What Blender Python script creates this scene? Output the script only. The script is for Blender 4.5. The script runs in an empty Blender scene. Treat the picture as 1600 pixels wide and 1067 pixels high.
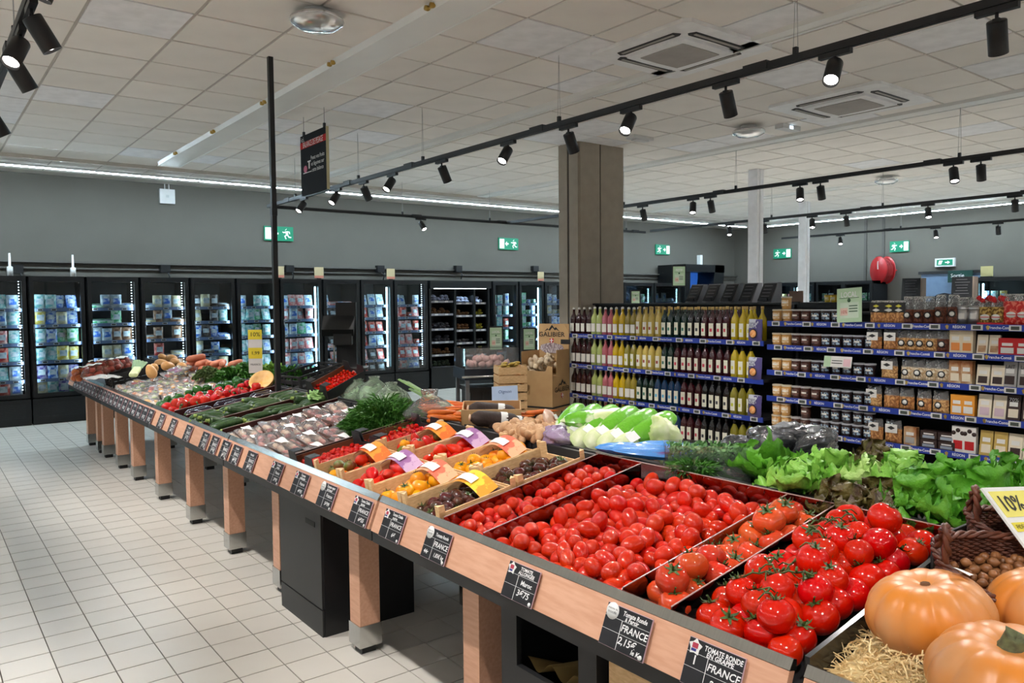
import bpy, math, random
from mathutils import Vector, Matrix, Euler
rnd = random.Random(11)
pi = math.pi
scn = bpy.context.scene
COL = scn.collection
# ------------------------------------------------------------------ camera (solved from the floor tile grid)
CH, CF, CP, CY, CR = 1.594, 1218.08, -0.051083, 0.657663, -0.008812
FW = Vector((math.sin(CY)*math.cos(CP), math.cos(CY)*math.cos(CP), math.sin(CP)))
_r = Vector((math.cos(CY), -math.sin(CY), 0)); _u = _r.cross(FW)
RT = math.cos(CR)*_r + math.sin(CR)*_u
UP = -math.sin(CR)*_r + math.cos(CR)*_u
CAM = Vector((0, 0, CH))
cd = bpy.data.cameras.new('camera'); cam = bpy.data.objects.new('camera', cd); COL.objects.link(cam)
cd.sensor_width = 36; cd.lens = CF/1600*36; cd.clip_start = .05; cd.clip_end = 100
cam.matrix_world = Matrix(((RT.x, UP.x, -FW.x, 0), (RT.y, UP.y, -FW.y, 0), (RT.z, UP.z, -FW.z, CH), (0, 0, 0, 1)))
scn.camera = cam
scn.view_settings.view_transform = 'Standard'; scn.view_settings.look = 'None'
scn.view_settings.gamma = 1; scn.view_settings.use_curve_mapping = False
scn.view_settings.exposure = 0.46
w = bpy.data.worlds.new('world'); scn.world = w; w.use_nodes = True
w.node_tree.nodes['Background'].inputs[0].default_value = (.75, .85, 1, 1)
w.node_tree.nodes['Background'].inputs[1].default_value = .05
# lamp strengths
SPOT_W, LED_STRENGTH, FRIDGE_W = 98, 125.0, 2.0
CZ = 3.45     # ceiling height
def ray(x, y): return FW + (x-800)/CF*RT - (y-533.5)/CF*UP
def onx(x, y, X): d = ray(x, y); return CAM + d*(X/d.x)
def ony(x, y, Y): d = ray(x, y); return CAM + d*(Y/d.y)
def onz(x, y, Z): d = ray(x, y); return CAM + d*((Z-CH)/d.z)
def proj(p):
    d = Vector(p)-CAM; z = d.dot(FW)
    if z < .05: return None
    return 800+CF*d.dot(RT)/z, 533.5-CF*d.dot(UP)/z, z
# ------------------------------------------------------------------ materials
MATS = {}
def M(name, col, rough=.5, metal=0., col2=None, sc=8., bump=0., bsc=40., hue=0., val=0., emit=0., ecol=None, trans=0., ior=1.45, spec=.5, coat=0., sss=0., stretch=None, sharp=None, det=3.):
    if name in MATS: return MATS[name]
    m = bpy.data.materials.new(name); m.use_nodes = True; nt = m.node_tree; N = nt.nodes; L = nt.links
    b = N['Principled BSDF']
    def c4(c): return (c[0], c[1], c[2], 1)
    b.inputs['Base Color'].default_value = c4(col); b.inputs['Roughness'].default_value = rough
    b.inputs['Metallic'].default_value = metal; b.inputs['Specular IOR Level'].default_value = spec
    b.inputs['IOR'].default_value = ior; b.inputs['Transmission Weight'].default_value = trans
    b.inputs['Coat Weight'].default_value = coat; b.inputs['Coat Roughness'].default_value = .08
    if sss: b.inputs['Subsurface Weight'].default_value = sss; b.inputs['Subsurface Scale'].default_value = .02
    if emit:
        b.inputs['Emission Color'].default_value = c4(ecol or col); b.inputs['Emission Strength'].default_value = emit
    tc = N.new('ShaderNodeTexCoord'); src = None
    vec = tc.outputs['Object']
    if stretch:
        mp = N.new('ShaderNodeMapping'); mp.inputs['Scale'].default_value = stretch; L.new(vec, mp.inputs[0]); vec = mp.outputs[0]
    n = N.new('ShaderNodeTexNoise'); n.inputs['Scale'].default_value = sc; n.inputs['Detail'].default_value = det
    L.new(vec, n.inputs['Vector'])
    c2 = col2 or tuple(c*.9 for c in col)
    mix = N.new('ShaderNodeMix'); mix.data_type = 'RGBA'; mix.inputs[6].default_value = c4(col); mix.inputs[7].default_value = c4(c2)
    fac = n.outputs[0]
    mr = N.new('ShaderNodeMapRange'); lo, hi = sharp or (.35, .65)
    mr.inputs[1].default_value = lo; mr.inputs[2].default_value = hi; L.new(fac, mr.inputs[0]); L.new(mr.outputs[0], mix.inputs[0])
    src = mix.outputs[2]
    if hue or val:
        oi = N.new('ShaderNodeObjectInfo'); hs = N.new('ShaderNodeHueSaturation')
        if hue:
            a = N.new('ShaderNodeMapRange'); a.inputs[3].default_value = .5-hue; a.inputs[4].default_value = .5+hue
            L.new(oi.outputs['Random'], a.inputs[0]); L.new(a.outputs[0], hs.inputs['Hue'])
        if val:
            mm = N.new('ShaderNodeMath'); mm.operation = 'MULTIPLY'; mm.inputs[1].default_value = 7.31
            fr = N.new('ShaderNodeMath'); fr.operation = 'FRACT'
            a = N.new('ShaderNodeMapRange'); a.inputs[3].default_value = 1-val; a.inputs[4].default_value = 1+val
            L.new(oi.outputs['Random'], mm.inputs[0]); L.new(mm.outputs[0], fr.inputs[0]); L.new(fr.outputs[0], a.inputs[0]); L.new(a.outputs[0], hs.inputs['Value'])
        L.new(src, hs.inputs['Color']); src = hs.outputs[0]
    L.new(src, b.inputs['Base Color'])
    if bump:
        n2 = N.new('ShaderNodeTexNoise'); n2.inputs['Scale'].default_value = bsc; n2.inputs['Detail'].default_value = 4
        L.new(vec, n2.inputs['Vector'])
        bp = N.new('ShaderNodeBump'); bp.inputs['Strength'].default_value = bump; bp.inputs['Distance'].default_value = .01
        L.new(n2.outputs[0], bp.inputs['Height']); L.new(bp.outputs[0], b.inputs['Normal'])
    MATS[name] = m
    return m
def clear(name, tint=(1, 1, 1), gloss=.5, rough=.05, body=0., bcol=(.8, .8, .8), bump=0., bsc=60.):
    """thin clear sheet: transparent body, fresnel gloss, optional milky share"""
    if name in MATS: return MATS[name]
    m = bpy.data.materials.new(name); m.use_nodes = True; nt = m.node_tree; N = nt.nodes; L = nt.links
    N.remove(N['Principled BSDF']); out = N['Material Output']
    t = N.new('ShaderNodeBsdfTransparent'); t.inputs[0].default_value = (*tint, 1)
    g = N.new('ShaderNodeBsdfGlossy'); g.inputs['Roughness'].default_value = rough
    fr = N.new('ShaderNodeFresnel'); fr.inputs[0].default_value = 1.45
    mul = N.new('ShaderNodeMath'); mul.operation = 'MULTIPLY'; mul.use_clamp = True; mul.inputs[1].default_value = gloss*2
    L.new(fr.outputs[0], mul.inputs[0])
    base = t.outputs[0]
    if body:
        d = N.new('ShaderNodeBsdfDiffuse'); d.inputs[0].default_value = (*bcol, 1)
        mb = N.new('ShaderNodeMixShader'); mb.inputs[0].default_value = body
        L.new(base, mb.inputs[1]); L.new(d.outputs[0], mb.inputs[2]); base = mb.outputs[0]
    mx = N.new('ShaderNodeMixShader'); L.new(mul.outputs[0], mx.inputs[0]); L.new(base, mx.inputs[1]); L.new(g.outputs[0], mx.inputs[2])
    if bump:
        tc = N.new('ShaderNodeTexCoord'); n2 = N.new('ShaderNodeTexNoise'); n2.inputs['Scale'].default_value = bsc
        L.new(tc.outputs['Object'], n2.inputs['Vector'])
        bp = N.new('ShaderNodeBump'); bp.inputs['Strength'].default_value = bump; bp.inputs['Distance'].default_value = .02
        L.new(n2.outputs[0], bp.inputs['Height']); L.new(bp.outputs[0], g.inputs['Normal']); L.new(bp.outputs[0], fr.inputs['Normal'])
    L.new(mx.outputs[0], out.inputs[0]); MATS[name] = m
    return m
def lin(r, g, b):
    f = lambda c: (c/255/12.92) if c/255 <= .04045 else ((c/255+.055)/1.055)**2.4
    return (f(r), f(g), f(b))
# ------------------------------------------------------------------ mesh builder
class MB:
    def __init__(s): s.v = []; s.f = []; s.m = []; s.s = []
    def face(s, idx, mi=0, sm=False): s.f.append(tuple(idx)); s.m.append(mi); s.s.append(sm)
    def box(s, c, d, mi=0, rot=None):
        b = len(s.v); hx, hy, hz = d[0]/2, d[1]/2, d[2]/2; c = Vector(c)
        for x, y, z in ((-1,-1,-1),(1,-1,-1),(1,1,-1),(-1,1,-1),(-1,-1,1),(1,-1,1),(1,1,1),(-1,1,1)):
            p = Vector((x*hx, y*hy, z*hz))
            if rot: p = rot @ p
            s.v.append(tuple(c+p))
        for q in ((0,3,2,1),(4,5,6,7),(0,1,5,4),(1,2,6,5),(2,3,7,6),(3,0,4,7)): s.face([b+i for i in q], mi)
        return s
    def bb(s, a, b, mi=0): return s.box([(a[i]+b[i])/2 for i in range(3)], [abs(b[i]-a[i]) for i in range(3)], mi)
    def poly(s, pts, mi=0):
        b = len(s.v); s.v += [tuple(p) for p in pts]; s.face(range(b, b+len(pts)), mi); return s
    def prism(s, pts, ext, mi=0):
        """closed outline extruded by vector ext"""
        b = len(s.v); n = len(pts); e = Vector(ext)
        s.v += [tuple(p) for p in pts] + [tuple(Vector(p)+e) for p in pts]
        s.face(list(range(b+n-1, b-1, -1)), mi); s.face(range(b+n, b+2*n), mi)
        for i in range(n):
            j = (i+1) % n; s.face((b+i, b+j, b+n+j, b+n+i), mi)
        return s
    def lathe(s, prof, seg=16, c=(0, 0, 0), mt=None, mi=0, fn=None, cap=True, sm=True):
        b = len(s.v); c = Vector(c); n = len(prof)
        for r, z in prof:
            for k in range(seg):
                a = 2*pi*k/seg; rr, zz = (r, z) if fn is None else fn(r, z, a)
                p = Vector((rr*math.cos(a), rr*math.sin(a), zz))
                if mt: p = mt @ p
                s.v.append(tuple(c+p))
        for i in range(n-1):
            for k in range(seg):
                j = (k+1) % seg; s.face((b+i*seg+k, b+i*seg+j, b+(i+1)*seg+j, b+(i+1)*seg+k), mi, sm)
        if cap:
            if prof[0][0] > 1e-4: s.face([b+k for k in range(seg-1, -1, -1)], mi)
            if prof[-1][0] > 1e-4: s.face([b+(n-1)*seg+k for k in range(seg)], mi)
        return s
    def tube(s, pts, r, seg=6, mi=0, closed=False, sm=True):
        b = len(s.v); pts = [Vector(p) for p in pts]; n = len(pts)
        rs = r if isinstance(r, (list, tuple)) else [r]*n
        for i, p in enumerate(pts):
            t = (pts[(i+1) % n]-pts[i-1]) if closed else (pts[min(i+1, n-1)]-pts[max(i-1, 0)])
            if t.length < 1e-9: t = Vector((0, 0, 1))
            t.normalize(); a = Vector((0, 0, 1)) if abs(t.z) < .9 else Vector((1, 0, 0))
            u = t.cross(a).normalized(); v = t.cross(u)
            for k in range(seg):
                an = 2*pi*k/seg; s.v.append(tuple(p+rs[i]*(math.cos(an)*u+math.sin(an)*v)))
        m = n if closed else n-1
        for i in range(m):
            i2 = (i+1) % n
            for k in range(seg):
                j = (k+1) % seg; s.face((b+i*seg+k, b+i2*seg+k, b+i2*seg+j, b+i*seg+j), mi, sm)
        if not closed:
            s.face([b+k for k in range(seg)], mi); s.face([b+(n-1)*seg+k for k in range(seg-1, -1, -1)], mi)
        return s
    def grid(s, fn, nu, nv, mi=0, wrap=False, sm=True):
        b = len(s.v)
        for i in range(nu+1):
            for j in range(nv+1): s.v.append(tuple(fn(i/nu, j/nv)))
        for i in range(nu):
            for j in range(nv): s.face((b+i*(nv+1)+j, b+(i+1)*(nv+1)+j, b+(i+1)*(nv+1)+j+1, b+i*(nv+1)+j+1), mi, sm)
        return s
    def mesh(s, name, mats):
        me = bpy.data.meshes.new(name); me.from_pydata(s.v, [], s.f)
        for m in (mats if isinstance(mats, (list, tuple)) else [mats]): me.materials.append(m)
        me.polygons.foreach_set('material_index', s.m); me.polygons.foreach_set('use_smooth', s.s); me.update()
        return me
    def build(s, name, mats, parent=None, loc=(0, 0, 0), rot=(0, 0, 0)):
        return put(name, s.mesh(name, mats), parent, loc, rot)
def put(name, me, parent=None, loc=(0, 0, 0), rot=(0, 0, 0), sc=1.):
    o = bpy.data.objects.new(name, me); COL.objects.link(o)
    o.location = loc; o.rotation_euler = rot; o.scale = (sc, sc, sc) if not isinstance(sc, (tuple, list)) else sc
    if parent: o.parent = parent
    return o
def tag(o, label, cat, group=None, kind=None):
    o['label'] = label; o['category'] = cat
    if group: o['group'] = group
    if kind: o['kind'] = kind
    return o
def thing(name, label, cat, loc=(0, 0, 0), rot=(0, 0, 0), group=None):
    o = bpy.data.objects.new(name, None); COL.objects.link(o); o.empty_display_size = .1
    o.location = loc; o.rotation_euler = rot
    return tag(o, label, cat, group)
def struct(o): o['kind'] = 'structure'; return o
KIDS = {}
def dup(root, loc=None, rot=None, label=None, group=None, sc=None, par=None):
    r = root.copy(); COL.objects.link(r)
    if loc is not None: r.location = loc
    if rot is not None: r.rotation_euler = rot
    if sc is not None: r.scale = (sc, sc, sc) if not isinstance(sc, (tuple, list)) else sc
    if label: r['label'] = label
    if group: r['group'] = group
    if par: r.parent = par
    for ch in root.children:
        if ch.parent == root and ch is not r: dup(ch, par=r)
    return r
FONTC = {}
def text(body, size, mat, parent=None, mt=None, name='lettering', shear=0., align='CENTER', bold=0., sx=1.):
    key = (body, size, shear, align, bold, mat.name)
    me = FONTC.get(key)
    if me is None:
        cu = bpy.data.curves.new('t', 'FONT'); cu.body = body; cu.size = size; cu.shear = shear; cu.align_x = align; cu.align_y = 'CENTER'
        cu.resolution_u = 2; cu.offset = bold
        t = bpy.data.objects.new('t', cu); COL.objects.link(t)
        dg = bpy.context.evaluated_depsgraph_get()
        me = bpy.data.meshes.new_from_object(t.evaluated_get(dg)); me.name = name
        bpy.data.objects.remove(t); bpy.data.curves.remove(cu)
        me.materials.clear(); me.materials.append(mat)
        FONTC[key] = me
    o = bpy.data.objects.new(name, me); COL.objects.link(o)
    if parent: o.parent = parent
    m = mt.copy() if mt else Matrix()
    if sx != 1.: m = m @ Matrix.Diagonal((sx, 1, 1, 1))
    o.matrix_local = m
    return o
def frame(o, x, y): # matrix with given x axis, y axis (unit vectors) and origin
    x = Vector(x).normalized(); y = Vector(y).normalized(); z = x.cross(y)
    return Matrix(((x.x, y.x, z.x, o[0]), (x.y, y.y, z.y, o[1]), (x.z, y.z, z.z, o[2]), (0, 0, 0, 1)))
# shared materials
black = M('black_metal', (.012, .012, .013), .45, bump=.05)
blackg = M('black_gloss', (.008, .008, .009), .18)
charcoal = M('charcoal', (.016, .0165, .018), .45)
white = M('white_plastic', (.75, .75, .74), .4)
ink = M('ink', (.02, .02, .02), .7)
paper = M('paper', (.8, .8, .78), .7)
chalk = M('chalk', (.85, .85, .85), .8)
steel = M('steel', (.55, .55, .53), .2, 1., bump=.02, stretch=(1, 40, 1))
beech = M('beech', lin(217, 167, 138), .45, col2=lin(206, 154, 124), sc=9, stretch=(8, 1, 8))
crate_wood = M('crate_wood', lin(228, 190, 140), .6, col2=lin(210, 168, 118), sc=12, stretch=(3, 3, 12))
kraft = M('kraft', lin(196, 160, 112), .75, col2=lin(186, 148, 102), sc=5)
film = clear('clear_film', (.97, .97, .97), .6, .14, .13, bump=.7, bsc=45)
glass = clear('pane_glass', (.82, .86, .88), .45, .015)
acrylic = clear('acrylic', (.93, .95, .95), .55, .02, .04)
smoke = M('smoked_acrylic', (.30, .21, .20), .06, 1., col2=(.28, .2, .19))
gold = M('gold', (.7, .5, .15), .3, 1.)
red_p = M('red_print', (.6, .02, .03), .5)
# ================================================================== SETTING
X0, X1, Y0, Y1 = -5.0, 17.5, -5.0, 12.9
tile_m = M('floor_tile', lin(218, 212, 202), .32, col2=lin(208, 201, 191), sc=1.7, bump=.03, bsc=25, val=.03, spec=.4)
grout = M('grout', lin(96, 88, 78), .9)
fl = struct(MB().bb((X0, Y0, -.1), (X1, Y1, -.004)).build('floor', grout))
def inview(p, pad=60):
    q = proj(p); return q and -pad < q[0] < 1600+pad and -pad < q[1] < 1067+pad
tiles = []
x = .455-.2*28
while x < X1-.2:
    y = 3.89-.2*44
    while y < Y1-.2:
        tiles.append((x, y)); y += .2
    x += .2
vis = sorted([t for t in tiles if inview((t[0]+.1, t[1]+.1, 0)) and t[0] < 1.7 and t[1] > 2.0], key=lambda t: proj((t[0]+.1, t[1]+.1, 0))[2])[:300]
vs = set(vis); tm = MB(); tm.box((.1, .1, -.004), (.195, .193, .009)); tm = tm.mesh('floor_tile', tile_m)
for t in vis: put('floor_tile', tm, fl, (t[0], t[1], rnd.uniform(-.0004, .0004)))
fb = MB()
for t in tiles:
    if t not in vs: fb.box((t[0]+.1, t[1]+.1, -.004), (.195, .193, .009))
o = fb.build('floor_tiles', tile_m, fl); o['kind'] = 'stuff'
# ceiling
ctile = M('ceiling_tile', lin(243, 238, 231), .6, col2=lin(238, 233, 226), sc=3, val=.035, bump=.05, bsc=120)
ctile2 = M('ceiling_tile_new', lin(248, 248, 250), .6, bump=.05, bsc=120, val=.02)
cgrid = M('ceiling_grid', lin(196, 190, 182), .6)
ce = struct(MB().bb((X0, Y0, CZ+.006), (X1, Y1, CZ+.1)).build('ceiling', cgrid))
PX, PY = .585, .603
cells = []
for i in range(-10, 29):
    for j in range(-18, 12):
        x, y = .94+PX*i, 5.86+PY*j
        if x+PX < X1 and y+PY < Y1 and x > X0 and y > Y0: cells.append((x, y))
cv = sorted([c for c in cells if inview((c[0]+.3, c[1]+.3, CZ), 120)], key=lambda c: proj((c[0]+.3, c[1]+.3, CZ))[2])[:300]
cset = set(cv)
ca = MB().box((PX/2, PY/2, .004), (PX-.022, PY-.022, .014)).mesh('ceiling_tile', ctile)
cb = MB().box((PX/2, PY/2, .004), (PX-.022, PY-.022, .014)).mesh('ceiling_tile', ctile2)
newt = [onz(*q, CZ) for q in ((200, 15), (60, 150), (900, 90), (900, 130), (1200, 20), (1500, 70), (1580, 90), (1110, 220), (1370, 180), (1220, 120), (330, 255), (20, 130), (620, 215))]
for c in cv:
    nw = any(c[0] <= p.x < c[0]+PX and c[1] <= p.y < c[1]+PY for p in newt) or rnd.random() < .07
    put('ceiling_tile', cb if nw else ca, ce, (c[0], c[1], CZ+rnd.uniform(-.001, .001)))
cm = MB()
for c in cells:
    if c not in cset: cm.box((c[0]+PX/2, c[1]+PY/2, CZ+.004), (PX-.022, PY-.022, .014))
o = cm.build('ceiling_tiles', ctile, ce); o['kind'] = 'stuff'
# walls
wallm = M('wall_paint', lin(102, 98, 91), .85, col2=lin(98, 94, 87), sc=1.2, bump=.04, bsc=80)
struct(MB().bb((X0, Y1, 0), (X1+.1, Y1+.1, CZ+.1)).build('wall_back', wallm))
struct(MB().bb((X1, Y0, 0), (X1+.1, Y1, CZ+.1)).build('wall_right', wallm))
lightw = M('wall_light', lin(190, 184, 174), .85)
struct(MB().bb((X0-.1, Y0, 0), (X0, Y1+.1, CZ+.1)).build('wall_left', lightw))
struct(MB().bb((X0-.1, Y0-.1, 0), (X1+.1, Y0, CZ+.1)).build('wall_front', lightw))
struct(MB().bb((X0, 12.86, 2.12), (X1, 12.9, 2.2)).bb((X0, 12.8, 2.205), (X1, 12.9, 2.235)).build('trim_1', M('rail_grey', lin(96, 92, 86), .7)))
# shallow boxed-in beams under the ceiling
beam = M('beam_white', lin(240, 240, 236), .35, col2=lin(234, 234, 230), sc=2)
def beamY(name, xa, xb, ya, yb, h):
    m = MB(); e = .02
    m.prism([(xa, ya, CZ), (xa+e, ya, CZ-h), (xb-e, ya, CZ-h), (xb, ya, CZ)], (0, yb-ya, 0))
    m.bb((xb-.03, ya, CZ-h-.008), (xb-.018, yb, CZ-h))
    return struct(m.build(name, beam))
bm = beamY('trim_2', 2.62, 2.92, Y0, 10.9, .045)
beamY('trim_3', 4.78, 4.93, Y0, 10.9, .03)
beamY('trim_4', 7.9, 8.12, Y0, 11.2, .03)
beamY('trim_5', 12.2, 12.4, Y0, 11.2, .03)
struct(MB().bb((X0, 11.25, CZ-.05), (16.2, 11.3, CZ)).build('trim_6', cgrid))
brass = M('brass', (.55, .36, .1), .35, 1.)
for px, py in ((345, 203), (287, 237), (533, 96), (687, 7), (429, 158)):
    p = onz(px, py, CZ); b = thing('pipe_bracket', {345: 'small brass bracket on the ceiling duct, second from the back wall', 287: 'small brass bracket on the ceiling duct, nearest the back wall', 533: 'small brass bracket on the ceiling duct above the hanging scale sign', 687: 'small brass bracket on the ceiling duct at the top edge of the photo', 429: 'small brass bracket on the ceiling duct beside the black pole'}[px], 'bracket', (2.625, p.y, CZ-.03), group='brass duct brackets')
    for s in (-1, 1): MB().lathe([(.004, -.02), (.016, -.02), (.018, 0), (.012, .012), (.004, .02)], 10, mt=Matrix.Rotation(pi/2, 4, 'Y')).build('stud', brass, b, (0, s*.03, 0))
    MB().bb((-.005, -.045, -.006), (.02, .045, .006)).build('plate', brass, b)
# square pillar with panel joints
plm = M('pillar_paint', lin(166, 155, 140), .7, bump=.03)
pl = struct(MB().bb((6.23, 6.76, 0), (6.96, 7.12, CZ)).build('wall_pillar', plm))
dark = M('joint_dark', lin(70, 64, 56), .8)
MB().bb((6.223, 6.93, 0), (6.23, 6.955, CZ)).build('joint', dark, pl)
MB().bb((6.56, 6.753, 0), (6.567, 6.76, CZ)).build('joint', dark, pl)
for ya, yb in ((6.77, 6.925), (6.96, 7.11)): MB().bb((6.218, ya, 0), (6.23, yb, CZ)).build('panel', plm, pl)
for xa, xb in ((6.24, 6.555), (6.572, 6.95)): MB().bb((xa, 6.752, 0), (xb, 6.76, CZ)).build('panel', plm, pl)
colm = M('column_white', lin(240, 240, 244), .4)
for nm, x, y, r in (('slim white column rising behind the bottle shelves', 9.67, 6.77, .075), ('slim white column farther back near the red hose reel', 13.6, 8.44, .075)):
    o = MB().bb((-r, -r, 0), (r, r, CZ)).bb((-.02, -r-.012, 0), (.02, -r, CZ)).bb((-r-.02, -r-.02, 0), (r+.02, r+.02, .06)).build('column', colm, None, (x, y, 0)); tag(o, nm, 'column')
# LED line under the ceiling along the back and right walls (plus unseen ones, added as fill, on the left and front walls)
ledm = M('led_line', (1, 1, 1), .5, emit=LED_STRENGTH, ecol=(.66, .86, 1.0))
alu = M('led_housing', lin(205, 208, 208), .4)
ledm2 = M('led_line_fill', (1, 1, 1), .5, emit=LED_STRENGTH*.3, ecol=(.85, .93, 1.0))  # weaker glow for the added, unseen fill lines
def ledline(a, b, label, ledm=ledm):
    t = thing('led_line_light', label, 'ceiling light', a, group='LED lines around the ceiling')
    d = Vector(b)-Vector(a); ax = 0 if abs(d.x) > abs(d.y) else 1; n = int(d.length/2.4); 
    for k in range(n):
        q0 = d*(k/n); q1 = d*((k+1)/n)
        if ax == 0:
            MB().bb((q0.x+.01, -.03, 0), (q1.x-.01, .03, .03)).build('housing', alu, t)
            MB().bb((q0.x+.02, -.016, -.008), (q1.x-.02, .016, 0)).build('diffuser', ledm, t)
        else:
            MB().bb((-.03, q0.y+.01, 0), (.03, q1.y-.01, .03)).build('housing', alu, t)
            MB().bb((-.016, q0.y+.02, -.008), (.016, q1.y-.02, 0)).build('diffuser', ledm, t)
ledline((-4.4, 11.68, CZ-.085), (16.3, 11.68, CZ-.085), 'long white LED line under the ceiling before the fridge wall')
ledline((16.6, -4.4, CZ-.085), (16.6, 11.4, CZ-.085), 'long white LED line under the ceiling along the right wall')
ledline((-4.2, -4.4, CZ-.085), (-4.2, 11.4, CZ-.085), 'white LED line added along the left wall outside the view', ledm2)
ledline((-4.0, -4.2, CZ-.085), (16.3, -4.2, CZ-.085), 'white LED line added along the front wall behind the viewpoint', ledm2)
# ------------------------------------------------------------------ track lights
TZ = 2.93
lens = M('spot_lens', (1, 1, 1), .4, emit=28, ecol=(1, .93, .86))
fin = M('spot_reflector', (.5, .5, .52), .2, .8)
tracks = {}
wire = M('steel_wire', (.4, .4, .4), .4, .8)
def track(label, a, b, hang):
    t = thing('lighting_track', label, 'light track', a, group='suspended black lighting tracks')
    d = Vector(b)-Vector(a)
    if abs(d.x) > abs(d.y): MB().bb((0, -.02, -.02), (d.x, .02, .02)).bb((0, -.007, -.023), (d.x, .007, -.02)).build('rail', black, t)
    else: MB().bb((-.02, 0, -.02), (.02, d.y, .02)).bb((-.007, 0, -.023), (.007, d.y, -.02)).build('rail', black, t)
    for h in hang:
        p = d*h
        MB().bb((p.x-.012, p.y-.012, .02), (p.x+.012, p.y+.012, .06)).build('clip', black, t)
        MB().tube([p+Vector((0, -.014, .06)), p+Vector((0, 0, CZ-TZ))], .0016, 4).tube([p+Vector((0, .014, .06)), p+Vector((0, 0, CZ-TZ))], .0016, 4).build('wire', wire, t)
        u = d.normalized()
        MB().box(p+u*.25+Vector((0, 0, .006)), (.05, .16, .05) if abs(d.y) > abs(d.x) else (.16, .05, .05)).build('coupler', black, t)
    return t
def spotmesh():
    b = MB(); b.lathe([(.006, .0), (.040, .0), (.042, -.004), (.042, -.15), (.038, -.15), (.036, -.135), (.0, -.135)], 22, cap=False)
    l = MB(); l.lathe([(.036, -.134), (.03, -.139), (.0, -.141)], 18, cap=False)
    a = MB(); a.bb((-.016, -.09, -.05), (.016, .09, -.023)); s = MB(); s.lathe([(.008, -.05), (.008, -.085)], 8).box((0, 0, -.085), (.02, .03, .02))
    return a.mesh('adapter', black), s.mesh('stem', black), b.mesh('head', black), l.mesh('lens', lens)
SA, SS, SH, SL = spotmesh()
spd = {}
def spot(x, y, d, label, alongx=False, energy=SPOT_W, col=(1, .97, .94), size=70, group='black track spotlights'):
    t = thing('track_spotlight', label, 'spotlight', (x, y, TZ), (0, 0, pi/2 if alongx else 0), group)
    put('adapter', SA, t); put('stem', SS, t)
    dv = Vector(d).normalized()
    if alongx: dv = Matrix.Rotation(-pi/2, 3, 'Z') @ dv
    q = (-dv).to_track_quat('Z', 'Y')
    h = put('head', SH, t, (0, 0, -.085)); h.rotation_euler = q.to_euler()
    l = put('lens', SL, h)
    key = (energy, col, size)
    if key not in spd:
        L = bpy.data.lights.new('spot_lamp', 'SPOT'); L.energy = energy; L.color = col; L.spot_size = math.radians(size); L.spot_blend = .65; L.shadow_soft_size = .036
        spd[key] = L
    lo = bpy.data.objects.new('lamp', spd[key]); COL.objects.link(lo); lo.parent = h; lo.location = (0, 0, -.16)
    return t
track('black lighting track over the near side of the produce tables, running to the fridges', (3.95, -3, TZ), (3.95, 10.55, TZ), (.06, .2, .30, .407, .554, .70, .80, .93))
track('black lighting track crossing in front of the fridge wall', (3.95, 10.58, TZ), (11.5, 10.58, TZ), (.28, .5, .93))
track('black lighting track over the aisle behind the bottle shelves', (8.08, -3, TZ), (8.08, 10.55, TZ), (.1, .3, .47, .66, .8))
track('black lighting track farther right near the slim white columns', (11.35, -3, TZ), (11.35, 10.3, TZ), (.3, .5, .66, .8))
track('farthest black lighting track beside the right wall', (15.25, -3, TZ), (15.25, 10.0, TZ), (.4, .6, .8))
track('black lighting track over the tiled aisle at the top left', (.47, -3, TZ), (.47, 8.6, TZ), (.1, .3, .5, .66, .9))
track('black lighting track added left of the aisle outside the view', (-2.6, -3, TZ), (-2.6, 8.6, TZ), (.1, .5, .9))  # unseen track, added to carry fill spotlights
ords = ['first', 'second', 'third', 'fourth', 'fifth', 'sixth', 'seventh', 'eighth', 'ninth', 'tenth', 'eleventh', 'twelfth', 'thirteenth', 'fourteenth', 'fifteenth', 'sixteenth']
LIT, OFF = (-.62, -.2, -.76), (.5, .12, -.85)
px1 = [(475, 322, 1), (527, 310, 1), (568, 300, 0), (613, 285, 1), (690, 267, 0), (794, 237, 1), (888, 213, 0), (986, 186, 1), (1134, 150, 0), (1305, 102, 1)]
ys1 = []
for i, (px, py, l) in enumerate(px1):
    y = onx(px, py-18, 3.95).y; ys1.append(y)
    spot(3.95, y, LIT if l else OFF, energy=SPOT_W*.85, label='%s spotlight from the black pole on the main track, %s' % (ords[i], 'glowing towards the tables' if l else 'seen from behind'))
for i, (y, l) in enumerate(((1.5, 0), (1.05, 1), (.35, 0), (-.3, 1), (-1.2, 0), (-1.9, 1))):  # unseen spots added along the track for more bounced light
    spot(3.95, y, (-.5, .05, -.84) if l else OFF, 'added spotlight on the near end of the main track beyond the top right corner', energy=SPOT_W*.5, group='spotlights outside the view')
for i, (y, d) in enumerate(((onx(33, 74, .47).y, (-.35, -.45, -.8)), (onx(20, 105, .47).y, (.5, .1, -.84)), (6.15, (.5, .1, -.84)), (7.3, (.5, 0, -.86)), (8.2, (-.3, .1, -.9)), (4.0, (.5, .0, -.86)), (3.3, (-.35, .1, -.9)), (2.5, (.55, 0, -.84)), (1.6, (.55, .1, -.84)), (.8, (-.3, .1, -.9)), (0, (.6, .15, -.8)), (-1.2, (.5, .2, -.85)))):  # those outside the view are added for more bounced light
    spot(.47, y, d, ['black spotlight under the top left track, pointing down to the left', 'tilted black spotlight just below the top left track', 'black spotlight cut off by the left edge below the track'][i] if i < 3 else 'added spotlight on the aisle track outside the view', energy=SPOT_W*(.95 if y > 4.5 else .8), group='aisle spotlights')
for i, y in enumerate((-2, 0, 2, 3.5, 5, 6.5, 8)):  # unseen spots on the added left track, for fill
    spot(-2.6, y, (.3 if i % 2 else -.3, 0, -.9), 'spotlight on the added left track outside the view', energy=SPOT_W*.6, group='spotlights outside the view')
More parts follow.
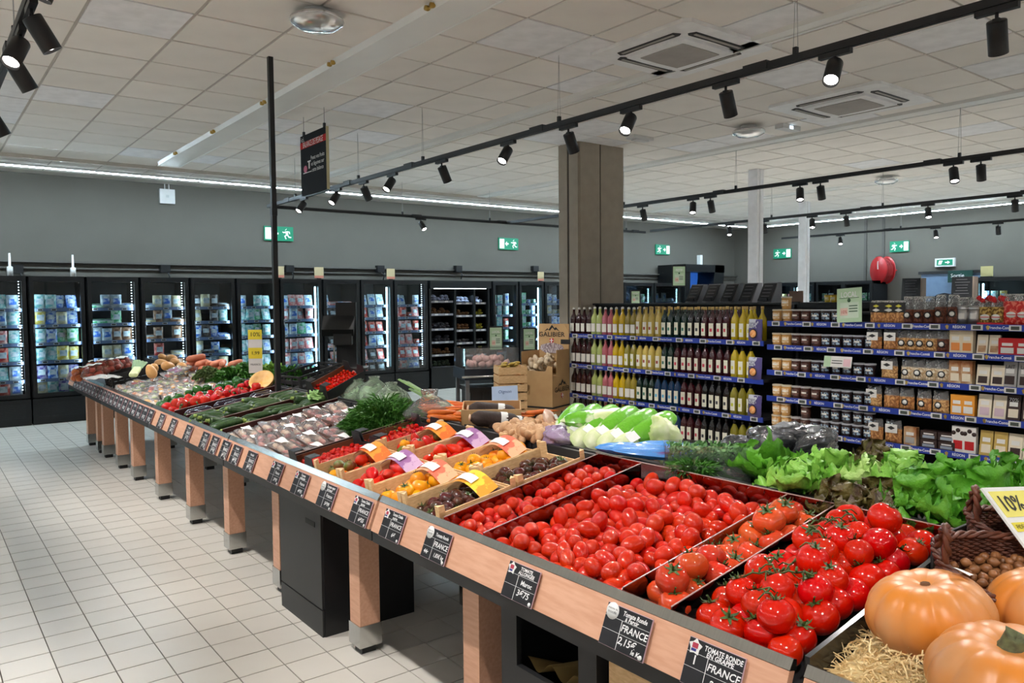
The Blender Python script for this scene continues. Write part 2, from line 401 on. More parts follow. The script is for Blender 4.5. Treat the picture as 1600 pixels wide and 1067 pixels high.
k = spot(onz(663, 348, TZ-.1).x, 10.58, (.1, -.6, -.8), 'lone glowing spotlight on the track crossing before the fridges', True)
for tx, pts, nm in ((8.08, [(1004, 326, 0), (1083, 312, 1), (1110, 310, 0), (1250, 290, 1), (1282, 287, 0), (1490, 257, 1), (1533, 251, 0)], 'track behind the bottle shelves'),
                    (11.35, [(1140, 360, 1), (1194, 352, 0), (1269, 348, 1), (1322, 341, 0), (1450, 328, 1), (1586, 315, 0)], 'third track near the white columns'),
                    (15.25, [(1313, 375, 1), (1462, 362, 1), (1560, 352, 0)], 'farthest track by the right wall')):
    for i, (px, py, l) in enumerate(pts):
        y = onx(px, py-12, tx).y
        spot(tx, y, (-.35, -.25, -.9) if l else (.4, .1, -.9), '%s spotlight from the left on the %s, %s' % (ords[i], nm, 'lit' if l else 'turned away'), col=(1, .97, .945))
    for y in (-2, -.5, 1):  # unseen spots added on the near ends for more bounced light
        spot(tx, y, (-.3, 0, -.95), 'added spotlight on the near end of the %s outside the view' % nm, energy=SPOT_W*.6, group='spotlights outside the view')
# ------------------------------------------------------------------ ceiling fittings
acm = M('ac_white', lin(250, 250, 250), .4); grille = M('ac_grille', lin(186, 180, 174), .7, bump=.6, bsc=400); slot = M('ac_slot', (.03, .03, .03), .6)
def cassette(x, y, w, d, label):
    t = thing('ceiling_air_conditioner', label, 'air conditioner', (x, y, CZ), group='ceiling air conditioners')
    MB().prism([(-w/2+.04, -d/2, -.03), (w/2-.04, -d/2, -.03), (w/2, -d/2+.04, -.03), (w/2, d/2-.04, -.03), (w/2-.04, d/2, -.03), (-w/2+.04, d/2, -.03), (-w/2, d/2-.04, -.03), (-w/2, -d/2+.04, -.03)], (0, 0, .03)).build('panel', acm, t)
    m = MB(); hw = .3
    ring = []
    for k in range(32):
        a = 2*pi*k/32; c, s = math.cos(a), math.sin(a); e = 1/max(abs(c), abs(s)); q = .29*(e*.9+.1*1)
        ring.append((c*q*w, s*q*d))
    m.prism([(p[0], p[1], -.05) for p in ring], (0, 0, .02)); m.build('inner_panel', acm, t)
    MB().prism([(p[0]*.74, p[1]*.74, -.056) for p in ring], (0, 0, .008)).build('intake_grille', grille, t)
    for k in range(4):
        r = Matrix.Rotation(k*pi/2, 3, 'Z'); L = .3*(w if k % 2 == 0 else d); q = .37*(d if k % 2 == 0 else w)
        pts = [(-L, q-.035), (-L*.9, q-.055), (0, q-.045), (L*.9, q-.055), (L, q-.035), (L*.92, q+.02), (-L*.92, q+.02)]
        v = MB().prism([tuple(r @ Vector((p[0], p[1], -.034))) for p in pts], (0, 0, .006)).build('air_slot', slot, t)
        MB().box(r @ Vector((0, q-.01, -.036)), (r @ Vector((L*1.7, .022, .004)))[:] and tuple(abs(c) for c in (r @ Vector((L*1.7, .022, .004))))).build('louvre', grille, v)
cassette(4.59, 3.88, .98, .96, 'white ceiling air conditioner nearest the middle of the photo')
cassette(7.1, 3.95, 1.04, 1.1, 'white ceiling air conditioner farther right beyond the main track')
chrome = M('chrome', (.8, .8, .82), .12, .9)
for px, py, s, nm in ((495, 28, .17, 'round chrome and glass speaker dome above the black pole'), (1170, 208, .17, 'round chrome dome light below the right air conditioner'), (1385, 287, .17, 'small distant chrome ceiling dome beside the far tracks')):
    p = onz(px, py-12, CZ); t = thing('ceiling_dome', nm, 'ceiling lamp', (p.x, p.y, CZ), group='chrome ceiling domes')
    MB().lathe([(s*.5, 0), (s*.5, -.03), (s*.3, -.05)], 20).build('base', white, t)
    MB().lathe([(s*.85, -.05), (s, -.07), (s*.95, -.09), (s*.6, -.12), (0, -.13)], 26).build('glass_dish', M('dome_glass', (.85, .85, .85), .08, .3, trans=.6), t)
    MB().lathe([(s*.9, -.045), (s*.98, -.055), (s*.98, -.075), (s*.86, -.08)], 26, cap=False).build('chrome_rim', chrome, t)
    MB().lathe([(.03, -.05), (.03, -.1), (.0, -.1)], 10).box((.06, .03, -.085), (.06, .04, .02)).box((-.05, -.05, -.085), (.05, .06, .02)).build('inner_fitting', chrome, t)
p = onz(1231, 196, CZ); t = thing('emergency_light', 'small white emergency light bar on the ceiling left of the right air conditioner', 'light', (p.x, p.y, CZ))
MB().bb((-.16, -.05, -.05), (.16, .05, 0)).build('housing', white, t); MB().bb((-.04, -.053, -.045), (.02, -.05, -.015)).build('lens', M('em_led', (.6, .8, 1), .4, emit=3), t)
p = onz(1000, 213, CZ); o = MB().bb((-.16, -.06, -.04), (.16, .06, 0)).bb((-.1, -.04, -.055), (.1, .04, -.04)).build('ceiling_detector', white, None, (p.x, p.y, CZ)); tag(o, 'small grey ceiling box right beside the top of the pillar', 'ceiling box')
# black square pole from the produce tables to the ceiling
t = thing('support_pole', 'tall thin black pole standing on the produce tables up to the ceiling', 'pole', (2.22, 5.82, 0))
MB().bb((-.018, -.018, .80), (.018, .018, CZ)).build('pole', black, t); MB().bb((-.06, -.06, .80), (.06, .06, .812)).build('base_plate', black, t); MB().bb((-.021, -.021, 2.26), (.021, .021, 2.32)).build('sleeve', charcoal, t)
# hanging sign
xs = 3.18; a = onx(511, 197, xs); c = onx(511, 296, xs); b2 = onx(471, 215, xs)
zt, zb, ya, yb = a.z, c.z, a.y, b2.y
t = thing('hanging_sign', 'black hanging weighing-scale sign with a red band', 'sign', (xs, (ya+yb)/2, zb))
hw, hh = (yb-ya)/2, zt-zb
MB().bb((-.012, -hw, 0), (.012, hw, hh)).build('panel', M('sign_black', lin(30, 31, 33), .75, spec=.15), t)
MB().bb((-.014, -hw-.004, 0), (.014, -hw, hh)).build('edge', M('sign_edge', lin(200, 190, 150), .5), t)
MB().bb((-.014, -hw, hh*.78), (-.012, hw, hh*.885)).build('red_band', M('band_red', lin(190, 40, 40), .7, spec=.15), t)
def sgn(s, size, y, z, mat=chalk, sx=1., al='CENTER'): text(s, size, mat, t, frame((-.0155, y, z), (0, -1, 0), (0, 0, 1)), sx=sx, align=al)
sgn('BALANCE DE PESAGE', .08, 0, hh*.83, sx=.62); sgn('ici,', .07, hw*.78, hh*.93)
for i, s in enumerate(('Pesez vos fruits', 'et légumes sur', 'cette balance')): sgn(s, .056, -hw*.35, hh*(.58-.1*i), sx=.9)
m = MB(); sq = lambda y0, z0, y1, z1: m.bb((-.0145, y0, z0), (-.012, y1, z1))
sq(hw*.28, hh*.42, hw*.36, hh*.55); sq(hw*.2, hh*.53, hw*.44, hh*.55); sq(hw*.15, hh*.36, hw*.8, hh*.372); m.build('pictogram', chalk, t)
MB().prism([(-.0145, hw*(.62+.14*math.cos(k*pi/5)), hh*(.43+.06*math.sin(k*pi/5))) for k in range(10)], (.0025, 0, 0)).build('pictogram', M('pink_print', lin(190, 60, 100), .5), t)
for y in (-hw*.8, hw*.8): MB().tube([(0, y, hh), (0, y, CZ-zb)], .002, 4).bb((-.01, y-.012, hh), (.01, y+.012, hh+.04)).build('wire', black, t)
# exit signs
exg = M('exit_green', lin(20, 120, 90), .4, emit=.35, ecol=lin(20, 130, 95)); exw = M('exit_white', (.85, .9, .88), .4, emit=.5)
def exitsign(name_label, o, xax, flip, w=.5, h=.24, wht=False):
    t = thing('exit_sign', name_label, 'exit sign', o, group='green exit signs'); t.matrix_world = frame(o, xax, (0, 0, 1))
    MB().bb((-w/2, -h/2, -.03), (w/2, h/2, 0)).build('plate', exg, t)
    s = -1 if flip else 1; m = MB(); z = .003
    def q(x0, y0, x1, y1): m.bb((s*x0*w, y0*h, 0), (s*x1*w, y1*h, z))
    q(.24, -.4, .47, .4)                                             # door
    m.prism([(s*w*.02, -.06*h, 0), (s*w*.02, .06*h, 0), (s*w*.1, .06*h, 0), (s*w*.1, .2*h, 0), (s*w*.19, 0, 0), (s*w*.1, -.2*h, 0), (s*w*.1, -.06*h, 0)], (0, 0, z))
    P = lambda x, y: Vector((s*x*w, y*h, .002))
    m.tube([P(-.24, .30), P(-.235, .31)], .022, 8)
    m.tube([P(-.26, .16), P(-.28, -.08)], [.022, .018], 6)
    m.tube([P(-.28, -.06), P(-.2, -.16), P(-.24, -.36)], .011, 6); m.tube([P(-.29, -.06), P(-.34, -.22), P(-.42, -.24)], .011, 6)
    m.tube([P(-.25, .16), P(-.17, .08), P(-.12, .14)], .009, 6); m.tube([P(-.27, .16), P(-.36, .14), P(-.37, 0)], .009, 6)
    m.build('pictogram', exw, t)
e = ony(430, 365, 12.88); e.z = 2.78
for px, py, f, nm in ((436, 365, 1, 'green exit sign behind the black pole on the back wall'), (795, 381, 1, 'green exit sign on the back wall left of the pillar'), (1036, 390, 0, 'green exit sign on the back wall right of the pillar')):
    exitsign(nm, ony(px, py, 12.86), (1, 0, 0), f)
for px, py, nm, ww in ((1222, 396, 'green exit sign between the two slim white columns', .5), (1405, 385, 'green exit sign above the red hose reel', .42)):
    exitsign(nm, onx(px, py, 17.46), (0, -1, 0), 0, ww, .24)
p = onx(1476, 410, 17.44); t = thing('exit_light_box', 'small white light box with a green running-man sign', 'exit sign', p); t.matrix_world = frame(p, (0, -1, 0), (0, 0, 1))
MB().bb((-.2, -.09, -.06), (.2, .09, 0)).build('box', white, t); MB().bb((-.16, -.06, 0), (.16, .06, .004)).build('panel', exg, t)
MB().prism([(.01, -.012, .004), (.01, .012, .004), (.06, .012, .004), (.06, .035, .004), (.11, 0, .004), (.06, -.035, .004), (.06, -.012, .004)], (0, 0, .003)).build('arrow', exw, t); MB().prism([(-.13, -.04, .004), (-.07, -.04, .004), (-.04, .04, .004), (-.11, .04, .004)], (0, 0, .003)).build('pictogram', exw, t)
# ================================================================== PRODUCE TABLES
SL = .17; TILT = -math.atan(SL)
def zt(X, base=.745): return base+SL*(X-1.5)          # tray floor of the near tables
trayb = M('tray_black', (.02, .02, .021), .55)
beamb = M('beam_black', (.014, .014, .015), .4)
board_e = M('board_edge', lin(226, 178, 148), .5)
units = [(-.95, .905, 'nearest, holding the pumpkins'), (.93, 2.785, 'holding the loose red tomatoes'), (2.795, 4.655, 'holding the wooden crates of tomatoes'), (4.665, 6.515, 'holding the courgettes'), (6.525, 8.40, 'with the crowded price cards, before the last'), (8.41, 10.28, 'farthest, holding the onions')]
legs = [9.888, 9.305, 8.983, 8.293, 7.626, 6.733, 5.83, 4.962, 4.109, 3.151, 2.22, 1.32, .42]
rear = [9.1, 7.68, 6.78, 5.0, 3.2, 1.4]
def mir(pts, far): return [(4.6-p[0] if far else p[0], p[1], p[2]) for p in pts]
legm = MB().bb((0, 0, .13), (.1, .1, .66)).mesh('leg', beech)
footm = MB().bb((-.005, -.005, .035), (.105, .105, .135)).mesh('steel_foot', steel)
padm = MB().bb((.015, .015, 0), (.085, .085, .035)).mesh('foot_pad', black)
def leg(t, x, y):
    l = put('leg', legm, t, (x, y, 0)); put('steel_foot', footm, l); put('foot_pad', padm, l)
def unit(ya, yb, label, far):
    t = thing('produce_table', label, 'produce table', group='produce display tables')
    P = lambda pts, name, mats, e=.004: MB().prism(mir([(p[0], ya+e, p[1]) for p in pts], far), (0, yb-ya-2*e, 0)).build(name, mats, t)
    P([(1.426, .686), (1.446, .684), (1.488, .79), (1.468, .795)], 'front_board', beech, .005)
    P([(1.467, .797), (1.494, .79), (1.494, .815), (1.482, .819)], 'steel_edge', steel)
    P([(1.436, .638), (1.50, .638), (1.50, .686), (1.436, .686)], 'lower_beam', beamb, .0)
    P([(1.494, .725), (2.285, .858), (2.285, .878), (1.494, .745)], 'tray', trayb, .0)
    P([(2.265, .868), (2.285, .868), (2.285, .945), (2.265, .945)], 'back_rail', trayb, .0)
    P([(1.5, .64), (2.28, .64), (2.28, .67), (1.5, .67)], 'under_frame', beamb, .1)
    for y in legs:
        if ya-.02 <= y < yb-.05: leg(t, 2.945 if far else 1.555, y)
    if not far:
        for y in rear:
            if ya <= y < yb: leg(t, 2.2, y)
    return t
for ya, yb, s in units:
    unit(ya, yb, 'beech-fronted produce table on square legs, '+s, False)
    unit(ya, yb, 'produce table behind the one '+s.replace('nearest, ', '').replace('farthest, ', '').replace('with the', 'under the').replace(', before the last', ''), True)
# price cards on the sloping front board
cardm = M('slate_card', lin(34, 34, 38), .6, col2=lin(28, 28, 31), sc=20); cardedge = M('card_edge', lin(200, 170, 180), .6)
ux, uz = Vector((0, -1, 0)), Vector((.0435, 0, .107)).normalized()
def card(y, label, lines, far=0., badge=None, big=True, w=.148, h=.105):
    """w runs along the board, y = centre"""
    o = Vector((1.4415, y, .737)); mt = frame(o, ux, uz)
    t = thing('price_card', label, 'price card', group='slate price cards on the table front'); t.matrix_world = mt
    MB().bb((-w/2-.0015, -h/2-.0015, .004), (w/2+.0015, h/2+.0015, .0075)).build('border', cardedge, t); MB().bb((-w/2, -h/2, .0075), (w/2, h/2, .009)).build('slate', cardm, t)
    r = MB(); z = .0092
    if big:
        for a, b in (((-w/2, h*.2), (w/2, h*.2)), ((-w/2, -h*.12), (w/2, -h*.12)), ((-w*.1-.001, -h/2), (-w*.1, h*.2))):
            r.bb((a[0], a[1], z), (b[0]+.0006, b[1]+.0008, z+.0004))
        r.build('ruling', chalk, t)
    for s, size, x, yy, sh in lines: text(s, size, chalk, t, Matrix.Translation((x*w, yy*h, z+.0005)), 'handwriting', shear=sh, bold=.0004, sx=min(1, (.66 if len(s) > 8 else .58)*w/(len(s)*size*.62)))
    if badge == 'star':
        m = MB(); pts = []
        for k in range(10):
            q = .02 if k % 2 == 0 else .0135; a = pi/2+k*pi/5; pts.append((-w*.37+q*math.cos(a), h*.33+q*math.sin(a), z))
        m.prism(pts, (0, 0, .001)); m.build('badge', paper, t)
        MB().box((-w*.37, h*.36, z+.0015), (.016, .012, .001)).build('badge_print', M('badge_red', lin(180, 60, 80), .6), t)
        MB().box((-w*.385, h*.26, z+.0015), (.014, .006, .001)).build('badge_print', M('badge_blue', lin(60, 60, 130), .6), t)
    elif badge == 'round':
        MB().lathe([(.022, 0), (.022, .001), (0, .001)], 20).build('badge', paper, t, (-w*.36, h*.34, z))
        text('maisons du', .0075, ink, t, Matrix.Translation((-w*.36, h*.40, z+.0014)), 'badge_print'); text('monde', .011, ink, t, Matrix.Translation((-w*.36, h*.31, z+.0014)), 'badge_print')
    if big: MB().lathe([(.006, 0), (.006, .001), (0, .001)], 12).build('logo_dot', paper, t, (w*.44, -h*.43, z))
    return t
def ycard(px, py): return onx(px, py, 1.447).y
card(ycard(1118, 1032), 'slate price card reading tomate ronde en grappe, I, France', [('TOMATE RONDE', .017, .14, .38, .1), ('EN GRAPPE', .015, .1, .26, .1), ('I', .03, -.33, .05, .0), ('FRANCE', .024, .2, .03, .15), ('2,95€', .026, .2, -.3, .15)], badge='star', w=.155)
card(ycard(982, 975), 'slate price card reading tomate ronde à farcir, France, 2,15€ le Kg', [('Tomate Ronde', .017, .15, .38, .2), ('à Farcir', .015, .1, .265, .2), ('FRANCE', .025, .2, .04, .15), ('2,15€', .026, .1, -.26, .2), ('le Kg', .017, .34, -.4, .2)], badge='round', w=.155)
card(ycard(818, 905), 'slate price card reading tomate allongée, 3€75', [('TOMATE', .014, .1, .4, .1), ('ALLONGÉE', .015, .12, .28, .1), ('Maroc', .02, .2, .03, .1), ('3€75', .027, .17, -.26, .15)], badge='star', w=.145)
card(ycard(686, 843), 'slate price card reading tomate ronde, France, 1,83€ kg', [('Tomate Ronde', .017, .15, .34, .2), ('FRANCE', .025, .2, .03, .15), ('44r', .02, -.32, -.3, .15), ('1,83€ kg', .02, .22, -.3, .2)], badge='round', w=.15)
card(ycard(617, 815), 'slate price card reading tomate cotelée noire, the one right of the table joint', [('Tomate Côtelée', .016, .15, .4, .2), ('noire', .016, .05, .27, .2), ('FRANCE', .022, .2, .03, .15), ('6€', .022, .2, -.3, .2)], badge='star', w=.15)
card(ycard(567, 792), 'slate price card reading tomate cotelée jaune, the one left of the table joint', [('Tomate Côtelée', .016, .15, .4, .2), ('jaune', .016, .05, .27, .2), ('FRANCE', .022, .2, .03, .15), ('6€55', .022, .2, -.3, .2)], badge='star', w=.15)
card(ycard(514, 770), 'slate price card reading tomate coeur de boeuf under the second crate', [('Tomate cœur', .016, .15, .4, .2), ('de bœuf', .016, .1, .27, .2), ('France', .022, .2, .03, .15), ('5€99', .022, .2, -.3, .2)], badge='round', w=.15)
card(ycard(472, 750), 'slate price card reading tomate mélangée under the mixed tomatoes', [('Tomate', .016, .1, .4, .2), ('mélangée', .016, .1, .27, .2), ('France', .02, .2, .03, .15), ('4€95', .022, .2, -.3, .2)], badge='star', w=.15)
card(ycard(434, 735), 'slate price card reading tomate cerise below the front cherry tomato box', [('Tomate', .016, .1, .4, .2), ('cerise', .016, .1, .27, .2), ('France', .02, .2, .03, .15), ('2€95', .022, .2, -.3, .2)], badge='star', w=.14)
for i, (px, py) in enumerate(((394, 722), (371, 711), (354, 704), (337, 697), (322, 691), (296, 679), (272, 668), (254, 661))):
    card(ycard(px, py), 'white-scrawled slate price card, %s to the left of the cherry tomato card' % ords[i], [('Produit', .018, .05, .34, .2), ('FRANCE', .026, .15, .03, .2), ('%d€%02d' % (rnd.randint(1, 6), rnd.randint(1, 19)*5), .034, .15, -.28, .2)], w=.13)
for i in range(20):
    card(6.42+i*.178, 'far slate price card, %dth in the unbroken row from the courgettes to the corner' % (i+4) if i else 'far slate price card that starts the unbroken row beside the courgettes', [('France', .026, .05, .3, .1), ('%d€%02d' % (rnd.randint(1, 6), rnd.randint(1, 19)*5), .036, .05, -.25, .1)], w=.15)
# black cabinet and waste box under the tables
t = thing('black_cabinet', 'tall black metal cabinet with a slot handle under the tables', 'cabinet', (1.503, 3.438, 0))
MB().bb((.012, 0, 0), (.5, .525, .62)).build('body', M('cab_black', (.01, .01, .011), .35), t)
d = MB().bb((0, .004, .135), (.012, .521, .615)).build('door', charcoal, t); MB().bb((-.002, .07, .52), (0, .18, .545)).build('slot_handle', ink, d)
MB().bb((0, .004, .0), (.012, .521, .128)).build('plinth', charcoal, t)
y2, y1 = onx(783, 950, 1.51).y, onx(932, 1035, 1.51).y
t = thing('waste_box', 'black waste box with a square opening under the tomato table', 'bin', (1.51, y1, 0)); wb = y2-y1
m = MB(); zt1, zt2 = .42, .585
for a, b in (((0, 0, 0), (.02, wb, zt1)), ((0, 0, zt2), (.02, wb, .63)), ((0, 0, zt1), (.02, wb*.17, zt2)), ((0, wb*.82, zt1), (.02, wb, zt2))): m.bb(a, b)
m.build('front_panel', charcoal, t)
MB().bb((.02, 0, 0), (.5, .015, .63)).build('side_panel', charcoal, t); MB().bb((.02, wb-.015, 0), (.5, wb, .63)).build('side_panel', charcoal, t)
MB().bb((.48, .015, 0), (.5, wb-.015, .63)).build('back_panel', ink, t); MB().bb((.02, .015, 0), (.48, wb-.015, .02)).build('bottom', ink, t)
m = MB()
m.grid(lambda u, v: (.03+.2*v, wb*.2+u*wb*.58, .43+.02*math.sin(u*14)+.03*v*math.sin(u*9+2)-.06*v+.025*(1-u)), 24, 4)
o = m.build('paper_bag', M('bag_kraft', lin(190, 160, 100), .8), None, (1.51, y1, 0)); tag(o, 'crumpled brown paper bag sticking up in the black waste box', 'paper bag')
t = thing('wooden_crate', 'pale wooden crate standing under the tomato table by the waste box', 'crate', (1.53, y1-.36, 0))
for z in (.02, .24, .45): MB().bb((0, 0, z), (.012, .33, z+.19)).build('slat', crate_wood, t); MB().bb((.012, .318, z), (.4, .33, z+.19)).build('slat', crate_wood, t)
for y in (.02, .28): MB().bb((.012, y, 0), (.04, y+.03, .64)).build('corner_post', crate_wood, t)
# ------------------------------------------------------------------ fruit meshes
def rfruit(rx, rz, lobes=0, ld=0., dimp=.25, seg=18, n=11, point=0., taper=0.):
    """round fruit; dimp = dent at the top, point = pulled-out lower tip"""
    m = MB(); prof = []
    for i in range(n+1):
        a = -pi/2+pi*i/n; r = math.cos(a); z = math.sin(a)
        prof.append((r, z))
    def fn(r, z, a):
        q = 1-ld*r*(.5+.5*math.cos(lobes*a))*(1 if z > -.5 else .6) if lobes else 1
        zz = z*rz
        if z > 0: zz -= rz*dimp*max(0, 1-r*1.6)**1.5
        if z < 0 and point: zz -= rz*point*max(0, 1-r)**1.2
        w = r*rx*q*(1-taper*z)
        return w, zz
    return m.lathe(prof, seg, fn=fn, cap=False)
tred = M('tomato_red', lin(190, 26, 8), .11, col2=lin(198, 42, 12), sc=14, hue=.003, val=.1, coat=.35, spec=.5)
tvine = M('tomato_vine_red', lin(198, 16, 3), .1, col2=lin(204, 28, 5), sc=12, hue=.003, val=.08, coat=.4, spec=.5)
tbeef = M('tomato_orange_red', lin(204, 58, 26), .12, col2=lin(190, 70, 34), sc=18, hue=.007, val=.1, coat=.2)
tyel = M('tomato_yellow', lin(238, 158, 20), .17, col2=lin(232, 140, 16), sc=16, hue=.012, val=.08, coat=.3)
tkum = M('tomato_black', lin(84, 32, 26), .16, col2=lin(58, 44, 28), sc=18, hue=.02, val=.2, coat=.4)
tgrn = M('tomato_green', lin(84, 120, 40), .2, col2=lin(120, 60, 30), sc=14)
stemg = M('stem_green', lin(72, 92, 36), .6, col2=lin(52, 70, 28), sc=30)
def calyxmesh(s=1., n=6):
    m = MB()
    for k in range(n):
        a = 2*pi*k/n+.2*math.sin(k*5); c, sn = math.cos(a), math.sin(a); L = s*(.9+.2*math.sin(k*3.1))
        p = [(0, .0), (.35, .003), (.8, .004), (1, .010)]; wd = [.10, .16, .08, .0]
        b = len(m.v)
        for (q, z), ww in zip(p, wd):
            x, y = q*L*.022, ww*L*.022
            for sg in (-1, 1): m.v.append((x*c-sg*y*sn, x*sn+sg*y*c, z*s))
        for i in range(3): m.face((b+2*i, b+2*i+1, b+2*i+3, b+2*i+2))
    m.tube([(0, 0, -.002), (.002*s, 0, .008*s), (.005*s, .002*s, .014*s)], .0022*s, 5)
    return m
CAL = calyxmesh().mesh('calyx', stemg)
# ------------------------------------------------------------------ dividers
for y, nm in ((2.345, 'smoked acrylic divider between the dark tomato crates and small round tomatoes'), (2.10, 'smoked acrylic divider between the small round and the plum tomatoes'), (1.455, 'smoked acrylic divider between the plum and the beefsteak tomatoes'), (1.285, 'smoked acrylic divider between the beefsteak and the vine tomatoes')):
    o = MB().prism([(1.496, y, .75), (2.262, y, .877), (2.262, y, .952), (1.496, y, .82)], (0, .004, 0)).build('divider', smoke); tag(o, nm, 'divider', 'acrylic dividers')
    MB().prism([(1.496, y, .82), (2.262, y, .952), (2.262, y, .954), (1.496, y, .822)], (0, .004, 0)).build('bright_edge', M('edge_bright', (.45, .3, .27), .35), o)
o = MB().bb((2.262, .93, .875), (2.266, 2.36, .955)).build('back_plate', smoke); tag(o, 'smoked acrylic plate along the back of the loose tomatoes', 'divider', 'acrylic dividers')
MB().bb((2.262, .93, .955), (2.266, 2.36, .9575)).build('bright_edge', MATS['edge_bright'], o)
o = MB().prism([(1.5, .907, .74), (2.3, .907, .88), (2.3, .907, .955), (1.5, .907, .826)], (0, .012, 0)).build('divider', blackg); tag(o, 'black divider between the vine tomatoes and the pumpkins', 'divider')
def rrot(full=True): return (rnd.uniform(0, 2*pi), rnd.uniform(0, 2*pi), rnd.uniform(0, 2*pi)) if full else (rnd.uniform(-.5, .5), rnd.uniform(-.5, .5), rnd.uniform(0, 2*pi))
def heap(name, label, cat, group, meshes, xa, xb, ya, yb, dx, dy, r, layers=2, drop=.3, base=zt, full=True, cal=0., top=None, sc=(.9, 1.1), lz=.72, calz=None, dome=0., cals=1.):
    made = []
    for L in range(layers):
        nx = max(1, int((xb-xa-2*r*.9)/dx)-L+1); ny = max(1, int((yb-ya-2*r*.9)/dy)-L+1)
        for i in range(nx):
            for j in range(ny):
                if L > 0 and rnd.random() < drop: continue
                x = (xa+xb)/2+(i-(nx-1)/2)*dx+rnd.uniform(-.16, .16)*dx+(dx/4 if j % 2 else -dx/4)*.8; y = (ya+yb)/2+(j-(ny-1)/2)*dy+rnd.uniform(-.14, .14)*dy
                x = min(max(x, xa+r*.95), xb-r*.95); y = min(max(y, ya+r*.95), yb-r*.95)
                s = rnd.uniform(*sc)
                u = abs(2*(x-xa)/(xb-xa)-1); v = abs(2*(y-ya)/(yb-ya)-1)
                z = base(x)+r*s+L*r*lz*2*.78+rnd.uniform(-.003, .006)+dome*(1-u*u)*(1-v*v)
                me = rnd.choice(meshes)
                o = put(name, me, None, (x, y, z), rrot(full), s); tag(o, label, cat, group)
                made.append(o)
                if calz and (cal >= 1 or rnd.random() < cal): put('calyx', CAL, o, (0, 0, calz), (0, 0, rnd.uniform(0, 6)), cals*rnd.uniform(.85, 1.15))
    return made
PLUM = [rfruit(.0275, .036, 3, .03, .08).mesh('plum_tomato', tred), rfruit(.0295, .034, 0, 0, .06).mesh('plum_tomato', tred), rfruit(.027, .039, 3, .04, .08).mesh('plum_tomato', tred)]
heap('plum_tomato', 'smooth red plum tomato heaped in the widest compartment', 'tomato', 'plum tomatoes in the widest compartment', PLUM, 1.498, 2.255, 1.462, 2.098, .061, .055, .0295, 2, .62, base=lambda X: zt(X, .735))
SMALL = [rfruit(.024, .022, 0, 0, .12).mesh('small_round_tomato', tred), rfruit(.025, .024, 4, .03, .1).mesh('small_round_tomato', tred)]
heap('small_round_tomato', 'small round red tomato in the narrow compartment beside the crates', 'tomato', 'small round tomatoes', SMALL, 1.498, 2.255, 2.108, 2.343, .05, .047, .0245, 2, .5, base=lambda X: zt(X, .74))
BEEF = [rfruit(.05, .038, 5, .07, .3, 25).mesh('beefsteak_tomato', tbeef), rfruit(.046, .038, 7, .06, .28, 28).mesh('beefsteak_tomato', tbeef)]
heap('beefsteak_tomato', 'large ribbed orange-red beefsteak tomato with green calyx', 'tomato', 'beefsteak tomatoes', BEEF, 1.498, 2.255, 1.292, 1.452, .088, .08, .04, 2, .4, full=False, cal=1, calz=.029, sc=(.9, 1.12), cals=1.5)
VINE = [rfruit(.042, .038, 0, 0, .14, 20, 13).mesh('vine_tomato', tvine), rfruit(.041, .0385, 5, .025, .16, 20, 13).mesh('vine_tomato', tvine)]
vt = heap('vine_tomato', 'glossy round vine tomato heaped in the nearest tomato compartment', 'tomato', 'vine tomatoes', VINE, 1.498, 2.255, .925, 1.278, .076, .074, .04, 2, .3, full=False, cal=.75, cals=1.25, calz=.033, sc=(.92, 1.12), lz=.7, dome=.035)
o = put('vine_tomato', VINE[0], None, (2.12, 1.06, .985), (.4, .2, 0), 1.1); tag(o, 'topmost vine tomato lying above the heap near the lettuces', 'tomato')
put('calyx', CAL, o, (0, 0, .033))
tops = sorted(vt, key=lambda o: -o.location.z+SL*o.location.x)[:34]
for i in range(0, 28, 2):
    a, b = tops[i].location, min((t2 for t2 in tops if t2 is not tops[i]), key=lambda q: abs((q.location-tops[i].location).length-.09)).location
    mid = (a+b)/2+Vector((0, 0, .042)); d = (b-a).normalized(); s = Vector((-d.y, d.x, 0))
    m = MB(); pts = [a+Vector((0, 0, .035)), a*.7+b*.3+Vector((0, 0, .046)), mid, a*.3+b*.7+Vector((0, 0, .046)), b+Vector((0, 0, .034))]
    m.tube(pts, .0026, 6)
    for k, sg in ((1, 1), (3, -1)): m.tube([pts[k], pts[k]+s*sg*.018+Vector((0, 0, .002)), pts[k]+s*sg*.034-Vector((0, 0, .012))], [.0026, .002, .0018], 5)
    m.tube([pts[2], pts[2]+s*.01+Vector((0, 0, .012))], .003, 5)
    o = m.build('tomato_vine_stem', stemg); tag(o, 'curved green vine stem lying over the vine tomatoes', 'stem', 'vine stems on the vine tomatoes')
